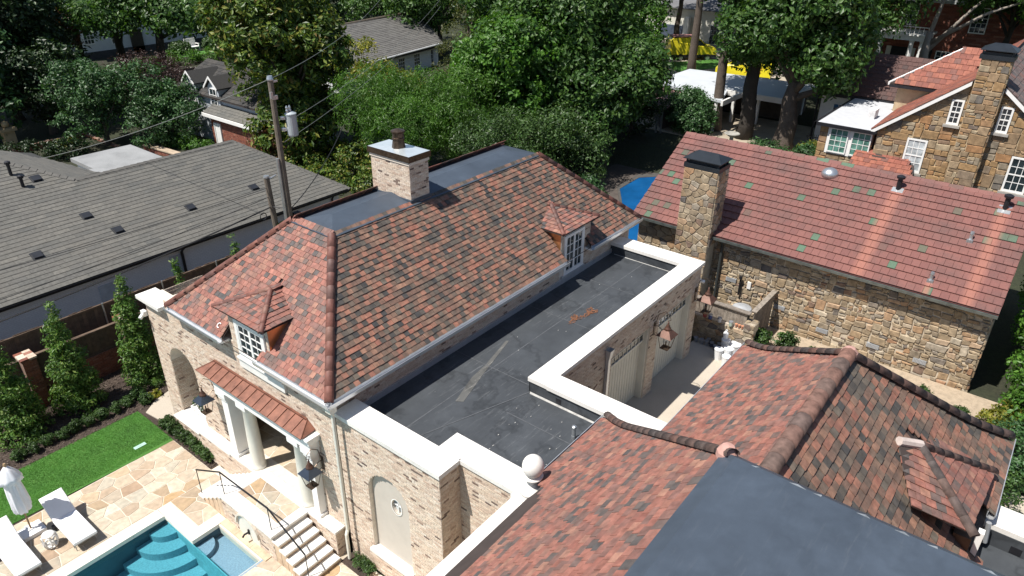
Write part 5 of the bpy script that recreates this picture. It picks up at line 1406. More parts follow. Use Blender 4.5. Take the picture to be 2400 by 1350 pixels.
def ridgecap(parent, a, b, mat, r=.14, name="ridge_cap"):
    a, b = A(a, float), A(b, float); d = b-a; L = np.linalg.norm(d); n = max(1, int(L/.3)); d /= L
    s = unit(np.cross(d, EZ)); uz = np.cross(s, d)
    for k in range(n):
        p0, p1 = a+d*L*k/n, a+d*(L*(k+1)/n+.04)
        MB().add([p0+s*r-uz*r*.35+uz*.02, p0+uz*.045, p0-s*r-uz*r*.35+uz*.02, p1+s*r-uz*r*.35, p1+uz*.02, p1-s*r-uz*r*.35], [(0, 3, 4, 1), (1, 4, 5, 2), (0, 1, 2)]).build(name, mat, parent)
ridgecap(rG, (11.85, gry, gr_+.02), (19.65, gry, gr_+.02), CAPG); ridgecap(rG, (19.65, gry, gr_+.02), (22.85, gey, ge+.04), CAPG); ridgecap(rG, (11.85, gry, gr_+.03), (7.6, 38.2, 6.97), CAPG); ridgecap(rG, (11.85, gry, gr_), (14.7, 38.6, 3.55), CAPG)
gutter(G_, (-9, gey+.02, ge+.03), (22.85, gey+.02, ge+.03), (0, -1, 0), mat=IRON)
mb = MB(); mb.box(-9, 22.7, gey, 29.2, 2.55, 2.6); mb.build("soffit", M("brown_soffit", (.10, .075, .055), .8), G_)
mb = MB(); mb.tube([(13.5, 28.75, 2.6), (13.55, 29.1, 2.3), (13.55, 29.1, 0)], .06, 6); mb.tube([(21.9, 28.9, 2.6), (21.9, 29.1, 2.3), (21.9, 29.1, 0)], .05, 6); mb.build("downspout", IRON, G_)
for (x, y) in ((10.54, 34.46), (11.14, 31.78), (11.77, 30.59), (15.11, 30.6), (18.47, 30.64), (8.56, 30.56)):
    z = ge+(y-gey)*dz
    mb = MB(); mb.obox((x, y, z), EX, uG, nG, -.17, .17, -.16, .16, .0, .10); mb.obox((x, y, z), EX, uG, nG, -.22, .22, -.2, .22, .0, .028); mb.build("roof_vent", M("black_vent", (.02, .022, .027), .45) if "black_vent" not in bpy.data.materials else bpy.data.materials["black_vent"], G_)
for (x, y, h) in ((9.83, 35.0, .55), (9.9, 34.2, .45)):
    z = ge+(y-gey)*dz
    mb = MB(); mb.lathe((x, y, z-.05), [(.07, 0), (.07, h), (.12, h), (.12, h+.1), (.04, h+.14)], 8); mb.build("flue_pipe", IRON, G_)
mb = MB(); mb.box(13.0, 13.5, 29.17, 29.2, .6, 2.2); mb.box(9.9, 10.6, 29.15, 29.2, .9, 2.0); mb.build("wall_panel", M("pale_blue_panel", (.5, .55, .6), .5), G_)
mb = MB(); mb.box(15.4, 18.85, 35.5, 43.9, 2.8, 3.02); fb = mb.build("flat_roof", M("pale_grey_membrane", (.27, .275, .275), .7, var=.25, scale=.9, fine=.2), G_)
mb = MB(); mb.box(13.1, 15.2, 36.5, 39.6, 3.2, 3.5); mb.build("small_flat_roof", bpy.data.materials["pale_grey_membrane"], G_)
mb = MB(); mb.box(15.6, 18.7, 35.5, 43.7, -.1, 2.8); mb.build("annex_wall", PBRICK, G_)
# ---------------------------------------------------------------- garden furniture
SLING = M("white_cushion", (0.80, 0.80, 0.81), .85, var=.04, bmp=.2, bscale=8, bdist=.02)
WICK = M("grey_wicker_frame", (0.30, 0.29, 0.27), .6, var=.2)
def make_lounger(name, label, loc, rz=0):
    t = thing(name, label, "sun lounger", loc, "sun loungers by the pool", rz)
    # length along +y (head), x across; seat from y=0..1.2, back 1.2..1.95 raised
    mb = MB(); mb.box(-.30, .30, 0, 1.3, .24, .29); mb.slab([(-.30, 1.3, .24), (.30, 1.3, .24), (.30, 1.92, .66), (-.30, 1.92, .66)], (0, 0, .05)); mb.build("frame", WICK, t)
    def pad(pts, nm):
        mb = MB(); n_ = unit(np.cross(A(pts[1])-A(pts[0]), A(pts[3])-A(pts[0])))
        lo = [A(p) for p in pts]; c = sum(lo)/4
        mid1 = [p+n_*.03 for p in lo]; mid2 = [p+n_*.075 for p in lo]; top = [c+(p-c)*.94+n_*.095 for p in lo]
        for a, b in ((lo, mid1), (mid1, mid2), (mid2, top)):
            for k in range(4): mb.add([a[k], a[(k+1) % 4], b[(k+1) % 4], b[k]], [(0, 1, 2, 3)])
        mb.poly(top)
        return mb.build(nm, SLING, t)
    pad([(-.31, -.02, .29), (.31, -.02, .29), (.31, 1.27, .29), (-.31, 1.27, .29)], "seat_cushion")
    pad([(-.31, 1.29, .31), (.31, 1.29, .31), (.31, 1.97, .75), (-.31, 1.97, .75)], "back_cushion")
    for x in (-.27, .27):
        mb = MB(); mb.tube([(x, .1, .26), (x, .06, .0), (x, .22, .0), (x, .26, .26)], .012, 5); mb.build("leg", WICK, t)
        mb = MB(); mb.tube([(x, 1.25, .26), (x, 1.3, .0)], .014, 5); mb.build("leg", WICK, t)
    mb = MB(); mb.tube([(-.36, 1.35, .1), (.36, 1.35, .1)], .09, 10); mb.build("wheel", IRON, t)
    return t
l1 = make_lounger("sun_lounger", "white sun lounger whose raised back lies in the umbrella's shade, nearest the pool steps", (3.98, 18.05, 0))
l2 = copytree(l1, (2.55, 18.1, 0), label="white sun lounger cut by the left edge, fully sunlit, left of the stool")
um = thing("umbrella", "closed white garden umbrella standing on a white base block between the loungers", "umbrella", (3.22, 19.8, 0))
mb = MB(); mb.box(-.30, .30, -.26, .2, .01, .13); mb.build("base_slab", SLING, um)
mb = MB(); mb.slab([(-.1, -.05, .13), (.28, -.05, .13), (.28, .2, .13), (-.1, .2, .13)], (0, 0, .04)); mb.build("base_plate", SLING, um)
WOOD = M("teak", (0.36, 0.24, 0.13), .6, var=.2)
mb = MB(); mb.tube([(0, 0, .14), (0, 0, 2.5)], .024, 8); mb.build("pole", WOOD, um)
wob = lambda a, j: 1+.20*math.sin(8*a+j*.35)+.07*math.sin(3*a+j)
UMB = M("white_umbrella_canvas", (.74, .74, .77), .9, var=.05)
mb = MB(); mb.lathe((0, 0, 0), [(.17, .86), (.215, .95), (.22, 1.15), (.20, 1.5), (.17, 1.9), (.15, 2.1), (.05, 2.42)], 32, wob); mb.build("canopy", UMB, um, True)
mb = MB(); mb.lathe((0, 0, 0), [(.30, 1.98), (.25, 2.12), (.14, 2.32), (.04, 2.46)], 24, lambda a, j: 1+.08*math.sin(8*a)); mb.build("canopy_vent", UMB, um, True)
mb = MB(); mb.lathe((0, 0, 0), [(.03, 2.45), (.045, 2.5), (.03, 2.56)], 8); mb.build("finial", WOOD, um)
st = thing("garden_stool", "white pierced ceramic drum stool between the two sun loungers", "stool", (3.36, 18.86, 0))
mb = MB(); mb.lathe((0, 0, 0), [(.13, .40), (.165, .43), (.155, .455), (.02, .46)], 20); mb.build("top", WHITE, st, True)
mb = MB(); mb.lathe((0, 0, 0), [(.14, 0), (.165, .03), (.15, .06), (.1, .06)], 20); mb.build("base_ring", WHITE, st, True)
for k in range(6):
    a = k*math.pi/3
    mb = MB(); pts = []
    for j in range(13):
        b = 2*math.pi*j/12; r_ = .165+.025*math.cos(math.asin(max(-1, min(1, math.sin(b)))))
        aa = a+.42*math.cos(b); pts.append((r_*math.cos(aa), r_*math.sin(aa), .235+.17*math.sin(b)))
    mb.tube(pts, .022, 5, cap=False); mb.build("pierced_ring", WHITE, st, True)
dg = thing("drain_cover", "pale green rectangular utility lid set in the lawn", "drain cover", (6.98, 21.02, 0.0))
mb = MB(); mb.box(-.19, .19, -.075, .075, 0, .03); mb.build("lid", M("pale_green_lid", (.36, .56, .47), .6, var=.06), dg)
mb = MB(); mb.box(-.05, .05, -.02, .02, .03, .034); mb.build("grip", M("green_grip", (.28, .45, .38), .6), dg)

# wall lanterns: bracket scroll, hood, finial, glass cage
def make_lantern(name, label, loc, rz, s=1.0, hood=None):
    t = thing(name, label, "lantern", loc, "wall lanterns", rz)
    # local: wall at x=0 plane, lamp hangs out along -x
    L = -.42
    mb = MB(); mb.box(-.02, 0, -.05, .05, -.10, .35); mb.build("wall_plate", BRONZE, t)
    mb = MB()
    mb.tube([(0, 0, .20), (-.12, 0, .24), (L+.1, 0, .12)], .012, 5)
    mb.tube([(0, 0, -.05), (-.1, 0, -.1), (-.13, 0, -.02), (-.06, 0, 0)], .01, 5)
    mb.tube([(-.02, 0, .2), (-.10, 0, .62), (-.30, 0, .78), (L-.02, 0, .68), (L-.06, 0, .56), (L+.02, 0, .50), (L+.05, 0, .58), (L, 0, .6)], .011, 5)
    mb.build("bracket", BRONZE, t)
    mb = MB(); mb.lathe((L, 0, 0), [(.1, .22), (.09, .30), (.05, .33), (.06, .36), (.03, .40), (.03, .44), (.012, .50)], 12); mb.build("copper_cap", COPPER_OLD, t, True)
    mb = MB(); a, b = .235, .09
    mb.add([(L-a, -a, .06), (L+a, -a, .06), (L+a, a, .06), (L-a, a, .06), (L-b, -b, .235), (L+b, -b, .235), (L+b, b, .235), (L-b, b, .235)], [(3, 2, 1, 0), (4, 5, 6, 7), (0, 1, 5, 4), (1, 2, 6, 5), (2, 3, 7, 6), (3, 0, 4, 7)])
    mb.build("hood", hood or SLATEMETAL, t)
    mb = MB(); a, b = .19, .115
    for sx_, sy_ in ((1, 1), (1, -1), (-1, -1), (-1, 1)): mb.tube([(L+a*sx_, a*sy_, .06), (L+b*sx_, b*sy_, -.36)], .010, 4)
    mb.box(L-b-.01, L+b+.01, -b-.01, b+.01, -.38, -.36); mb.build("cage", BRONZE, t)
    mb = MB(); mb.tube([(L, 0, -.36), (L, 0, -.16)], .02, 6); mb.build("burner", BRONZE, t)
    t.scale = (s, s, s)
    return t
la = make_lantern("wall_lantern", "dark hooded copper lantern left of the columns, beside the arch", (FX, 17.92, 2.72), 0)
copytree(la, (FX, 12.86, 2.78), label="dark hooded copper lantern right of the columns, above the steps")
lg = make_lantern("wall_lantern", "copper hooded lantern beside the nearer garage door", (18.9, 8.8, 3.55), math.pi/2, 1.15, COPPER_OLD)
copytree(lg, (21.95, 8.8, 3.55), label="copper hooded lantern beside the farther garage door, near the fence")

# ---------------------------------------------------------------- planting
HEDGE = Mleaf("boxwood_leaf", [(0, (0.0275, 0.0625, 0.015)), (.5, (0.04375, 0.09375, 0.02)), (1, (0.075, 0.1313, 0.03125))], .2)
ARB = Mleaf("arborvitae_leaf", [(0, (0.04025, 0.09775, 0.0161)), (.45, (0.07475, 0.161, 0.023)), (.8, (0.115, 0.207, 0.0345)), (1, (0.1725, 0.23, 0.05175))], .25, big=.2)
OAK = Mleaf("oak_leaf", [(0, (0.0297, 0.07425, 0.0162)), (.5, (0.054, 0.1242, 0.0243)), (1, (0.0972, 0.1755, 0.0378))], .3)
BRIGHT = Mleaf("bright_green_leaf", [(0, (0.044, 0.121, 0.0165)), (.5, (0.0715, 0.176, 0.022)), (1, (0.121, 0.2365, 0.0385))], .35)
MAG = Mleaf("magnolia_leaf", [(0, (0.0325, 0.0715, 0.0156)), (.45, (0.0715, 0.13, 0.0208)), (.75, (0.1365, 0.195, 0.0286)), (.9, (0.208, 0.221, 0.039)), (1, (0.182, 0.13, 0.039))], .25, .42, .35)
BAMB = Mleaf("feathery_leaf", [(0, (.045, .11, .016)), (.5, (.07, .165, .022)), (1, (.115, .22, .036))], .38)
YEL = Mleaf("yellow_green_leaf", [(0, (.12, .15, .02)), (.5, (.24, .24, .035)), (.8, (.34, .30, .05)), (1, (.10, .16, .025))], .4)
DARK = Mleaf("dark_evergreen_leaf", [(0, (.012, .03, .009)), (.6, (.022, .048, .013)), (1, (.04, .075, .02))], .15)
PURP = Mleaf("purple_leaf", [(0, (.025, .012, .012)), (.6, (.05, .025, .022)), (1, (.085, .045, .035))], .2)
RUST = Mleaf("rusty_leaf", [(0, (.10, .035, .02)), (.6, (.17, .07, .03)), (1, (.06, .06, .02))], .25)
BLUEG = Mleaf("shrub_leaf", [(0, (0.025, 0.06875, 0.0225)), (.5, (0.04375, 0.1063, 0.03125)), (1, (0.075, 0.15, 0.05))], .2)
BARK = M("bark", (.115, .09, .072), .95, var=.4, scale=2.5, fine=.5, bmp=.8, bscale=18, bdist=.05)
BARKD = M("dark_bark", (.05, .042, .035), .95, var=.4, scale=2.5, fine=.4, bmp=.8, bscale=18, bdist=.05)
STEM = M("twig", (.10, .07, .05), .9)

def shrub_proto(name, r, h, mat, seed, n=70, per=26, leaf=.055):
    return leafmesh(name, [(0, 0, h*.52, r*.82, r*.82, h*.48), (r*.25, -r*.2, h*.6, r*.6, r*.6, h*.36), (-r*.3, r*.15, h*.45, r*.55, r*.6, h*.36)], n, per, r*.28, leaf, mat, seed, shell=.6)
SHP = [shrub_proto("foliage", .25, .42, HEDGE, s) for s in range(3)]
def small_shrub(name, label, x, y, z, s, group, me):
    t = thing(name, label, "shrub", (x, y, z), group)
    o = link(bpy.data.objects.new("foliage", me), t)
    mb = MB(); mb.tube([(0, 0, -.02), (0, 0, .2)], .015, 5); mb.build("stem", STEM, t)
    t.scale = (s, s, s*random.uniform(.9, 1.1)); t.rotation_euler = (0, 0, random.uniform(0, 6))
    return t
sh_lab = ["small round shrub in the lawn border at the far left edge, half out of frame", "small round shrub second from the left in the row along the lawn", "small round shrub third from the left in the row along the lawn", "small round shrub fourth from the left, below the second evergreen column",
          "small round shrub fifth from the left in the row along the lawn", "small round shrub sixth from the left in the row along the lawn", "small round shrub seventh from the left in the row along the lawn", "small round shrub eighth from the left, nearing the lawn corner",
          "small round shrub ninth from the left, just off the lawn's far corner", "small round shrub set back behind the lawn corner beside the yellow hosta", "small round shrub at the lawn corner, nearest the arched wall"]
for i, (x, y) in enumerate(((4.26, 23.42), (4.69, 23.42), (5.15, 23.5), (5.62, 23.42), (6.02, 23.48), (6.47, 23.46), (6.9, 23.48), (7.38, 23.42), (7.8, 23.5), (8.28, 23.66), (8.3, 23.1))):
    small_shrub("round_shrub", sh_lab[i], x, y, -.02, random.uniform(.92, 1.12), "round shrubs in a row along the lawn", SHP[i % 3])
hed = thing("boxwood_hedge", "low clipped boxwood hedge along the foot of the brick wall", "hedge", (8.08, 19.9, 0))
for i in range(7):
    o = link(bpy.data.objects.new("foliage", SHP[i % 3]), hed); o.location = (.02*random.uniform(-1, 1), 1.35-i*.44, -.02); o.scale = (1.0, 1.05, 1.15); o.rotation_euler = (0, 0, random.uniform(0, 6))
hs = thing("hosta", "bright yellow green hosta in the mulch beside the stone pad", "plant", (8.72, 23.3, -.02))
crown(hs, "foliage", [(0, 0, .1, .2, .2, .12)], 18, 14, .09, .12, YEL, 4, shell=.4)
hs = thing("grassy_plant", "pale grassy plant at the base of the tallest evergreen column by the wall", "plant", (9.1, 23.85, -.02))
crown(hs, "foliage", [(0, 0, .16, .26, .26, .2)], 26, 16, .1, .1, ARB, 5, shell=.4, wide=.2)
mb = MB(); mb.slab([(8.0, 22.6, -.1), (8.1, 21.75, -.1), (9.2, 21.6, -.1), (9.2, 23.2, -.1), (8.55, 23.0, -.1)], (0, 0, .115)); structure("stepping_pad", mb, CONC)
bs = thing("corner_shrub", "spiky green shrub in the bed at the foot of the niche wall and downpipe", "shrub", (8.3, 11.55, 0.02))
crown(bs, "foliage", [(0, 0, .22, .2, .3, .24), (0, -.3, .15, .16, .2, .17)], 60, 22, .09, .07, HEDGE, 9, shell=.5, wide=.3)
pt = thing("planter", "white planter of leafy shrubs standing on the arched opening's sill", "planter", (8.75, 19.62, .9))
mb = MB(); mb.box(-.24, -.2, -.5, .5, 0, .3); mb.box(.2, .24, -.5, .5, 0, .3); mb.box(-.2, .2, -.5, -.46, 0, .3); mb.box(-.2, .2, .46, .5, 0, .3); mb.box(-.2, .2, -.46, .46, .0, .24)
for k in range(9): mb.box(-.255, -.24, -.49+k*.11, -.43+k*.11, .03, .27)
mb.build("box", WHITE, pt)
crown(pt, "foliage", [(0, .2, .42, .22, .25, .2), (.05, -.2, .38, .2, .25, .18)], 60, 24, .1, .07, BLUEG, 11, shell=.5)

# columnar evergreens
arb_lab = ["tall columnar evergreen at the far left edge by the brick pier", "broad columnar evergreen second from the left in front of the fence", "slim columnar evergreen touching the left corner of the brick house", "columnar evergreen top showing behind the white coping of the brick house", "small evergreen top farthest along the fence, by the roof hip"]
def arbor(i, x, y, h, r, seed):
    t = thing("columnar_evergreen", arb_lab[i], "evergreen", (x, y, -.03), "columnar evergreens along the fence")
    rr = np.random.default_rng(seed)
    bl = []
    for k in range(11):
        f = k/10
        rad = r*(1-f**1.35)*.86+.08*r+.03
        bl.append((rr.uniform(-.06, .06), rr.uniform(-.06, .06), .25+f*(h-.42), rad, rad, h*.075))
    crown(t, "foliage", bl, int(430*h/4*r/.75), 20, .17, .125, ARB, seed, droop=.0, shell=.7, upb=.5, wide=.4, inner=.25)
    mb = MB(); mb.tube([(0, 0, -.05), (0, 0, h*.8)], [.06, .02], 6); mb.build("trunk", BARK, t)
for i, (x, y, h, r) in enumerate(((4.85, 24.7, 3.8, .92), (6.75, 24.65, 4.15, .84), (9.05, 24.6, 4.5, .74), (11.0, 24.3, 4.25, .45), (13.75, 25.0, 4.05, .42))): arbor(i, x, y, h, r, 60+i)

# ---------------------------------------------------------------- fences
FW_ = Mrand("brown_fence_board", [(0, (.115, .08, .058)), (.5, (.145, .10, .07)), (1, (.09, .066, .05))], .85, grain=.35, gscale=7)
bw = thing("brick_fence", "brown wood panels on a low red brick wall between capped brick piers", "fence", (7.5, 26.1, -.05))
WORLD[bw.name] = Matrix.Translation(-bw.location)
mb = MB(); mb.box(-8, 14.0, 26.0, 26.25, -.1, .92); mw = mb.build("low_wall", REDMORTAR, bw)
emit(mw, "brick", "brickwork", [(bricks((-4, 26.0, -.05), EX, EZ, (0, -1, 0), [rect(0, 18, 0, .96)]), (0, -1, 0))], REDBRICK, 200)
for px in (2.5, 5.95, 9.35, 12.8):
    mb = MB(); mb.box(px-.22, px+.22, 25.7, 26.3, -.1, 1.98); pr = mb.build("pier", REDMORTAR, bw)
    emit(pr, "brick", "pier_brickwork", [(bricks((px-.22, 25.7, -.05), EX, EZ, (0, -1, 0), [rect(0, .44, 0, 2.03)]), (0, -1, 0)), (bricks((px+.22, 25.7, -.05), EY, EZ, (1, 0, 0), [rect(0, .6, 0, 2.03)]), (1, 0, 0))], REDBRICK, 30)
    for i in range(2):
        for j in range(4): MB().box(px-.26+i*.262, px-.26+i*.262+.252, 25.66+j*.17, 25.66+j*.17+.16, 1.98, 2.05).build("cap_brick", BRICK if (i+j) % 3 else REDBRICK, pr)
for (a, b) in ((2.72, 5.73), (6.17, 9.13), (9.57, 12.58)):
    n = int((b-a)/.145)
    for k in range(n):
        x = a+(b-a)*k/n; MB().box(x+.003, x+(b-a)/n-.003, 26.10, 26.125, .92, 1.84+random.uniform(-.01, .01)).build("fence_board", FW_, bw)
    mb = MB(); mb.box(a, b, 26.05, 26.19, 1.84, 1.89); mb.build("top_rail", FW_, bw); mb = MB(); mb.box(a, b, 26.07, 26.17, .93, 1.02); mb.build("bottom_rail", FW_, bw)
rf = thing("board_fence", "tall brown board fence with pale metal posts in front of the white brick house", "fence", (8, 26.85, -.05))
WORLD[rf.name] = Matrix.Translation(-rf.location)
x = -3.0; k = 0
while x < 21:
    MB().box(x, x+.138, 26.84, 26.862, 0, 2.46+random.uniform(-.025, .02)).build("fence_board", FW_, rf); x += .143
mb = MB(); mb.box(-3, 21, 26.80, 26.84, 2.36, 2.44); mb.box(-3, 21, 26.80, 26.84, .4, .5); mb.box(-3, 21, 26.8, 26.84, 1.4, 1.5); mb.build("rail", FW_, rf)
for px in (4.6, 7.0, 9.05, 11.4, 13.8, 16.2): MB().tube([(px, 26.76, 0), (px, 26.76, 2.5)], .03, 6).build("post", STEEL, rf)

# ---------------------------------------------------------------- utility poles and wires
PW = M("weathered_pole", (.165, .135, .105), .9, var=.35, scale=3, fine=.4)
up = thing("utility_pole", "tall wooden utility pole carrying a grey transformer can and metal conduit", "utility pole", (16.2, 24.5, 0))
mb = MB(); mb.tube([(0, 0, 0), (0, 0, 10.05)], [.145, .11], 10); mb.build("pole", PW, up)
mb = MB(); mb.tube([(-.19, .02, 0), (-.17, .02, 6.9)], .07, 8); mb.build("conduit", STEEL, up)
mb = MB(); mb.lathe((0, 0, 0), [(.13, 9.95), (.14, 10.0), (.1, 10.12)], 10); mb.box(0, .3, -.03, .03, 9.85, 9.92); mb.build("pole_cap", STEEL, up)
TR = M("grey_transformer", (.42, .46, .48), .45, .2, var=.1)
tr = MB(); tr.lathe((.46, -.35, 0), [(.2, 7.78), (.212, 7.83), (.212, 8.6), (.225, 8.61), (.225, 8.66), (.1, 8.73)], 18); tro = tr.build("transformer", TR, up, False)
mb = MB()
for dx in (-.08, .05): mb.lathe((.40+dx, -.35, 0), [(.05, 8.7), (.06, 8.8), (.04, 8.84), (.055, 8.9), (.02, 8.98)], 8)
mb.build("bushing", STEEL, tro)
mb = MB(); mb.box(.1, .25, -.3, -.1, 8.0, 8.1); mb.box(.1, .25, -.3, -.1, 8.45, 8.55); mb.build("transformer_bracket", STEEL, up)
mb = MB(); mb.box(-.1, .1, -.2, -.12, 9.25, 9.4); mb.box(-.18, -.08, -.18, -.1, 9.3, 9.55); mb.build("insulator", STEEL, up)
mb = MB(); mb.tube([(.68, -.35, 8.5), (.74, -.38, 8.0), (.5, -.3, 7.65), (.1, -.15, 7.3)], .014, 5); mb.box(.12, .42, -.2, 0, 4.3, 4.5); mb.build("cable_loop", IRON, up)
u2 = thing("utility_pole", "short leaning wooden pole with a coil of cable, left of the transformer pole", "utility pole", (16.0, 25.4, 0))
mb = MB(); mb.tube([(.2, 0, 0), (-.05, 0, 5.95)], [.14, .12], 10); mb.build("pole", PW, u2)
mb = MB(); mb.lathe((-.05, 0, 0), [(.13, 5.93), (.12, 6.0)], 10); mb.tube([(.05, -.05, 5.85), (.35, -.1, 5.95)], .035, 6); mb.build("pole_cap", STEEL, u2)
mb = MB(); mb.tube([(-.5+.15*math.cos(t), -.05, 4.35+.15*math.sin(t)) for t in np.linspace(0, 6.3, 14)], .02, 5, cap=False); mb.build("cable_coil", IRON, u2)
cl = thing("climbing_vine", "small green vine climbing the foot of the short wooden pole", "plant", (16.15, 25.2, 0)); crown(cl, "foliage", [(0, 0, 3.1, .22, .22, .9)], 40, 14, .16, .13, BRIGHT, 14)
cl = thing("sapling", "thin sapling with sparse leaves behind the grey flat top", "tree", (19.6, 25.0, .3)); crown(cl, "foliage", [(0, 0, 3.2, .4, .4, .45)], 22, 12, .2, .15, BRIGHT, 15); mb = MB(); mb.tube([(0, 0, 0), (0, 0, 3.3)], .02, 5); mb.build("trunk", STEM, cl)
WIRE = M("grey_wire", (.16, .17, .16), .6); WIREB = M("black_cable", (.015, .015, .016), .6)
def wire(label, a, b, sag, r, mat):
    a, b = A(a, float), A(b, float)
    pts = [a+(b-a)*t-A((0, 0, sag*4*t*(1-t))) for t in np.linspace(0, 1, 22)]
    mb = MB(); mb.tube(pts, r, 4, cap=False)
    tag(mb.build("power_line", mat), label, "cable", "overhead cables")
top = (16.2, 24.5, 10.0)
wire("thin grey overhead wire running left and away from the top of the transformer pole", top, (12, 47, 2.6), .5, .014, WIRE)
wire("thin overhead wire running right from the top of the transformer pole", top, (40, 42, 11.5), .8, .013, WIRE)
wire("thin wire running right from the transformer can, upper of a pair", (16.5, 24.3, 8.3), (42, 40, 9.6), .6, .013, WIRE)
wire("thin wire running right below the transformer can, lower of a pair", (16.3, 24.4, 7.5), (42, 40, 9.1), .6, .013, WIRE)
wire("thick black cable bundle running left from the two poles over the grey roof", (15.95, 25.35, 4.65), (-9, 25.9, 3.9), .6, .032, WIREB)
wire("thick black cable joining the two wooden poles", (15.95, 25.35, 4.65), (16.3, 24.4, 4.75), .02, .028, WIREB)
wire("black cable running right from the transformer pole toward the magnolia", (16.35, 24.45, 4.75), (23.6, 29.8, 5.6), .3, .026, WIREB)
wire("thin black wire running left over the grey roof above the thick cable", (15.95, 25.35, 5.5), (-9, 29, 5.3), .5, .014, WIREB)
wire("thin black wire running left over the grey roof, middle one of the three", (15.95, 25.35, 5.1), (-9, 27, 4.5), .6, .014, WIREB)

# ---------------------------------------------------------------- yard between garage and stone house
GREYW = Mrand("grey_fence_board", [(0, (.24, .20, .165)), (.5, (.30, .26, .215)), (1, (.20, .17, .145))], .9, grain=.4, gscale=8)
lf = thing("low_board_fence", "weathered grey board fence on a low stone wall beside the garage", "fence", (23.6, 8.2, 1))
WORLD[lf.name] = Matrix.Translation(-lf.location)
mb = MB(); mb.box(23.55, 23.9, 7.0, 9.4, .8, 1.95); lwl = mb.build("low_wall", SMORT, lf)
stones(lwl, "stone", "stonework", [((23.55, 9.4, 0), -EY, EZ, (-1, 0, 0), vo(0, 2.4, .95, 1.95, 40, 1.7, 71)), ((23.55, 7.0, 0), EX, EZ, (0, -1, 0), vo(0, .35, .95, 1.95, 8, 1, 72))], STONE, 48, joint=.012, bev=.015, proud=.035)
mb = MB(); mb.box(23.5, 23.95, 6.95, 7.35, 1.95, 2.3); pr = mb.build("pier", SMORT, lf)
stones(pr, "stone", "pier_stonework", [((23.5, 7.35, 0), -EY, EZ, (-1, 0, 0), vo(0, .4, 1.95, 2.3, 4, 1, 73)), ((23.5, 6.95, 2.3), EX, EY, EZ, vo(0, .45, 0, .4, 4, 1, 74))], STONE, 8, joint=.01, bev=.015, proud=.03)
for k in range(16):
    y = 7.35+k*.128; MB().box(23.68, 23.70, y, y+.122, 1.98, 2.62).build("fence_board", GREYW, lf)
mb = MB(); mb.box(23.6, 23.82, 7.25, 9.42, 2.62, 2.66); mb.build("cap_board", GREYW, lf)
mb = MB(); mb.box(23.56, 23.66, 7.3, 9.42, 1.955, 2.0); mb.build("ledge_board", M("pale_board", (.5, .43, .36), .8), lf)
mb = MB(); mb.box(23.64, 23.68, 8.95, 9.03, 2.0, 2.66); mb.build("post", IRON, lf)
xf = thing("side_board_fence", "weathered grey board fence running back to the rubble stone wall", "fence", (24.8, 7.25, 1))
WORLD[xf.name] = Matrix.Translation(-xf.location)
for k in range(16):
    x = 24.0+k*.13; MB().box(x, x+.124, 7.2, 7.22, 1.0, 2.6).build("fence_board", GREYW, xf)
mb = MB(); mb.box(23.95, 26.1, 7.12, 7.32, 2.6, 2.64); mb.build("cap_board", GREYW, xf)
bn = thing("rubbish_bin", "round grey bin lid behind the low board fence", "bin", (24.6, 7.9, 1))
mb = MB(); mb.lathe((0, 0, 0), [(.3, 0), (.36, 1.15), (.4, 1.16), (.4, 1.22)], 18); mb.build("body", M("grey_bin", (.2, .21, .22), .5), bn); mb = MB(); mb.lathe((0, 0, 0), [(.4, 1.22), (.36, 1.3), (.1, 1.36)], 18); mb.build("lid", M("grey_bin_lid", (.34, .35, .36), .5), bn)
CANM = M("paint_can_metal", (.36, .38, .42), .35, .6, var=.3)
CANB = M("dark_blue_can", (.05, .065, .11), .4, var=.3); CANW = M("white_plastic", (.74, .75, .76), .45, var=.04)
def bucket(name, label, cat, group, loc, r, h, mat, handle=True, lid=True):
    t = thing(name, label, cat, loc, group)
    mb = MB(); mb.lathe((0, 0, 0), [(r*.88, 0), (r, h)], 14); mb.build("body", mat, t)
    if lid: mb = MB(); mb.lathe((0, 0, 0), [(r*1.05, h-.02), (r*1.05, h+.015), (r*.9, h+.02)], 14); mb.build("lid", CANW if mat is CANW else CANM, t)
    if handle: mb = MB(); mb.tube([(r*math.cos(a), .0, h*.8+r*.9*math.sin(a)*-.6) for a in np.linspace(0, math.pi, 7)], .006, 4); mb.build("handle", STEEL, t)
    return t
bl_ = ["large white bucket leftmost of the group at the driveway corner", "white bucket at the front of the group, lowest in the photo", "white bucket stacked with paint tools in the middle of the group", "wide white tub lid at the back of the bucket group", "white bucket behind the stack with a white jug on top"]
for i, (x, y, r, h) in enumerate(((22.62, 7.82, .17, .42), (22.38, 7.42, .16, .38), (22.75, 7.5, .17, .5), (23.35, 7.5, .22, .4), (23.2, 7.82, .16, .55))): bucket("white_bucket", bl_[i], "bucket", "white buckets on the driveway", (x, y, .985), r, h, CANW)
jg = thing("white_jug", "white jug standing upright on a bucket at the driveway corner", "jug", (23.2, 7.86, 1.56))
mb = MB(); mb.lathe((0, 0, 0), [(.09, 0), (.1, .25), (.04, .34), (.045, .38)], 12); mb.build("body", CANW, jg); mb = MB(); mb.tube([(.09, 0, .1), (.15, 0, .16), (.1, 0, .24)], .012, 4); mb.build("handle", CANW, jg)
cn_ = "metal paint can number"
cl_ = ["paint can farthest left on the driveway, against the garage wall", "paint can second from the garage wall in the row on the ground", "paint can third from the garage wall in the row on the ground", "dark paint can fourth from the garage wall in the row", "dark blue paint can fifth from the garage wall in the row", "dark paint can at the end of the ground row nearest the buckets", "paint can behind the row at the foot of the low wall"]
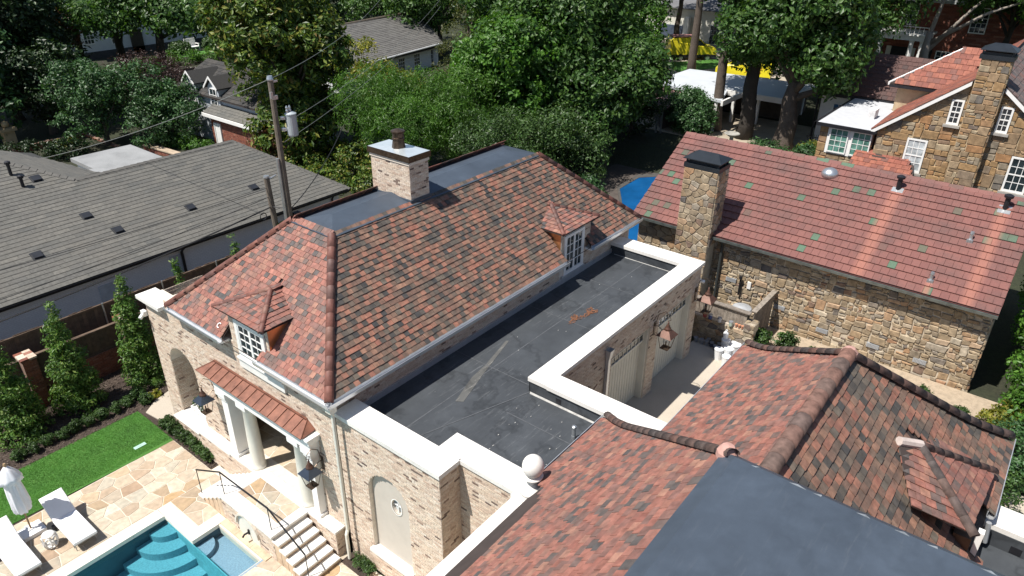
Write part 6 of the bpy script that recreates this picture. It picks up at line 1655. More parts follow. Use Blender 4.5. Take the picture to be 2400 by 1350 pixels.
for i, (x, y) in enumerate(((23.2, 9.0), (23.22, 8.76), (23.22, 8.55), (23.25, 8.36), (23.12, 8.16), (23.35, 8.1), (23.4, 8.55))): bucket("paint_can", cl_[i], "paint can", "paint cans along the low wall", (x, y, .985), .085, .19, CANM if i in (0, 1, 2) else CANB)
for i, (y, m_) in enumerate(((8.9, "red"), (8.68, "blue"), (8.3, "pale"), (7.85, "green"))):
    c_ = {"red": (.28, .06, .05), "blue": (.06, .08, .22), "pale": (.5, .5, .52), "green": (.35, .42, .36)}[m_]
    bucket("paint_can", "%s paint can standing on the ledge under the board fence" % m_, "paint can", "paint cans on the fence ledge", (23.5, y, 2.0), .08, .18, M(m_+"_can", c_, .5))
TERRA = M("terracotta_pot", (.48, .22, .13), .8, var=.2)
for i, y in enumerate((7.66, 7.54, 7.42)):
    t = thing("terracotta_pot", ["left one of the three terracotta pots on the fence ledge", "middle one of the three terracotta pots on the fence ledge", "right one of the three terracotta pots, beside the stone pier"][i], "flower pot", (23.56, y, 2.0), "terracotta pots on the ledge")
    mb = MB(); mb.lathe((0, 0, 0), [(.035, 0), (.05, .1)], 10); mb.build("body", TERRA, t); mb = MB(); mb.lathe((0, 0, 0), [(.056, .1), (.056, .13), (.03, .13)], 10); mb.build("rim", TERRA, t)
yb = MB(); yb.slab([(23.95, -1, .8), (26.15, -1, .8), (26.15, 7.2, .8), (23.95, 7.2, .8)], (0, 0, .2)); yb.slab([(17.4, -.6, .8), (23.95, -.6, .8), (23.95, 4.8, .8), (17.4, 4.8, .8)], (0, 0, .199)); structure("gravel_strip", yb, M("gravel_soil", (.40, .32, .23), .95, var=.4, scale=5, fine=.4, bmp=.6, bscale=40, bdist=.02))
for i, (x, y, s, lab) in enumerate(((24.2, 6.85, 2.1, "dark green holly bush left of two, against the stone pier"), (24.65, 6.0, 2.0, "dark green holly bush right of two, in the gravel by the stone wall"), (25.2, 5.15, .7, "tiny green seedling bush in the gravel by the stone wall"), (22.4, 7.0, 1.0, "small dark shrub beside the white buckets"), (24.6, 1.2, 1.3, "small dark shrub at the stone wall's foot, left of the dark hip ridge"), (24.2, .1, 1.2, "small dark shrub beyond the hip ridge near the stone wall's corner"))):
    small_shrub("bush", lab, x, y, 1.0, s, None, SHP[i % 3])
# bushes at the right edge
def bush(name, label, loc, blobs, n, per, cr_, leaf, mat, seed, cat="bush", **k):
    t = thing(name, label, cat, loc)
    crown(t, "foliage", blobs, n, per, cr_, leaf, mat, seed, **k)
    mb = MB()
    for (bx, by, bz, *_r) in blobs[:4]: mb.tube([(0, 0, -.05), (bx*.5, by*.5, bz*.6), (bx, by, bz)], [.05, .035, .015], 5)
    mb.build("stems", STEM, t)
    return t
bush("hydrangea_bush", "large bright green bush at the right edge beside the stone house", (24.9, -2.0, 1.0), [(0, 0, .9, 1.1, 1.0, .8), (1.4, .2, 1.2, 1.2, 1.0, 1.0), (.2, -1.4, 1.1, 1.2, 1.2, 1.0), (2.8, -.3, 1.4, 1.3, 1.1, 1.2)], 420, 26, .26, .16, BRIGHT, 81)
bush("rounded_shrub", "rounded mid green shrub below the bright bush at the right edge", (21.9, -1.6, 1.0), [(0, 0, .6, .9, .9, .7), (.9, .2, .7, .8, .7, .7), (.2, -1.0, .7, .9, .9, .7)], 260, 26, .2, .10, BLUEG, 82)
bush("yellow_shrub", "small yellow green shrub between the stone house corner and the bright bush", (24.2, -.9, 1.0), [(0, 0, .4, .5, .4, .45), (.5, -.3, .5, .4, .4, .4)], 90, 20, .15, .11, YEL, 83)
bush("dark_shrub", "dark low shrub beside the swept hip of the tiled house at right", (20.2, -1.5, .95), [(0, 0, .45, .8, .6, .5), (1.0, .1, .5, .7, .6, .5), (-.8, -.2, .4, .7, .6, .4)], 170, 24, .17, .09, HEDGE, 84)
bush("ground_cover", "scrubby low ground cover along the concrete path at right", (18.7, -2.1, .96), [(0, 0, .1, .9, .5, .14), (1, -.4, .1, .9, .5, .14)], 140, 14, .14, .09, ARB, 85, wide=.3)
# ---------------------------------------------------------------- trees
def gh1(x, y): return float(gh(x, y))
def tree(name, label, x, y, h, r0, lobes, mat, seed, n=420, per=34, cr_=.7, leaf=.3, bark=None, group=None, limbs=True, z=None, cat="tree", lean=(0, 0), **k):
    """tapered trunk with limbs reaching into the lobes of the crown"""
    z = gh1(x, y)-.1 if z is None else z
    t = thing(name, label, cat, (x, y, z), group)
    rr = np.random.default_rng(seed)
    crown(t, "crown", lobes, n, per, cr_, leaf, mat, seed, **k)
    mb = MB()
    zs = [0, h*.15, h*.4, h*.7, h]
    pts = [(lean[0]*f*f+rr.uniform(-.12, .12)*(f > 0), lean[1]*f*f+rr.uniform(-.12, .12)*(f > 0), zz) for zz, f in zip(zs, (0, .15, .4, .7, 1))]
    mb.tube(pts, [r0*1.35, r0*1.0, r0*.9, r0*.75, r0*.5], 10)
    if limbs:
        tp = A(pts[-1]); mid = A(pts[3])
        for b in lobes:
            c = A(b[:3]); s = mid+(tp-mid)*rr.uniform(0, 1)
            if c[2] < s[2]: s = A(pts[2])+(A(pts[3])-A(pts[2]))*rr.uniform(0, 1)
            m = s+(c-s)*.5+rr.normal(size=3)*.35
            mb.tube([s, m, c], [r0*.42, r0*.25, r0*.08], 6)
    mb.build("trunk", bark or BARK, t, True)
    return t
def lobes_(rx, ry, zc, rz, n, seed, size=.55):
    rr = np.random.default_rng(seed); out = [(0, 0, zc, rx*.6, ry*.6, rz*.7)]
    for i in range(n):
        a = 2*math.pi*i/n+rr.uniform(-.4, .4); e = rr.uniform(-.5, .8)
        s = size*rr.uniform(.75, 1.2)
        out.append((rx*.62*math.cos(a)*math.cos(e*.8), ry*.62*math.sin(a)*math.cos(e*.8), zc+rz*.75*math.sin(e*1.2), rx*s, ry*s, rz*s))
    return out
# big central oak and its neighbours
tree("oak_tree", "huge dark green oak filling the top centre behind the brick house", 40.6, 28.6, 5.0, .55, lobes_(5.6, 5.6, 7.4, 5.0, 11, 1, .5) + [(-3, 3.0, 3.0, 3.0, 3, 2.0), (.6, -3.0, 3.4, 2.4, 2.2, 2.0), (-2.5, -2.5, 3.4, 2.6, 2.6, 2.0), (0, 0, 11.5, 5, 5, 3)], OAK, 101, n=1500, per=42, cr_=.8, leaf=.33)
tree("dark_plum_tree", "dark small tree half hiding the pink ribbed shed roof", 44.0, 24.1, 2.0, .15, [(0, 0, 3.6, 1.6, 1.6, 1.3), (.5, -.9, 2.6, 1.3, 1.3, 1.0), (-.4, .9, 2.4, 1.5, 1.5, 1.1), (-.2, 0, 1.2, 1.6, 1.8, 1.0)], DARK, 109, n=300, per=30, cr_=.4, leaf=.2)
tree("dark_oak_tree", "dark leaning tree under the huge oak, shading the yard left of the red tiled roof", 38.4, 22.8, 3.0, .28, [(1.4, -1.2, 6.6, 1.8, 1.8, 1.5), (.6, -.6, 5.0, 2.0, 1.8, 1.5), (-.6, .6, 3.4, 1.9, 1.9, 1.4), (1.0, -2.2, 5.8, 1.3, 1.3, 1.0), (-.4, 1.4, 5.6, 2.2, 2.2, 1.8)], OAK, 128, n=460, per=36, cr_=.55, leaf=.28, bark=BARKD)
tree("maple_tree", "bright mid green tree overlapping the left side of the huge oak", 36.2, 28.5, 3.5, .3, lobes_(3.6, 3.6, 5.4, 3.5, 9, 2, .52) + [(1.2, -1.6, 3.0, 2.4, 2.4, 1.8)], BRIGHT, 102, n=720, per=38, cr_=.55, leaf=.28)
tree("feathery_tree", "broad fresh green feathery tree behind the brick house chimney", 30.2, 30.8, 2.0, .15, lobes_(4.1, 4.1, 4.1, 3.6, 10, 3, .55), BAMB, 103, n=1300, per=46, cr_=.5, leaf=.20, wide=.28, droop=.5, upb=.15)
tree("evergreen_shrub_tree", "dark green dense tree behind the grey flat top, right of the chimney", 31.3, 25.2, 1.4, .14, lobes_(3.0, 3.0, 2.5, 2.1, 8, 5, .55), HEDGE, 105, n=620, per=40, cr_=.5, leaf=.17, wide=.4)
tree("evergreen_shrub_tree", "dark dense tree beyond the far end of the brick house roof", 34.8, 23.2, 1.6, .12, lobes_(2.5, 2.5, 2.4, 2.0, 7, 6, .55), HEDGE, 106, n=420, per=36, cr_=.45, leaf=.17)
tree("magnolia_tree", "glossy yellow green magnolia rising behind the transformer pole", 27.7, 39.8, 5.0, .3, lobes_(3.9, 3.9, 6.6, 4.6, 10, 4, .5) + [(-1.2, -1.2, 2.6, 2.4, 2.4, 2.0), (1.6, -2.0, 2.4, 2.4, 2.4, 1.8), (0, 0, 10.2, 2.6, 2.6, 2.2), (1.5, .5, 4.0, 2.6, 2.6, 2.0)], MAG, 104, n=1250, per=36, cr_=.55, leaf=.36, wide=.42)
tree("yellow_tree", "small sparse yellow leaved tree in front of the grey shingled bungalow", 38.4, 43.6, 2.2, .1, [(0, 0, 3.4, 1.8, 1.8, .9), (-1.4, 1.6, 3.6, 1.5, 1.5, .8), (1.4, -1.6, 2.6, 1.6, 1.6, .8), (-.6, .8, 5.2, 1.2, 1.2, .7), (0, 0, 1.8, 1.4, 1.4, .7)], YEL, 107, n=230, per=22, cr_=.5, leaf=.24, bark=BARKD)
tree("cedar_tree", "olive green layered cedar between the bungalow and the bright tree", 48.5, 43.0, 5.0, .2, [(0, 0, 1.8, 3.2, 3.2, .8), (0, 0, 3.4, 2.8, 2.8, .8), (0, 0, 5.0, 2.3, 2.3, .9), (0, 0, 6.6, 1.5, 1.5, .9)], Mleaf("cedar_leaf", [(0, (.05, .07, .02)), (.6, (.09, .11, .03)), (1, (.14, .13, .04))], .3), 108, n=300, per=30, cr_=.5, leaf=.2, wide=.35)
# oaks on the right of the centre
tree("oak_tree", "tall oak with a stout grey forked trunk beside the stone gabled house", 47.5, 14.6, 4.6, .66, [(-.5, -1.5, 6.4, 2.0, 2.0, 1.6), (1.5, 1.6, 6.6, 2.4, 2.4, 1.8), (0, 3.2, 7.2, 2.4, 2.4, 2.0), (2, -1.6, 7.0, 2.2, 2.2, 1.8), (.5, 0, 9.2, 3.4, 3.4, 2.4), (-1.6, 1.6, 8.0, 2.0, 2.0, 1.6), (.5, -2.2, 5.2, 1.4, 1.4, 1.1), (1, 1, 12.5, 4.2, 4.2, 2.6)], OAK, 111, n=900, per=36, cr_=.75, leaf=.34)
tree("oak_tree", "tall oak with a dark straight trunk standing through the white carport roof line", 48.2, 17.6, 9.0, .52, [(0, 0, 10.6, 3.0, 3.0, 2.0), (2, 3, 11.0, 3, 3, 2.2), (-1, -1.8, 9.4, 2.4, 2.4, 1.8), (1, 1.6, 8.6, 2.2, 1.8, 1.2)], OAK, 112, n=330, per=34, cr_=.75, leaf=.34, bark=BARKD)
tree("pine_tree", "slender pale trunked pine left of the dark oak trunk at the carport", 48.8, 19.9, 12.0, .36, [(0, 0, 13.0, 3.0, 3.0, 1.8), (1.5, 2.2, 13.8, 2.6, 2.6, 1.6)], OAK, 113, n=200, per=32, cr_=.7, leaf=.32)
tree("pine_tree", "slender pale trunked pine beside the farther yellow van", 60.5, 27.6, 12.0, .36, [(0, 0, 12.6, 3.0, 3.0, 1.8), (-1.5, 2.2, 13.8, 2.6, 2.6, 1.6)], OAK, 114, n=220, per=32, cr_=.7, leaf=.34)
tree("shade_tree", "dark green tree in front of the red brick mansion, left of its portico", 58, 15.0, 4.5, .32, lobes_(4.8, 4.8, 7.6, 3.2, 9, 17, .5) + [(0, -4.5, 10.8, 3.5, 3.5, 2), (4, -5, 11.5, 4, 4, 2)], OAK, 117, n=800, per=34, cr_=.75, leaf=.32, bark=BARKD)
tree("bare_forked_tree", "pale barked tree forking in a wide V before the brick mansion portico", 63, 10.2, 5.5, .42, [(3.5, -4.5, 10.0, 2.8, 2.8, 1.8), (1.0, -6.5, 8.6, 2.2, 2.2, 1.2), (4.5, 1, 11.5, 2.6, 2.6, 1.6)], OAK, 118, n=230, per=30, cr_=.7, leaf=.32, bark=M("pale_bark", (.27, .235, .20), .9, var=.3, scale=2, fine=.4))
tree("shade_tree", "deep green tree arching over the red brick mansion left of its portico", 67.0, 20.0, 6, .3, lobes_(4.5, 4.5, 7.0, 3.2, 8, 41, .5) + [(2, -5, 9.6, 3, 3, 1.6), (2.4, -8, 10.2, 3, 3, 1.6)], OAK, 126, n=620, per=34, cr_=.75, leaf=.34, bark=BARKD)
tree("shade_tree", "deep green tree spreading before the red brick mansion right of its portico", 68.2, 5.8, 6, .3, lobes_(4.0, 4.0, 8.6, 2.6, 8, 42, .5), OAK, 127, n=460, per=34, cr_=.75, leaf=.34, bark=BARKD)
for i_, (x_, y_, lab_) in enumerate(((63, 69, "dark tree behind the bungalow roof, left of two at the top edge"), (69, 60.5, "dark tree behind the bungalow roof, right of two at the top edge"), (74, 52, "dark tree at the top edge above the bright maple"), (56, 77, "dark tree at the top edge right of the magnolia"), (60, 57.5, "olive dark tree shading the right end of the bungalow ridge"))): tree("background_tree", lab_, x_, y_, 5, .3, lobes_(5.5, 5.5, 6.0, 4.5, 8, 50+i_, .5), (OAK, DARK)[i_ % 2], 180+i_, n=420, per=32, cr_=.9, leaf=.4)
tree("leafy_tree", "leafy tree beyond the capped stone chimney at the top right corner", 66, 1.5, 5, .3, lobes_(3.6, 3.6, 6.5, 2.6, 7, 19, .5), BRIGHT, 119, n=260, per=30, cr_=.7, leaf=.3)
tree("background_tree", "dark tree above the carport at the top, left of the pale pines", 60, 37, 4, .3, lobes_(6, 6, 6.5, 4.5, 9, 21, .5), OAK, 121, n=620, per=34, cr_=.9, leaf=.36)
tree("background_tree", "light green tree left of the farther yellow van", 58.5, 33.0, 2.5, .2, lobes_(3.2, 3.2, 3.6, 2.5, 7, 22, .5), BRIGHT, 122, n=260, per=30, cr_=.6, leaf=.3)
tree("background_tree", "deep green tree crossing the top edge above the yellow vans", 70, 34, 7, .3, lobes_(6.0, 6.0, 9.6, 3.6, 9, 23, .5), OAK, 123, n=480, per=34, cr_=.9, leaf=.38)
tree("background_tree", "deep green tree at the top edge above the grey slate mansion roof", 74, 24.5, 6, .3, lobes_(5.5, 5.5, 8.6, 3.6, 9, 24, .5), OAK, 124, n=480, per=34, cr_=.9, leaf=.4)
# left side: tall park trees in front of the white clapboard house
LT = [("tall shade tree with a dark trunk right of the purple maple", 30.5, 61.0, 8.5, .40, 131), ("tall shade tree with a forked dark trunk before the white clapboard house", 32.5, 73, 8.0, .40, 132), ("tall leaning shade tree beside the rust coloured shrubs", 29.3, 74, 8.5, .36, 133), ("tall shade tree right of the white garden chair", 41.0, 70, 8.0, .34, 134)]
for i, (lab, x, y, h, r0, sd) in enumerate(LT):
    tree("shade_tree", lab, x, y, h, r0, [(0, 0, 8.6, 3.6, 3.6, 1.8), (-3, 1, 7.6, 2.8, 2.8, 1.5), (2.8, 1.5, 7.8, 2.8, 2.8, 1.5), (.5, -3, 7.4, 2.8, 2.8, 1.5), (-1, 3, 10.5, 3.2, 3.2, 2)], OAK, sd, n=600, per=34, cr_=.75, leaf=.34, bark=BARKD, group="tall shade trees before the white house")
tree("evergreen_tree", "very dark big evergreen filling the upper left corner", 20.3, 66, 5, .4, lobes_(5.6, 5.6, 6.0, 6.0, 11, 31, .5), DARK, 141, n=1100, per=36, cr_=.9, leaf=.36, bark=BARKD)
tree("glossy_tree", "glossy leaved tree at the left edge above the paved drive", 15.5, 60.5, 4, .3, lobes_(3.8, 3.8, 5.0, 4.6, 9, 32, .5), BLUEG, 142, n=420, per=32, cr_=.65, leaf=.36)
tree("dark_tree", "shadowy dark tree between the glossy tree and the round hollies", 20.3, 59.5, 3, .25, lobes_(3.0, 3.0, 3.6, 3.4, 8, 33, .5), DARK, 143, n=330, per=32, cr_=.6, leaf=.28)
tree("holly_tree", "left one of two big rounded hollies beside the paved yard", 21.3, 53.0, 2, .2, lobes_(2.6, 2.6, 2.9, 2.7, 8, 34, .55) + [(-.3, .3, 5.0, 1.2, 1.2, .9)], BLUEG, 144, n=360, per=34, cr_=.45, leaf=.2)
tree("holly_tree", "right one of two big rounded hollies, above the pale flat roof", 23.9, 49.6, 2, .2, lobes_(2.5, 2.5, 2.7, 2.5, 8, 35, .55), BLUEG, 145, n=360, per=34, cr_=.45, leaf=.2)
tree("purple_maple", "dark purple leaved maple behind the two round hollies", 26.0, 54.5, 2.5, .2, lobes_(3.4, 3.4, 3.4, 2.0, 8, 36, .5) + [(.3, -3, 2.0, 2.2, 2.2, 1.3)], PURP, 146, n=380, per=30, cr_=.6, leaf=.2, wide=.3, bark=BARKD)
tree("purple_maple", "reddish bronze shrub by the red brick wall behind the grey roof hip", 25.9, 39.0, 1, .1, lobes_(1.7, 1.9, 1.3, 1.1, 6, 37, .55), RUST, 147, n=160, per=30, cr_=.35, leaf=.17, wide=.35, bark=BARKD)
tree("rusty_tree", "rust orange leaved small tree at the upper left among dark evergreens", 27.0, 72.0, 3, .15, lobes_(2.0, 2.0, 6.0, 2.6, 6, 38, .5), RUST, 148, n=170, per=26, cr_=.55, leaf=.26, bark=BARKD)
bush("dark_understory", "dark shrubs under the magnolia beside the grey roof hip", (25.2, 34.0, .2), [(0, 0, .9, 1.6, 1.8, 1.0), (1.8, -2.2, .9, 1.5, 1.5, 1.0), (.6, 2.6, 1.0, 1.5, 1.6, 1.1), (3.2, .6, 1.2, 1.6, 1.6, 1.3)], 420, 28, .3, .2, MAG, 169, cat="shrub")
bush("ivy_bank", "bright clipped ivy hedge running along the red brick garden wall", (24.3, 46.5, .1), [(0, 0, 1.0, .8, 2.2, .6), (.4, -2.6, .9, .7, 1.8, .5), (-.2, 2.8, 1.0, .8, 1.6, .6)], 260, 28, .22, .14, BRIGHT, 151, cat="hedge")
bush("dark_hedge", "low dark shrubs at the left edge over the paved drive", (16.0, 53.5, 0), [(0, 0, 1.0, 2.2, 1.2, .9), (2.5, -.6, .9, 1.4, 1.0, .8), (-2.6, .3, 1.1, 1.6, 1.3, 1.0)], 300, 26, .28, .17, DARK, 152, cat="shrub")
bush("chartreuse_shrub", "small chartreuse shrub at the end of the paved yard", (19.6, 55.6, 0), [(0, 0, .5, .7, .6, .5)], 60, 20, .2, .15, YEL, 153, cat="shrub")
bush("camellia_bush", "round dark bush with pale dots left of the carport posts", (47.2, 21.2, 1.75), [(0, 0, 1.5, 1.7, 1.7, 1.5), (-.4, -.7, 1.1, 1.3, 1.3, 1.0), (.5, .6, 1.9, 1.3, 1.3, 1.2)], 330, 30, .35, .18, BLUEG, 154)
bush("fern_clump", "light green low shrub above the red roof ridge beside the fountain", (42.5, 17.3, 1.8), [(0, 0, .5, .9, 1.0, .6), (.3, -1.0, .5, .7, .6, .5)], 120, 22, .22, .17, BRIGHT, 155)
bush("azalea_clump", "mid green low shrub between the two dark tree trunks", (44.3, 14.6, 1.8), [(0, 0, .6, 1.3, 1.3, .7), (-.3, -1.2, .5, .9, .8, .6)], 150, 24, .25, .16, BLUEG, 156)
bush("golden_shrub", "golden green low shrub right of the stout oak trunk by the iron fence", (46.3, 12.4, 1.8), [(0, 0, .6, 1.0, .9, .6), (.6, -.5, .5, .8, .8, .5)], 120, 22, .25, .16, YEL, 157)
bush("laurel_bush", "dark green bush beneath the iron fence at the white wing's corner", (43.6, 11.9, 1.8), [(0, 0, .9, 1.0, .8, .9)], 110, 24, .25, .17, BLUEG, 158)
bush("pool_shrub", "green shrub between the blue pool and the rubble stone house", (29.6, 18.0, 1.0), [(0, 0, 1.2, 1.0, 1.0, 1.1), (1.2, 1.2, 1.2, 1.1, 1.0, 1.1), (-1.9, -1.6, .7, .9, .8, .8), (-3.2, -3.0, .5, .8, .8, .7)], 330, 28, .25, .15, BLUEG, 159)
bush("leafy_bush", "tall bright leafy bush at the right edge behind the stone house corner", (28.3, -1.7, 1.0), [(0, 0, 1.2, 1.1, .9, 1.1), (1.6, .1, 1.4, 1.2, 1.0, 1.3), (3.6, .2, 1.5, 1.4, 1.0, 1.4), (5.4, .3, 1.6, 1.4, 1.0, 1.4)], 330, 28, .26, .16, BRIGHT, 168)
# low planting and lawn in front of the clapboard house
for i, (x, y, r) in enumerate(((44.5, 84.5, 1.3), (49.0, 84.8, 1.4))):
    bush("clipped_ball_shrub", ["clipped dome shrub left of the white garden chair", "clipped dome shrub right of the white garden chair"][i], (x, y, -.05), [(0, 0, .7, r, r, .8)], 120, 26, .25, .2, HEDGE, 161+i, cat="shrub")
bush("flower_border", "pale flowering border below the white clapboard house", (40.5, 77.5, -.05), [(-4, 0, .7, 2.6, 1.3, .7), (0, .3, .8, 2.6, 1.3, .8), (4, .4, .7, 2.6, 1.3, .7), (8, .5, .8, 2.6, 1.4, .8), (12, 1, .8, 2.6, 1.4, .8)], 330, 22, .4, .25, BRIGHT, 165, cat="shrub")

# ---------------------------------------------------------------- far houses
CLAP = M("white_clapboard", (.66, .68, .68), .7, var=.06)
def siding(parent, name, O, e, w_, z0, z1, n, mat, step=.22):
    """lap siding: one board course per row, each its own lip"""
    mb = MB(); z = z0
    while z < z1:
        mb.obox((O[0], O[1], 0), e, EZ, n, 0, w_, z, min(z+step, z1)-.015, -.02, .02); z += step
    return mb.build(name, mat, parent)
def far_house(label, loc, name="house"):
    return building(name, label, "house", loc)
# white clapboard house, upper left (front faces -y)
H1 = far_house("large white clapboard house behind tall trees at the upper left", (46, 92, 0), "clapboard_house")
w = MB(); w.box(33, 66, 89.2, 98, -.2, 9.5); w.box(58, 66, 88.2, 89.2, -.2, 5.5); w.build("wall", CLAP, H1)
siding(H1, "siding", (33, 89.2), EX, 33, .6, 9.4, (0, -1, 0), CLAP, .3)
slope(H1, "roof", [(32, 88.2, 9.4), (67, 88.2, 9.4), (67, 94, 13), (32, 94, 13)], bpy.data.materials["shingle_edge"])
mb = MB(); mb.box(33, 66, 89.0, 89.2, -.2, .7); mb.build("foundation", M("dark_foundation", (.06, .06, .06), .9), H1)
for (x, z, ww, hh) in ((36, 1.5, 1.2, 1.9), (39, 1.2, 1.2, 2.2), (48.2, 1.3, 1.4, 2.0), (47, 5.4, 1.4, 2.0), (36, 5.4, 1.3, 1.9), (41, 5.4, 1.3, 1.9), (53, 1.3, 1.3, 2.0), (54, 5.4, 1.3, 1.9)):
    window(H1, (x, 89.15, z), EX, EZ, (0, -1, 0), ww, hh, 3, 4, panes=False, casing=.1, bar=.05)
mb = MB(); mb.box(41.2, 42.6, 89.0, 89.2, 0, 2.6); mb.build("door", M("dark_door", (.04, .03, .025), .5), H1)
mb = MB(); mb.box(51.5, 52.6, 88.6, 89.2, 0, 9.4); mb.build("corner_board", WHITE, H1)
gc = thing("garden_chair", "white garden armchair before the clapboard house", "chair", (46.6, 85.5, -.05))
mb = MB(); mb.box(-.7, .7, -.5, .5, .45, .55); mb.build("seat", WHITE, gc); mb = MB(); mb.box(-.7, .7, .42, .52, .55, 1.4); mb.build("backrest", WHITE, gc)
for sx_ in (-.62, .62):
    for sy_ in (-.42, .42): MB().box(sx_-.06, sx_+.06, sy_-.06, sy_+.06, 0, .8).build("leg", WHITE, gc)
    MB().box(sx_-.08, sx_+.08, -.5, .5, .8, .86).build("armrest", WHITE, gc)
mb = MB(); mb.box(43, 60, 80.5, 84.5, -.3, .0); structure("far_lawn", mb, bpy.data.materials["mown_lawn"])
# shaded grey and brick house with dormers
H2 = far_house("shaded grey clapboard house with gabled dormers and a red brick lean-to", (29, 46, 0), "dormer_house")
GCLAP = M("grey_clapboard", (.46, .49, .52), .7, var=.08)
w = MB(); w.box(26.3, 32, 41, 51.0, -.2, 4.05); w.build("wall", GCLAP, H2)
siding(H2, "siding", (26.3, 51), -EY, 10, .2, 4.0, (-1, 0, 0), GCLAP, .2)
DSH = Mrand("dark_shingle", [(0, (.04, .039, .038)), (.6, (.052, .05, .047)), (1, (.068, .062, .056))], .9)
r1 = slope(H2, "roof", [(26.0, 51.4, 4.05), (26.0, 40.8, 4.05), (29.0, 40.8, 5.6), (29.0, 51.4, 5.6)][::-1], UNDER)
slope(H2, "rear_roof", [(32, 51.4, 4.05), (32, 40.8, 4.05), (29.0, 40.8, 5.6), (29.0, 51.4, 5.6)], UNDER)
tiledquad(r1, "t", (26.0, 51.4, 4.13), (26.0, 40.8, 4.13), (29.0, 40.8, 5.68), (29.0, 51.4, 5.68), .5, .3, 60, DSH)
for y in (49.2, 46.4):
    mb = MB(); mb.box(26.15, 28.0, y-.62, y+.62, 3.2, 4.8); mb.add([(26.15, y-.62, 4.8), (26.15, y+.62, 4.8), (26.15, y, 5.4)], [(0, 2, 1)]); dm = mb.build("dormer", GCLAP, H2)
    slope(dm, "dormer_roof", [(26.0, y+.75, 4.7), (28.4, y+.75, 4.7), (28.4, y, 5.45), (26.0, y, 5.45)][::-1], DSH); slope(dm, "dormer_roof", [(26.0, y-.75, 4.7), (28.4, y-.75, 4.7), (28.4, y, 5.45), (26.0, y, 5.45)], DSH)
    mb = MB(); mb.slab([(25.97, y+.8, 4.65), (25.97, y, 5.42), (25.97, y, 5.57), (25.97, y+.8, 4.8)][::-1], (-.05, 0, 0)); mb.slab([(25.97, y-.8, 4.65), (25.97, y, 5.42), (25.97, y, 5.57), (25.97, y-.8, 4.8)], (-.05, 0, 0)); mb.build("rake_board", WHITE, dm)
    window(H2, (26.12, y+.42, 3.0), -EY, EZ, (-1, 0, 0), .84, 1.75, 2, 4, panes=False, casing=.07, bar=.035)
mb = MB(); mb.box(25.6, 26.3, 40.5, 46.4, -.2, 3.1); lt = mb.build("leanto_wall", REDMORTAR, H2)
emit(lt, "brick", "leanto_brickwork", [(rows((25.6, 46.4, 0), -EY, EZ, (-1, 0, 0), [rect(0, 5.9, 0, 3.1), rect(.4, 1.2, -.1, 2.65)], .22, .075, .064, -.01, .01, -.01, .01, .012, hj=.004), (-1, 0, 0))], REDBRICK, 60)
r2 = slope(H2, "leanto_roof", [(25.3, 46.7, 3.15), (25.3, 40.2, 3.15), (26.9, 40.2, 3.9), (26.9, 46.7, 3.9)][::-1], UNDER)
tiledquad(r2, "t", (25.3, 46.7, 3.23), (25.3, 40.2, 3.23), (26.9, 40.2, 3.98), (26.9, 46.7, 3.98), .5, .25, 60, SH)
mb = MB(); mb.box(25.22, 25.31, 40.2, 46.8, 3.0, 3.22); mb.build("fascia", WHITE, H2)
mb = MB(); mb.box(25.5, 25.6, 45.22, 45.3, 0, 2.6); mb.box(25.5, 25.6, 45.9, 45.98, 0, 2.6); mb.box(25.5, 25.6, 45.3, 45.9, 2.5, 2.6); mb.box(25.54, 25.58, 45.3, 45.9, 0, 2.5); mb.build("door", WHITE, H2)
ac = thing("patio_table", "dark patio table in the shade beside the grey dormered house", "table", (25.0, 47.6, -.05))
mb = MB(); mb.box(-.5, .5, -.6, .6, .7, .75); mb.build("tabletop", IRON, ac)
for a, b in ((-.4, -.5), (.4, -.5), (.4, .5), (-.4, .5)): MB().box(a-.03, a+.03, b-.03, b+.03, 0, .7).build("leg", STEEL, ac)
gw = building("garden_wall", "curving red brick garden wall with pale coping below the ivy hedge", "wall", (23, 45, 0))
mb = MB(); mb.slab([(22.4, 49.5, -.1), (22.0, 49.3, -.1), (22.4, 44.5, -.1), (24.2, 41.3, -.1), (24.5, 41.5, -.1), (22.8, 44.7, -.1)][::-1], (0, 0, 1.25)); mb.build("wall", REDMORTAR, gw)
emit(gw, "brick", "brickwork", [(rows((21.99, 49.3, 0), unit((.4, -4.8, 0)), EZ, unit((-4.8, -.4, 0)), [rect(0, 4.8, 0, 1.1)], .22, .075, .064, -.01, .012, -.01, .012, .012), (-1, 0, 0)), (rows((22.39, 44.5, 0), unit((1.8, -3.2, 0)), EZ, unit((-3.2, -1.8, 0)), [rect(0, 3.6, 0, 1.1)], .22, .075, .064, -.01, .012, -.01, .012, .012), (-.87, -.5, 0))], REDBRICK, 80)
mb = MB(); mb.slab([(22.45, 49.5, 1.15), (21.93, 49.3, 1.15), (22.33, 44.45, 1.15), (24.15, 41.2, 1.15), (24.55, 41.5, 1.15), (22.85, 44.7, 1.15)][::-1], (0, 0, .07)); mb.build("coping", M("tan_coping", (.42, .33, .24), .8), gw)
mb = MB(); mb.box(9, 21.5, 44.0, 56.8, -.3, -.03); mb.box(4, 17, 57.5, 62, -.3, -.028); structure("paved_yard", mb, M("tan_paving", (.42, .31, .215), .85, var=.2, scale=.6, fine=.2))
lw2 = building("yard_wall", "low red brick wall along the far side of the paved yard", "wall", (20, 52, 0))
mb = MB(); mb.box(16.5, 21.6, 56.6, 56.9, -.1, .8); mb.box(21.3, 21.6, 47.5, 56.6, -.1, .7); mb.build("wall", REDMORTAR, lw2)
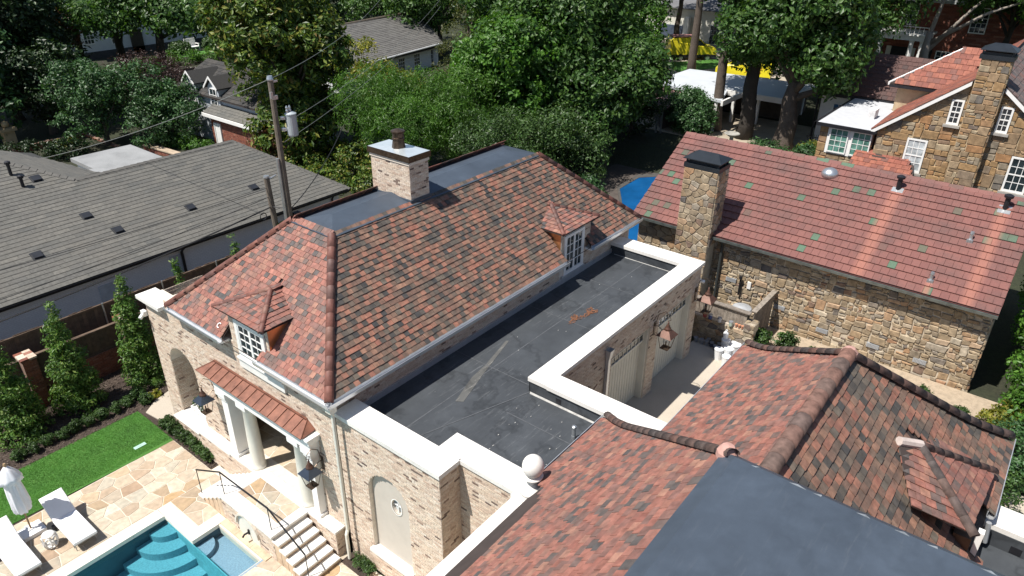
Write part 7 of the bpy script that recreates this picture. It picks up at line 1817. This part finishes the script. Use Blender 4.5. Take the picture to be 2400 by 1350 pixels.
emit(lw2, "brick", "brickwork", [(rows((16.5, 56.6, 0), EX, EZ, (0, -1, 0), [rect(0, 4.8, 0, .8)], .23, .08, .068, -.01, .012, -.01, .012, .012), (0, -1, 0)), (rows((21.3, 56.6, 0), -EY, EZ, (-1, 0, 0), [rect(0, 9, 0, .7)], .23, .08, .068, -.01, .012, -.01, .012, .012), (-1, 0, 0))], REDBRICK, 60)
gp = thing("gate_pier", "tan stone gate pier topped with a ball among dark shrubs at left", "pier", (16.9, 58.0, 0))
TAN = M("tan_stone", (.42, .31, .17), .8, var=.2)
mb = MB(); mb.box(-.35, .35, -.35, .35, 0, 1.7); mb.build("shaft", TAN, gp); mb = MB(); mb.box(-.5, .5, -.5, .5, 1.7, 1.9); mb.build("cap", TAN, gp); mb = MB(); mb.lathe((0, 0, 0), [(.02, 1.9), (.2, 1.95), (.24, 2.12), (.2, 2.28), (.02, 2.36)], 12); mb.build("ball", TAN, gp, True)
# grey bungalow behind the yellow tree: ridge runs along its own axis
H3 = far_house("grey shingled white bungalow behind the yellow leaved tree", (50, 53, 0), "bungalow")
R1, R2, Ea, Eb = A((42.5, 57.5, 5.4)), A((61.0, 60.5, 5.4)), A((40.0, 50.2, 3.3)), A((55.9, 53.2, 3.3))
w = MB(); w.slab([(40.6, 51.0, -.1), (56.0, 53.9, -.1), (60.5, 61, -.1), (43, 58, -.1)], (0, 0, 3.35)); w.build("wall", CLAP, H3)
ef = unit(Eb-Ea); nf = unit(A((ef[1], -ef[0], 0))); 
siding(H3, "siding", (40.5, 50.9), unit((15.4, 2.9, 0)), 15.6, .3, 3.2, unit((2.9, -15.4, 0)), CLAP, .25)
dz3 = A((0, 0, -.35)); r3 = slope(H3, "roof", [Ea+dz3*.3, Eb+dz3, R2-A((1.2, .2, 0))+dz3, R1+dz3], UNDER)
GSH = Mrand("warm_grey_shingle", [(0, (.118, .114, .106)), (.5, (.142, .137, .127)), (1, (.105, .10, .094))], .9, grain=.2)
tiledquad(r3, "t", Ea+A((0, 0, .09)), Eb+A((0, 0, .09)), R2+A((-1.2, -.2, .09)), R1+A((0, 0, .09)), .6, .3, 120, GSH)
r4 = slope(H3, "rear_roof", [R1, R2, R2+A((-1, 7, -2)), R1+A((-1, 7, -2))], DSH)
mb = MB(); mb.tube([Ea+A((0, -.05, .0)), Eb+A((0, -.05, .0))], .09, 6); mb.build("gutter", WHITE, H3); mb = MB(); mb.tube([R1+A((0, 0, .08)), R2+A((0, 0, .08))], .12, 6); mb.build("ridge_cap", M("brown_ridge", (.15, .12, .09), .9), H3)
for s_ in (8.6, 11.2): window(H3, tuple(A((40.5, 50.9, 1.3))+s_*unit((15.4, 2.9, 0))+.03*unit((2.9, -15.4, 0))), unit((15.4, 2.9, 0)), EZ, unit((2.9, -15.4, 0)), 1.1, 1.5, 3, 4, panes=False, casing=.08, bar=.04)
window(H3, tuple(A((40.5, 50.9, .4))+14.2*unit((15.4, 2.9, 0))+.03*unit((2.9, -15.4, 0))), unit((15.4, 2.9, 0)), EZ, unit((2.9, -15.4, 0)), 1.2, 2.4, 3, 5, panes=False, casing=.06, bar=.04)
mb = MB(); mb.slab([(54.9, 53.55, -.1), (55.1, 53.2, -.1), (55.3, 53.3, -.1), (55.2, 53.6, -.1)], (0, 0, 3.3)); mb.build("corner_post", WHITE, H3)
rr1 = slope(H3, "side_roof", [(38.5, 57.5, 3.8), (43.0, 56.8, 4.6), (44.0, 58.8, 5.3), (40.5, 62.5, 5.3)], GSH)
mb = MB(); mb.lathe((43, 58.6, 5.0), [(.3, 0), (.12, .4), (.12, .9), (.25, .95), (.1, 1.1)], 8); mb.build("flue_pipe", STEEL, H3)
# red brick mansion with portico, upper right (front faces -x)
H4 = far_house("shaded red brick mansion with white portico at the upper right", (78, 13, 2.5), "brick_mansion")
BRK = M("mansion_red_brick", (.17, .065, .045), .9, var=.3, scale=1.5, fine=.3)
w = MB(); w.box(72, 84, 4.0, 24, 1, 9.4); wm4 = w.build("wall", BRK, H4)
emit(wm4, "brick", "brickwork", [(rows((72, 24, 2.5), -EY, EZ, (-1, 0, 0), [rect(0, 20, 0, 6.8)], .45, .15, .135, -.01, .012, -.01, .012, .014, hj=.004), (-1, 0, 0))], REDBRICK, 0)
s4 = slope(H4, "roof", [(71.5, 24.5, 9.4), (71.5, 3.5, 9.4), (77, 6, 13), (77, 22, 13)][::-1], UNDER)
tiledquad(s4, "t", (71.5, 24.5, 9.5), (71.5, 3.5, 9.5), (77, 6, 13.1), (77, 22, 13.1), .8, .5, 40, SLATE_CAP)
mb = MB(); mb.box(71.4, 71.9, 3.5, 24.5, 9.15, 9.45); mb.build("cornice", M("grey_cornice", (.4, .42, .42), .6), H4)
mb = MB(); mb.box(69.2, 72, 11.4, 16.0, 6.35, 6.75); mb.box(69.0, 72, 11.2, 16.2, 6.75, 6.9); mb.build("portico_roof", WHITE, H4)
for y in (11.7, 12.5, 14.9, 15.7):
    mb = MB(); mb.lathe((69.5, y, 0), [(.26, 2.4), (.22, 2.6), (.18, 6.2), (.26, 6.35)], 12); mb.build("column", WHITE, H4)
mb = MB(); mb.box(71.9, 72.0, 12.9, 14.4, 2.5, 5.4); mb.build("door", IRON, H4); mb = MB(); mb.box(71.85, 71.97, 12.5, 12.88, 2.5, 5.4); mb.box(71.85, 71.97, 14.42, 14.8, 2.5, 5.4); mb.build("door_surround", CREAM, H4)
for k in range(14): MB().box(69.2, 69.24, 11.4+k*.34, 11.44+k*.34, 6.9, 7.4).build("baluster", WHITE, H4)
mb = MB(); mb.box(69.18, 69.26, 11.3, 16.1, 7.4, 7.46); mb.build("balustrade_rail", WHITE, H4)
for (y, z) in ((17.2, 3.4), (10.9, 3.4), (14.2, 7.2), (18.6, 7.0), (9.0, 7.0), (7.2, 3.4), (20.5, 3.4)): window(H4, (71.93, y, z), -EY, EZ, (-1, 0, 0), 1.2, 2.0, 3, 5, panes=False, casing=.08, bar=.045)
for (y, z) in ((17.75, 3.4), (15.4, 3.4), (11.45, 3.4), (9.2, 3.4)): MB().box(71.9, 71.99, y-.25, y+.05, z, z+2.0).build("shutter", IRON, H4)
# pale house with garage beyond the vans
H5 = far_house("pale grey roofed house mostly hidden behind the trees above the vans", (84, 36, 2), "pale_house")
w = MB(); w.box(78, 92, 28, 48, 1, 6); w.build("wall", CREAM, H5)
slope(H5, "roof", [(77.5, 49, 6), (77.5, 27, 6), (85, 29, 9.5), (85, 47, 9.5)][::-1], SLATE_CAP)
for y in (31, 34): window(H5, (77.95, y, 2.6), -EY, EZ, (-1, 0, 0), 1.2, 2, 3, 4, panes=False)
mb = MB(); mb.box(77.8, 78, 37, 40, 1.5, 4.2); mb.build("garage_door", M("dark_blue_door", (.06, .08, .12), .5), H5)
for y in (36.6, 40.3): MB().box(77.3, 77.8, y-.3, y+.3, 1.4, 5.2).build("pillar", WHITE, H5)
# carport
cpt = building("carport", "flat white roofed open carport on white posts behind the tree trunks", "carport", (52, 21, 1.8))
CWH = M("white_carport_roof", (.50, .53, .56), .6, var=.07, scale=1)
mb = MB(); mb.slab([(50.6, 26.0, 4.0), (48.0, 19.4, 4.0), (51.6, 20.5, 4.0), (51.4, 16.2, 4.0), (57.5, 16.2, 4.0), (56.6, 26.0, 4.0)], (0, 0, .18)); mb.build("roof", CWH, cpt)
mb = MB(); mb.box(51.2, 51.36, 16.1, 20.5, 3.85, 4.22); mb.box(47.9, 51.3, 19.25, 19.4, 3.85, 4.2); mb.box(51.2, 57.6, 16.0, 16.14, 3.85, 4.22); mb.build("fascia", WHITE, cpt)
for (x, y) in ((51.5, 19.9), (52.2, 18.3), (52.6, 16.6), (56.5, 16.5), (48.4, 19.9)): MB().box(x-.1, x+.1, y-.1, y+.1, 1.6, 4.0).build("post", WHITE, cpt)
mb = MB(); mb.box(54.5, 57.5, 16.5, 25.8, 1.5, 4.0); mb.build("rear_wall", M("brown_wall", (.11, .085, .065), .9), cpt)
mb = MB(); mb.box(46, 54.4, 11, 25.5, 1.2, gh1(50, 18)+.06); structure("carport_paving", mb, M("dusty_paving", (.34, .29, .22), .9, var=.3, scale=.8))
shd = building("metal_roof_shed", "shed with striped pinkish ribbed metal roof left of the carport", "shed", (48.5, 24, 1.7))
RIBD = M("pink_ribbed_metal", (.33, .20, .185), .5, .2, var=.15)
a_, b_, c_, d_ = A((45.4, 22.6, 3.4)), A((49.6, 25.9, 3.6)), A((53.4, 25.4, 4.0)), A((49.5, 21.95, 3.9))
mb = MB(); mb.slab([a_, d_, c_, b_], (0, 0, .06)); sr_ = mb.build("roof", M("dark_metal_valley", (.13, .085, .08), .6), shd)
for k in range(18):
    f0, f1 = k/18, (k+.55)/18; z_ = A((0, 0, .06))
    MB().slab([a_+(d_-a_)*f0+z_, a_+(d_-a_)*f1+z_, b_+(c_-b_)*f1+z_, b_+(c_-b_)*f0+z_], (0, 0, .06)).build("metal_rib", RIBD, sr_)
mb = MB(); mb.slab([(46.3, 22.9, 1), (49.6, 22.5, 1), (52.8, 25.2, 1), (49.8, 25.6, 1)], (0, 0, 2.45)); mb.build("wall", M("dark_shed_wall", (.06, .05, .045), .9), shd)
for y in (22.5, 22.85): MB().box(45.5, 45.6, y, y+.1, 1.3, 3.5).build("post", STEEL, shd)
# fountain, iron fence
ft = thing("fountain", "tiered grey stone fountain above the red roof ridge", "fountain", (44.6, 17.0, gh1(44.6, 17)))
FST = M("grey_fountain_stone", (.30, .29, .26), .8, var=.3)
mb = MB(); mb.lathe((0, 0, 0), [(.85, 0), (.95, .4), (.85, .42), (.75, .2)], 20); mb.build("basin", FST, ft); mb = MB(); mb.lathe((0, 0, 0), [(.25, .2), (.12, .6), (.12, 1.0), (.5, 1.25), (.45, 1.28), (.1, 1.15)], 16); mb.build("bowl", FST, ft)
ifn = thing("iron_fence", "black iron picket fence behind the golden shrub", "fence", (47.6, 11.8, 1.9))
for k in range(22): MB().box(-.01, .01, -1.4+k*.13, -1.38+k*.13, 0, 1.25).build("picket", IRON, ifn)
mb = MB(); mb.box(-.015, .015, -1.42, 1.42, 1.05, 1.1); mb.box(-.015, .015, -1.42, 1.42, .15, .2); mb.build("rail", IRON, ifn)
# blue pool beyond the stone house
n6 = [(28.0, 14.0), (31.5, 14.3), (38.0, 17.6), (39.3, 19.3), (38.4, 20.1), (35.9, 20.0), (32.8, 17.9), (28.6, 15.7)]
p2_ = building("blue_pool", "bright blue neighbour's pool glimpsed beyond the clay tile roof", "pool", (36, 18, .9))
mb = MB(); mb.poly([(x_, y_, 1.06) for x_, y_ in n6]); mb.build("water_surface", M("blue_pool_water", (.008, .085, .24), .08, var=.3, scale=.5, spec=.6), p2_)
mb = MB(); c6 = A(n6).mean(0)
for k in range(8):
    a, b = A(n6[k]), A(n6[(k+1) % 8]); ao, bo = c6+(a-c6)*1.12, c6+(b-c6)*1.12
    mb.slab([(*a, 1.02), (*ao, 1.02), (*bo, 1.02), (*b, 1.02)], (0, 0, .06))
mb.build("coping", M("grey_pool_coping", (.07, .065, .06), .8), p2_)
mb = MB(); mb.slab([(26.3, 13.7, .8), (33, 12.6, .8), (41.5, 15.0, .8), (41.5, 22.5, .8), (33, 23.5, .8), (26.3, 16.5, .8)], (0, 0, .195)); structure("pool_paving", mb, M("shaded_leafy_paving", (.085, .07, .06), .9, var=.5, scale=2, fine=.4))  # tree shade over the leafy paving is put into its dark colour
chm = thing("pool_board", "pale grey upright panel in the shade beside the blue pool", "panel", (39.2, 17.6, 1.2)); mb = MB(); mb.box(-.05, .05, -.4, .4, 0, 1.0); mb.build("panel", M("grey_panel", (.30, .34, .40), .6), chm); mb = MB(); mb.box(-.04, .04, -.35, -.3, -.2, 0); mb.box(-.04, .04, .3, .35, -.2, 0); mb.build("feet", IRON, chm)
# yellow vans
YV = M("yellow_van_paint", (.72, .62, .03), .3, var=.03)
def van(label, loc, rz, L=4.6, W_=1.9, H_=2.15):
    t = thing("yellow_van", label, "van", loc, "yellow vans on the drive", rz)
    prof = [(0, .45), (0, 1.1), (.18, 1.25), (.95, 1.42), (1.65, 1.98), (2.05, H_), (L-.25, H_), (L, H_-.25), (L, .45)]
    mb = MB(); w2 = W_/2
    lo = [(x, -w2, z) for x, z in prof]; hi = [(x, w2, z) for x, z in prof]
    def ins(p, s): return (p[0], s*(w2-(.12 if p[2] > 1.35 else 0)), p[2])
    vs = [ins(p, -1) for p in lo]+[ins(p, 1) for p in hi]; k = len(prof)
    mb.add(vs, [tuple(range(k)), tuple(range(2*k-1, k-1, -1))]+[(i, k+i, k+(i+1) % k, (i+1) % k) for i in range(k)])
    mb.build("body", YV, t)
    for s in (-1, 1):
        y = s*(w2-.085)
        mb = MB(); q = [(1.15, y, 1.46), (1.72, y, 1.95), (2.3, y, 1.95), (2.3, y, 1.4)]; mb.slab(q if s < 0 else q[::-1], (0, s*.02, 0)); mb.build("side_window", GLASS, t)
        y = s*(w2+.0)
        mb = MB(); mb.box(.05, L-.05, min(y, y+s*.02), max(y, y+s*.02), .42, .62); mb.build("side_skirt", IRON, t)
        for wx in (.85, L-1.1):
            mb = MB(); mb.tube([(wx, s*(w2-.2), .34), (wx, s*(w2+.01), .34)], .34, 16); wh = mb.build("wheel", IRON, t)
            MB().tube([(wx, s*(w2+.011), .34), (wx, s*(w2+.02), .34)], .2, 12).build("hubcap", STEEL, wh)
    mb = MB(); mb.slab([(1.02, -.75, 1.5), (1.02, .75, 1.5), (1.62, .72, 1.97), (1.62, -.72, 1.97)], (-.015, 0, .02)); mb.build("windscreen", GLASS, t)
    for y in (-.72, .72): MB().box(-.02, .04, y-.17, y+.17, .85, 1.05).build("headlight", GLASS_PALE, t)
    mb = MB(); mb.box(-.06, .1, -w2+.05, w2-.05, .4, .65); mb.build("bumper", IRON, t)
    return t
v1 = van("yellow van seen side on, parked farther back with red edged racks on its roof", (70.0, 29.9, gh1(69, 31)), math.radians(133))
mb = MB(); mb.box(1.9, 4.4, -.7, .7, 2.2, 2.27)
mb.build("roof_rack", M("reddish_rack", (.35, .16, .14), .6), v1)
v2 = van("yellow van nearer the carport with red script lettering on its side", (62.3, 26.0, gh1(63, 25)), math.radians(-77))
RED = M("red_lettering", (.45, .03, .03), .5)
for s in (-1, 1):
    cu_ = bpy.data.curves.new("lettering", 'FONT'); cu_.body = "Acc"; cu_.size = .85; cu_.shear = .35; cu_.extrude = .004
    to = bpy.data.objects.new("lettering", cu_); col.objects.link(to)
    dg_ = bpy.context.evaluated_depsgraph_get(); me = bpy.data.meshes.new_from_object(to.evaluated_get(dg_)); bpy.data.objects.remove(to)
    me.materials.clear(); me.materials.append(RED)
    o = bpy.data.objects.new("lettering", me); link(o, v2)
    if s < 0: o.matrix_basis = Matrix.Translation((2.5, -.962, .95)) @ Matrix.Rotation(math.pi/2, 4, 'X')
    else: o.matrix_basis = Matrix.Translation((4.6, .962, .95)) @ Matrix.Rotation(math.pi, 4, 'Z') @ Matrix.Rotation(math.pi/2, 4, 'X')
mb = MB(); mb.box(60, 78, 20, 40, .5, gh1(68, 30)+.05); structure("far_drive", mb, M("far_drive_concrete", (.40, .35, .28), .9, var=.2))
mb = MB(); mb.slab([(61.5, 29.3, 0), (66.5, 27.2, 0), (70, 29, 0), (64.5, 32.5, 0)], (0, 0, gh1(66, 30)+.09)); structure("verge_grass", mb, bpy.data.materials["mown_lawn"])
wp = thing("planter_pot", "yellow flowering shrub in a white planter behind the nearer yellow van", "planter", (66.5, 24.3, gh1(66, 24)+.05)); mb = MB(); mb.box(-.5, .5, -.5, .5, 0, .6); mb.build("box", WHITE, wp); crown(wp, "foliage", [(0, 0, 1.1, .6, .6, .6)], 40, 22, .25, .2, YEL, 171)
# far wood closing the view: one mass
rr = np.random.default_rng(77)
bl = []
for i in range(150):
    a = rr.uniform(-.35, 1.75); d = rr.uniform(105, 175)
    x, y = d*math.cos(a), d*math.sin(a)
    r_ = rr.uniform(4, 7); bl.append((x, y, rr.uniform(3, 10), r_, r_, r_*rr.uniform(.8, 1.2)))
o = link(bpy.data.objects.new("distant_woodland", leafmesh("distant_woodland", bl, 5200, 26, 1.5, .85, OAK, 88, shell=.75)))
o['kind'] = 'stuff'
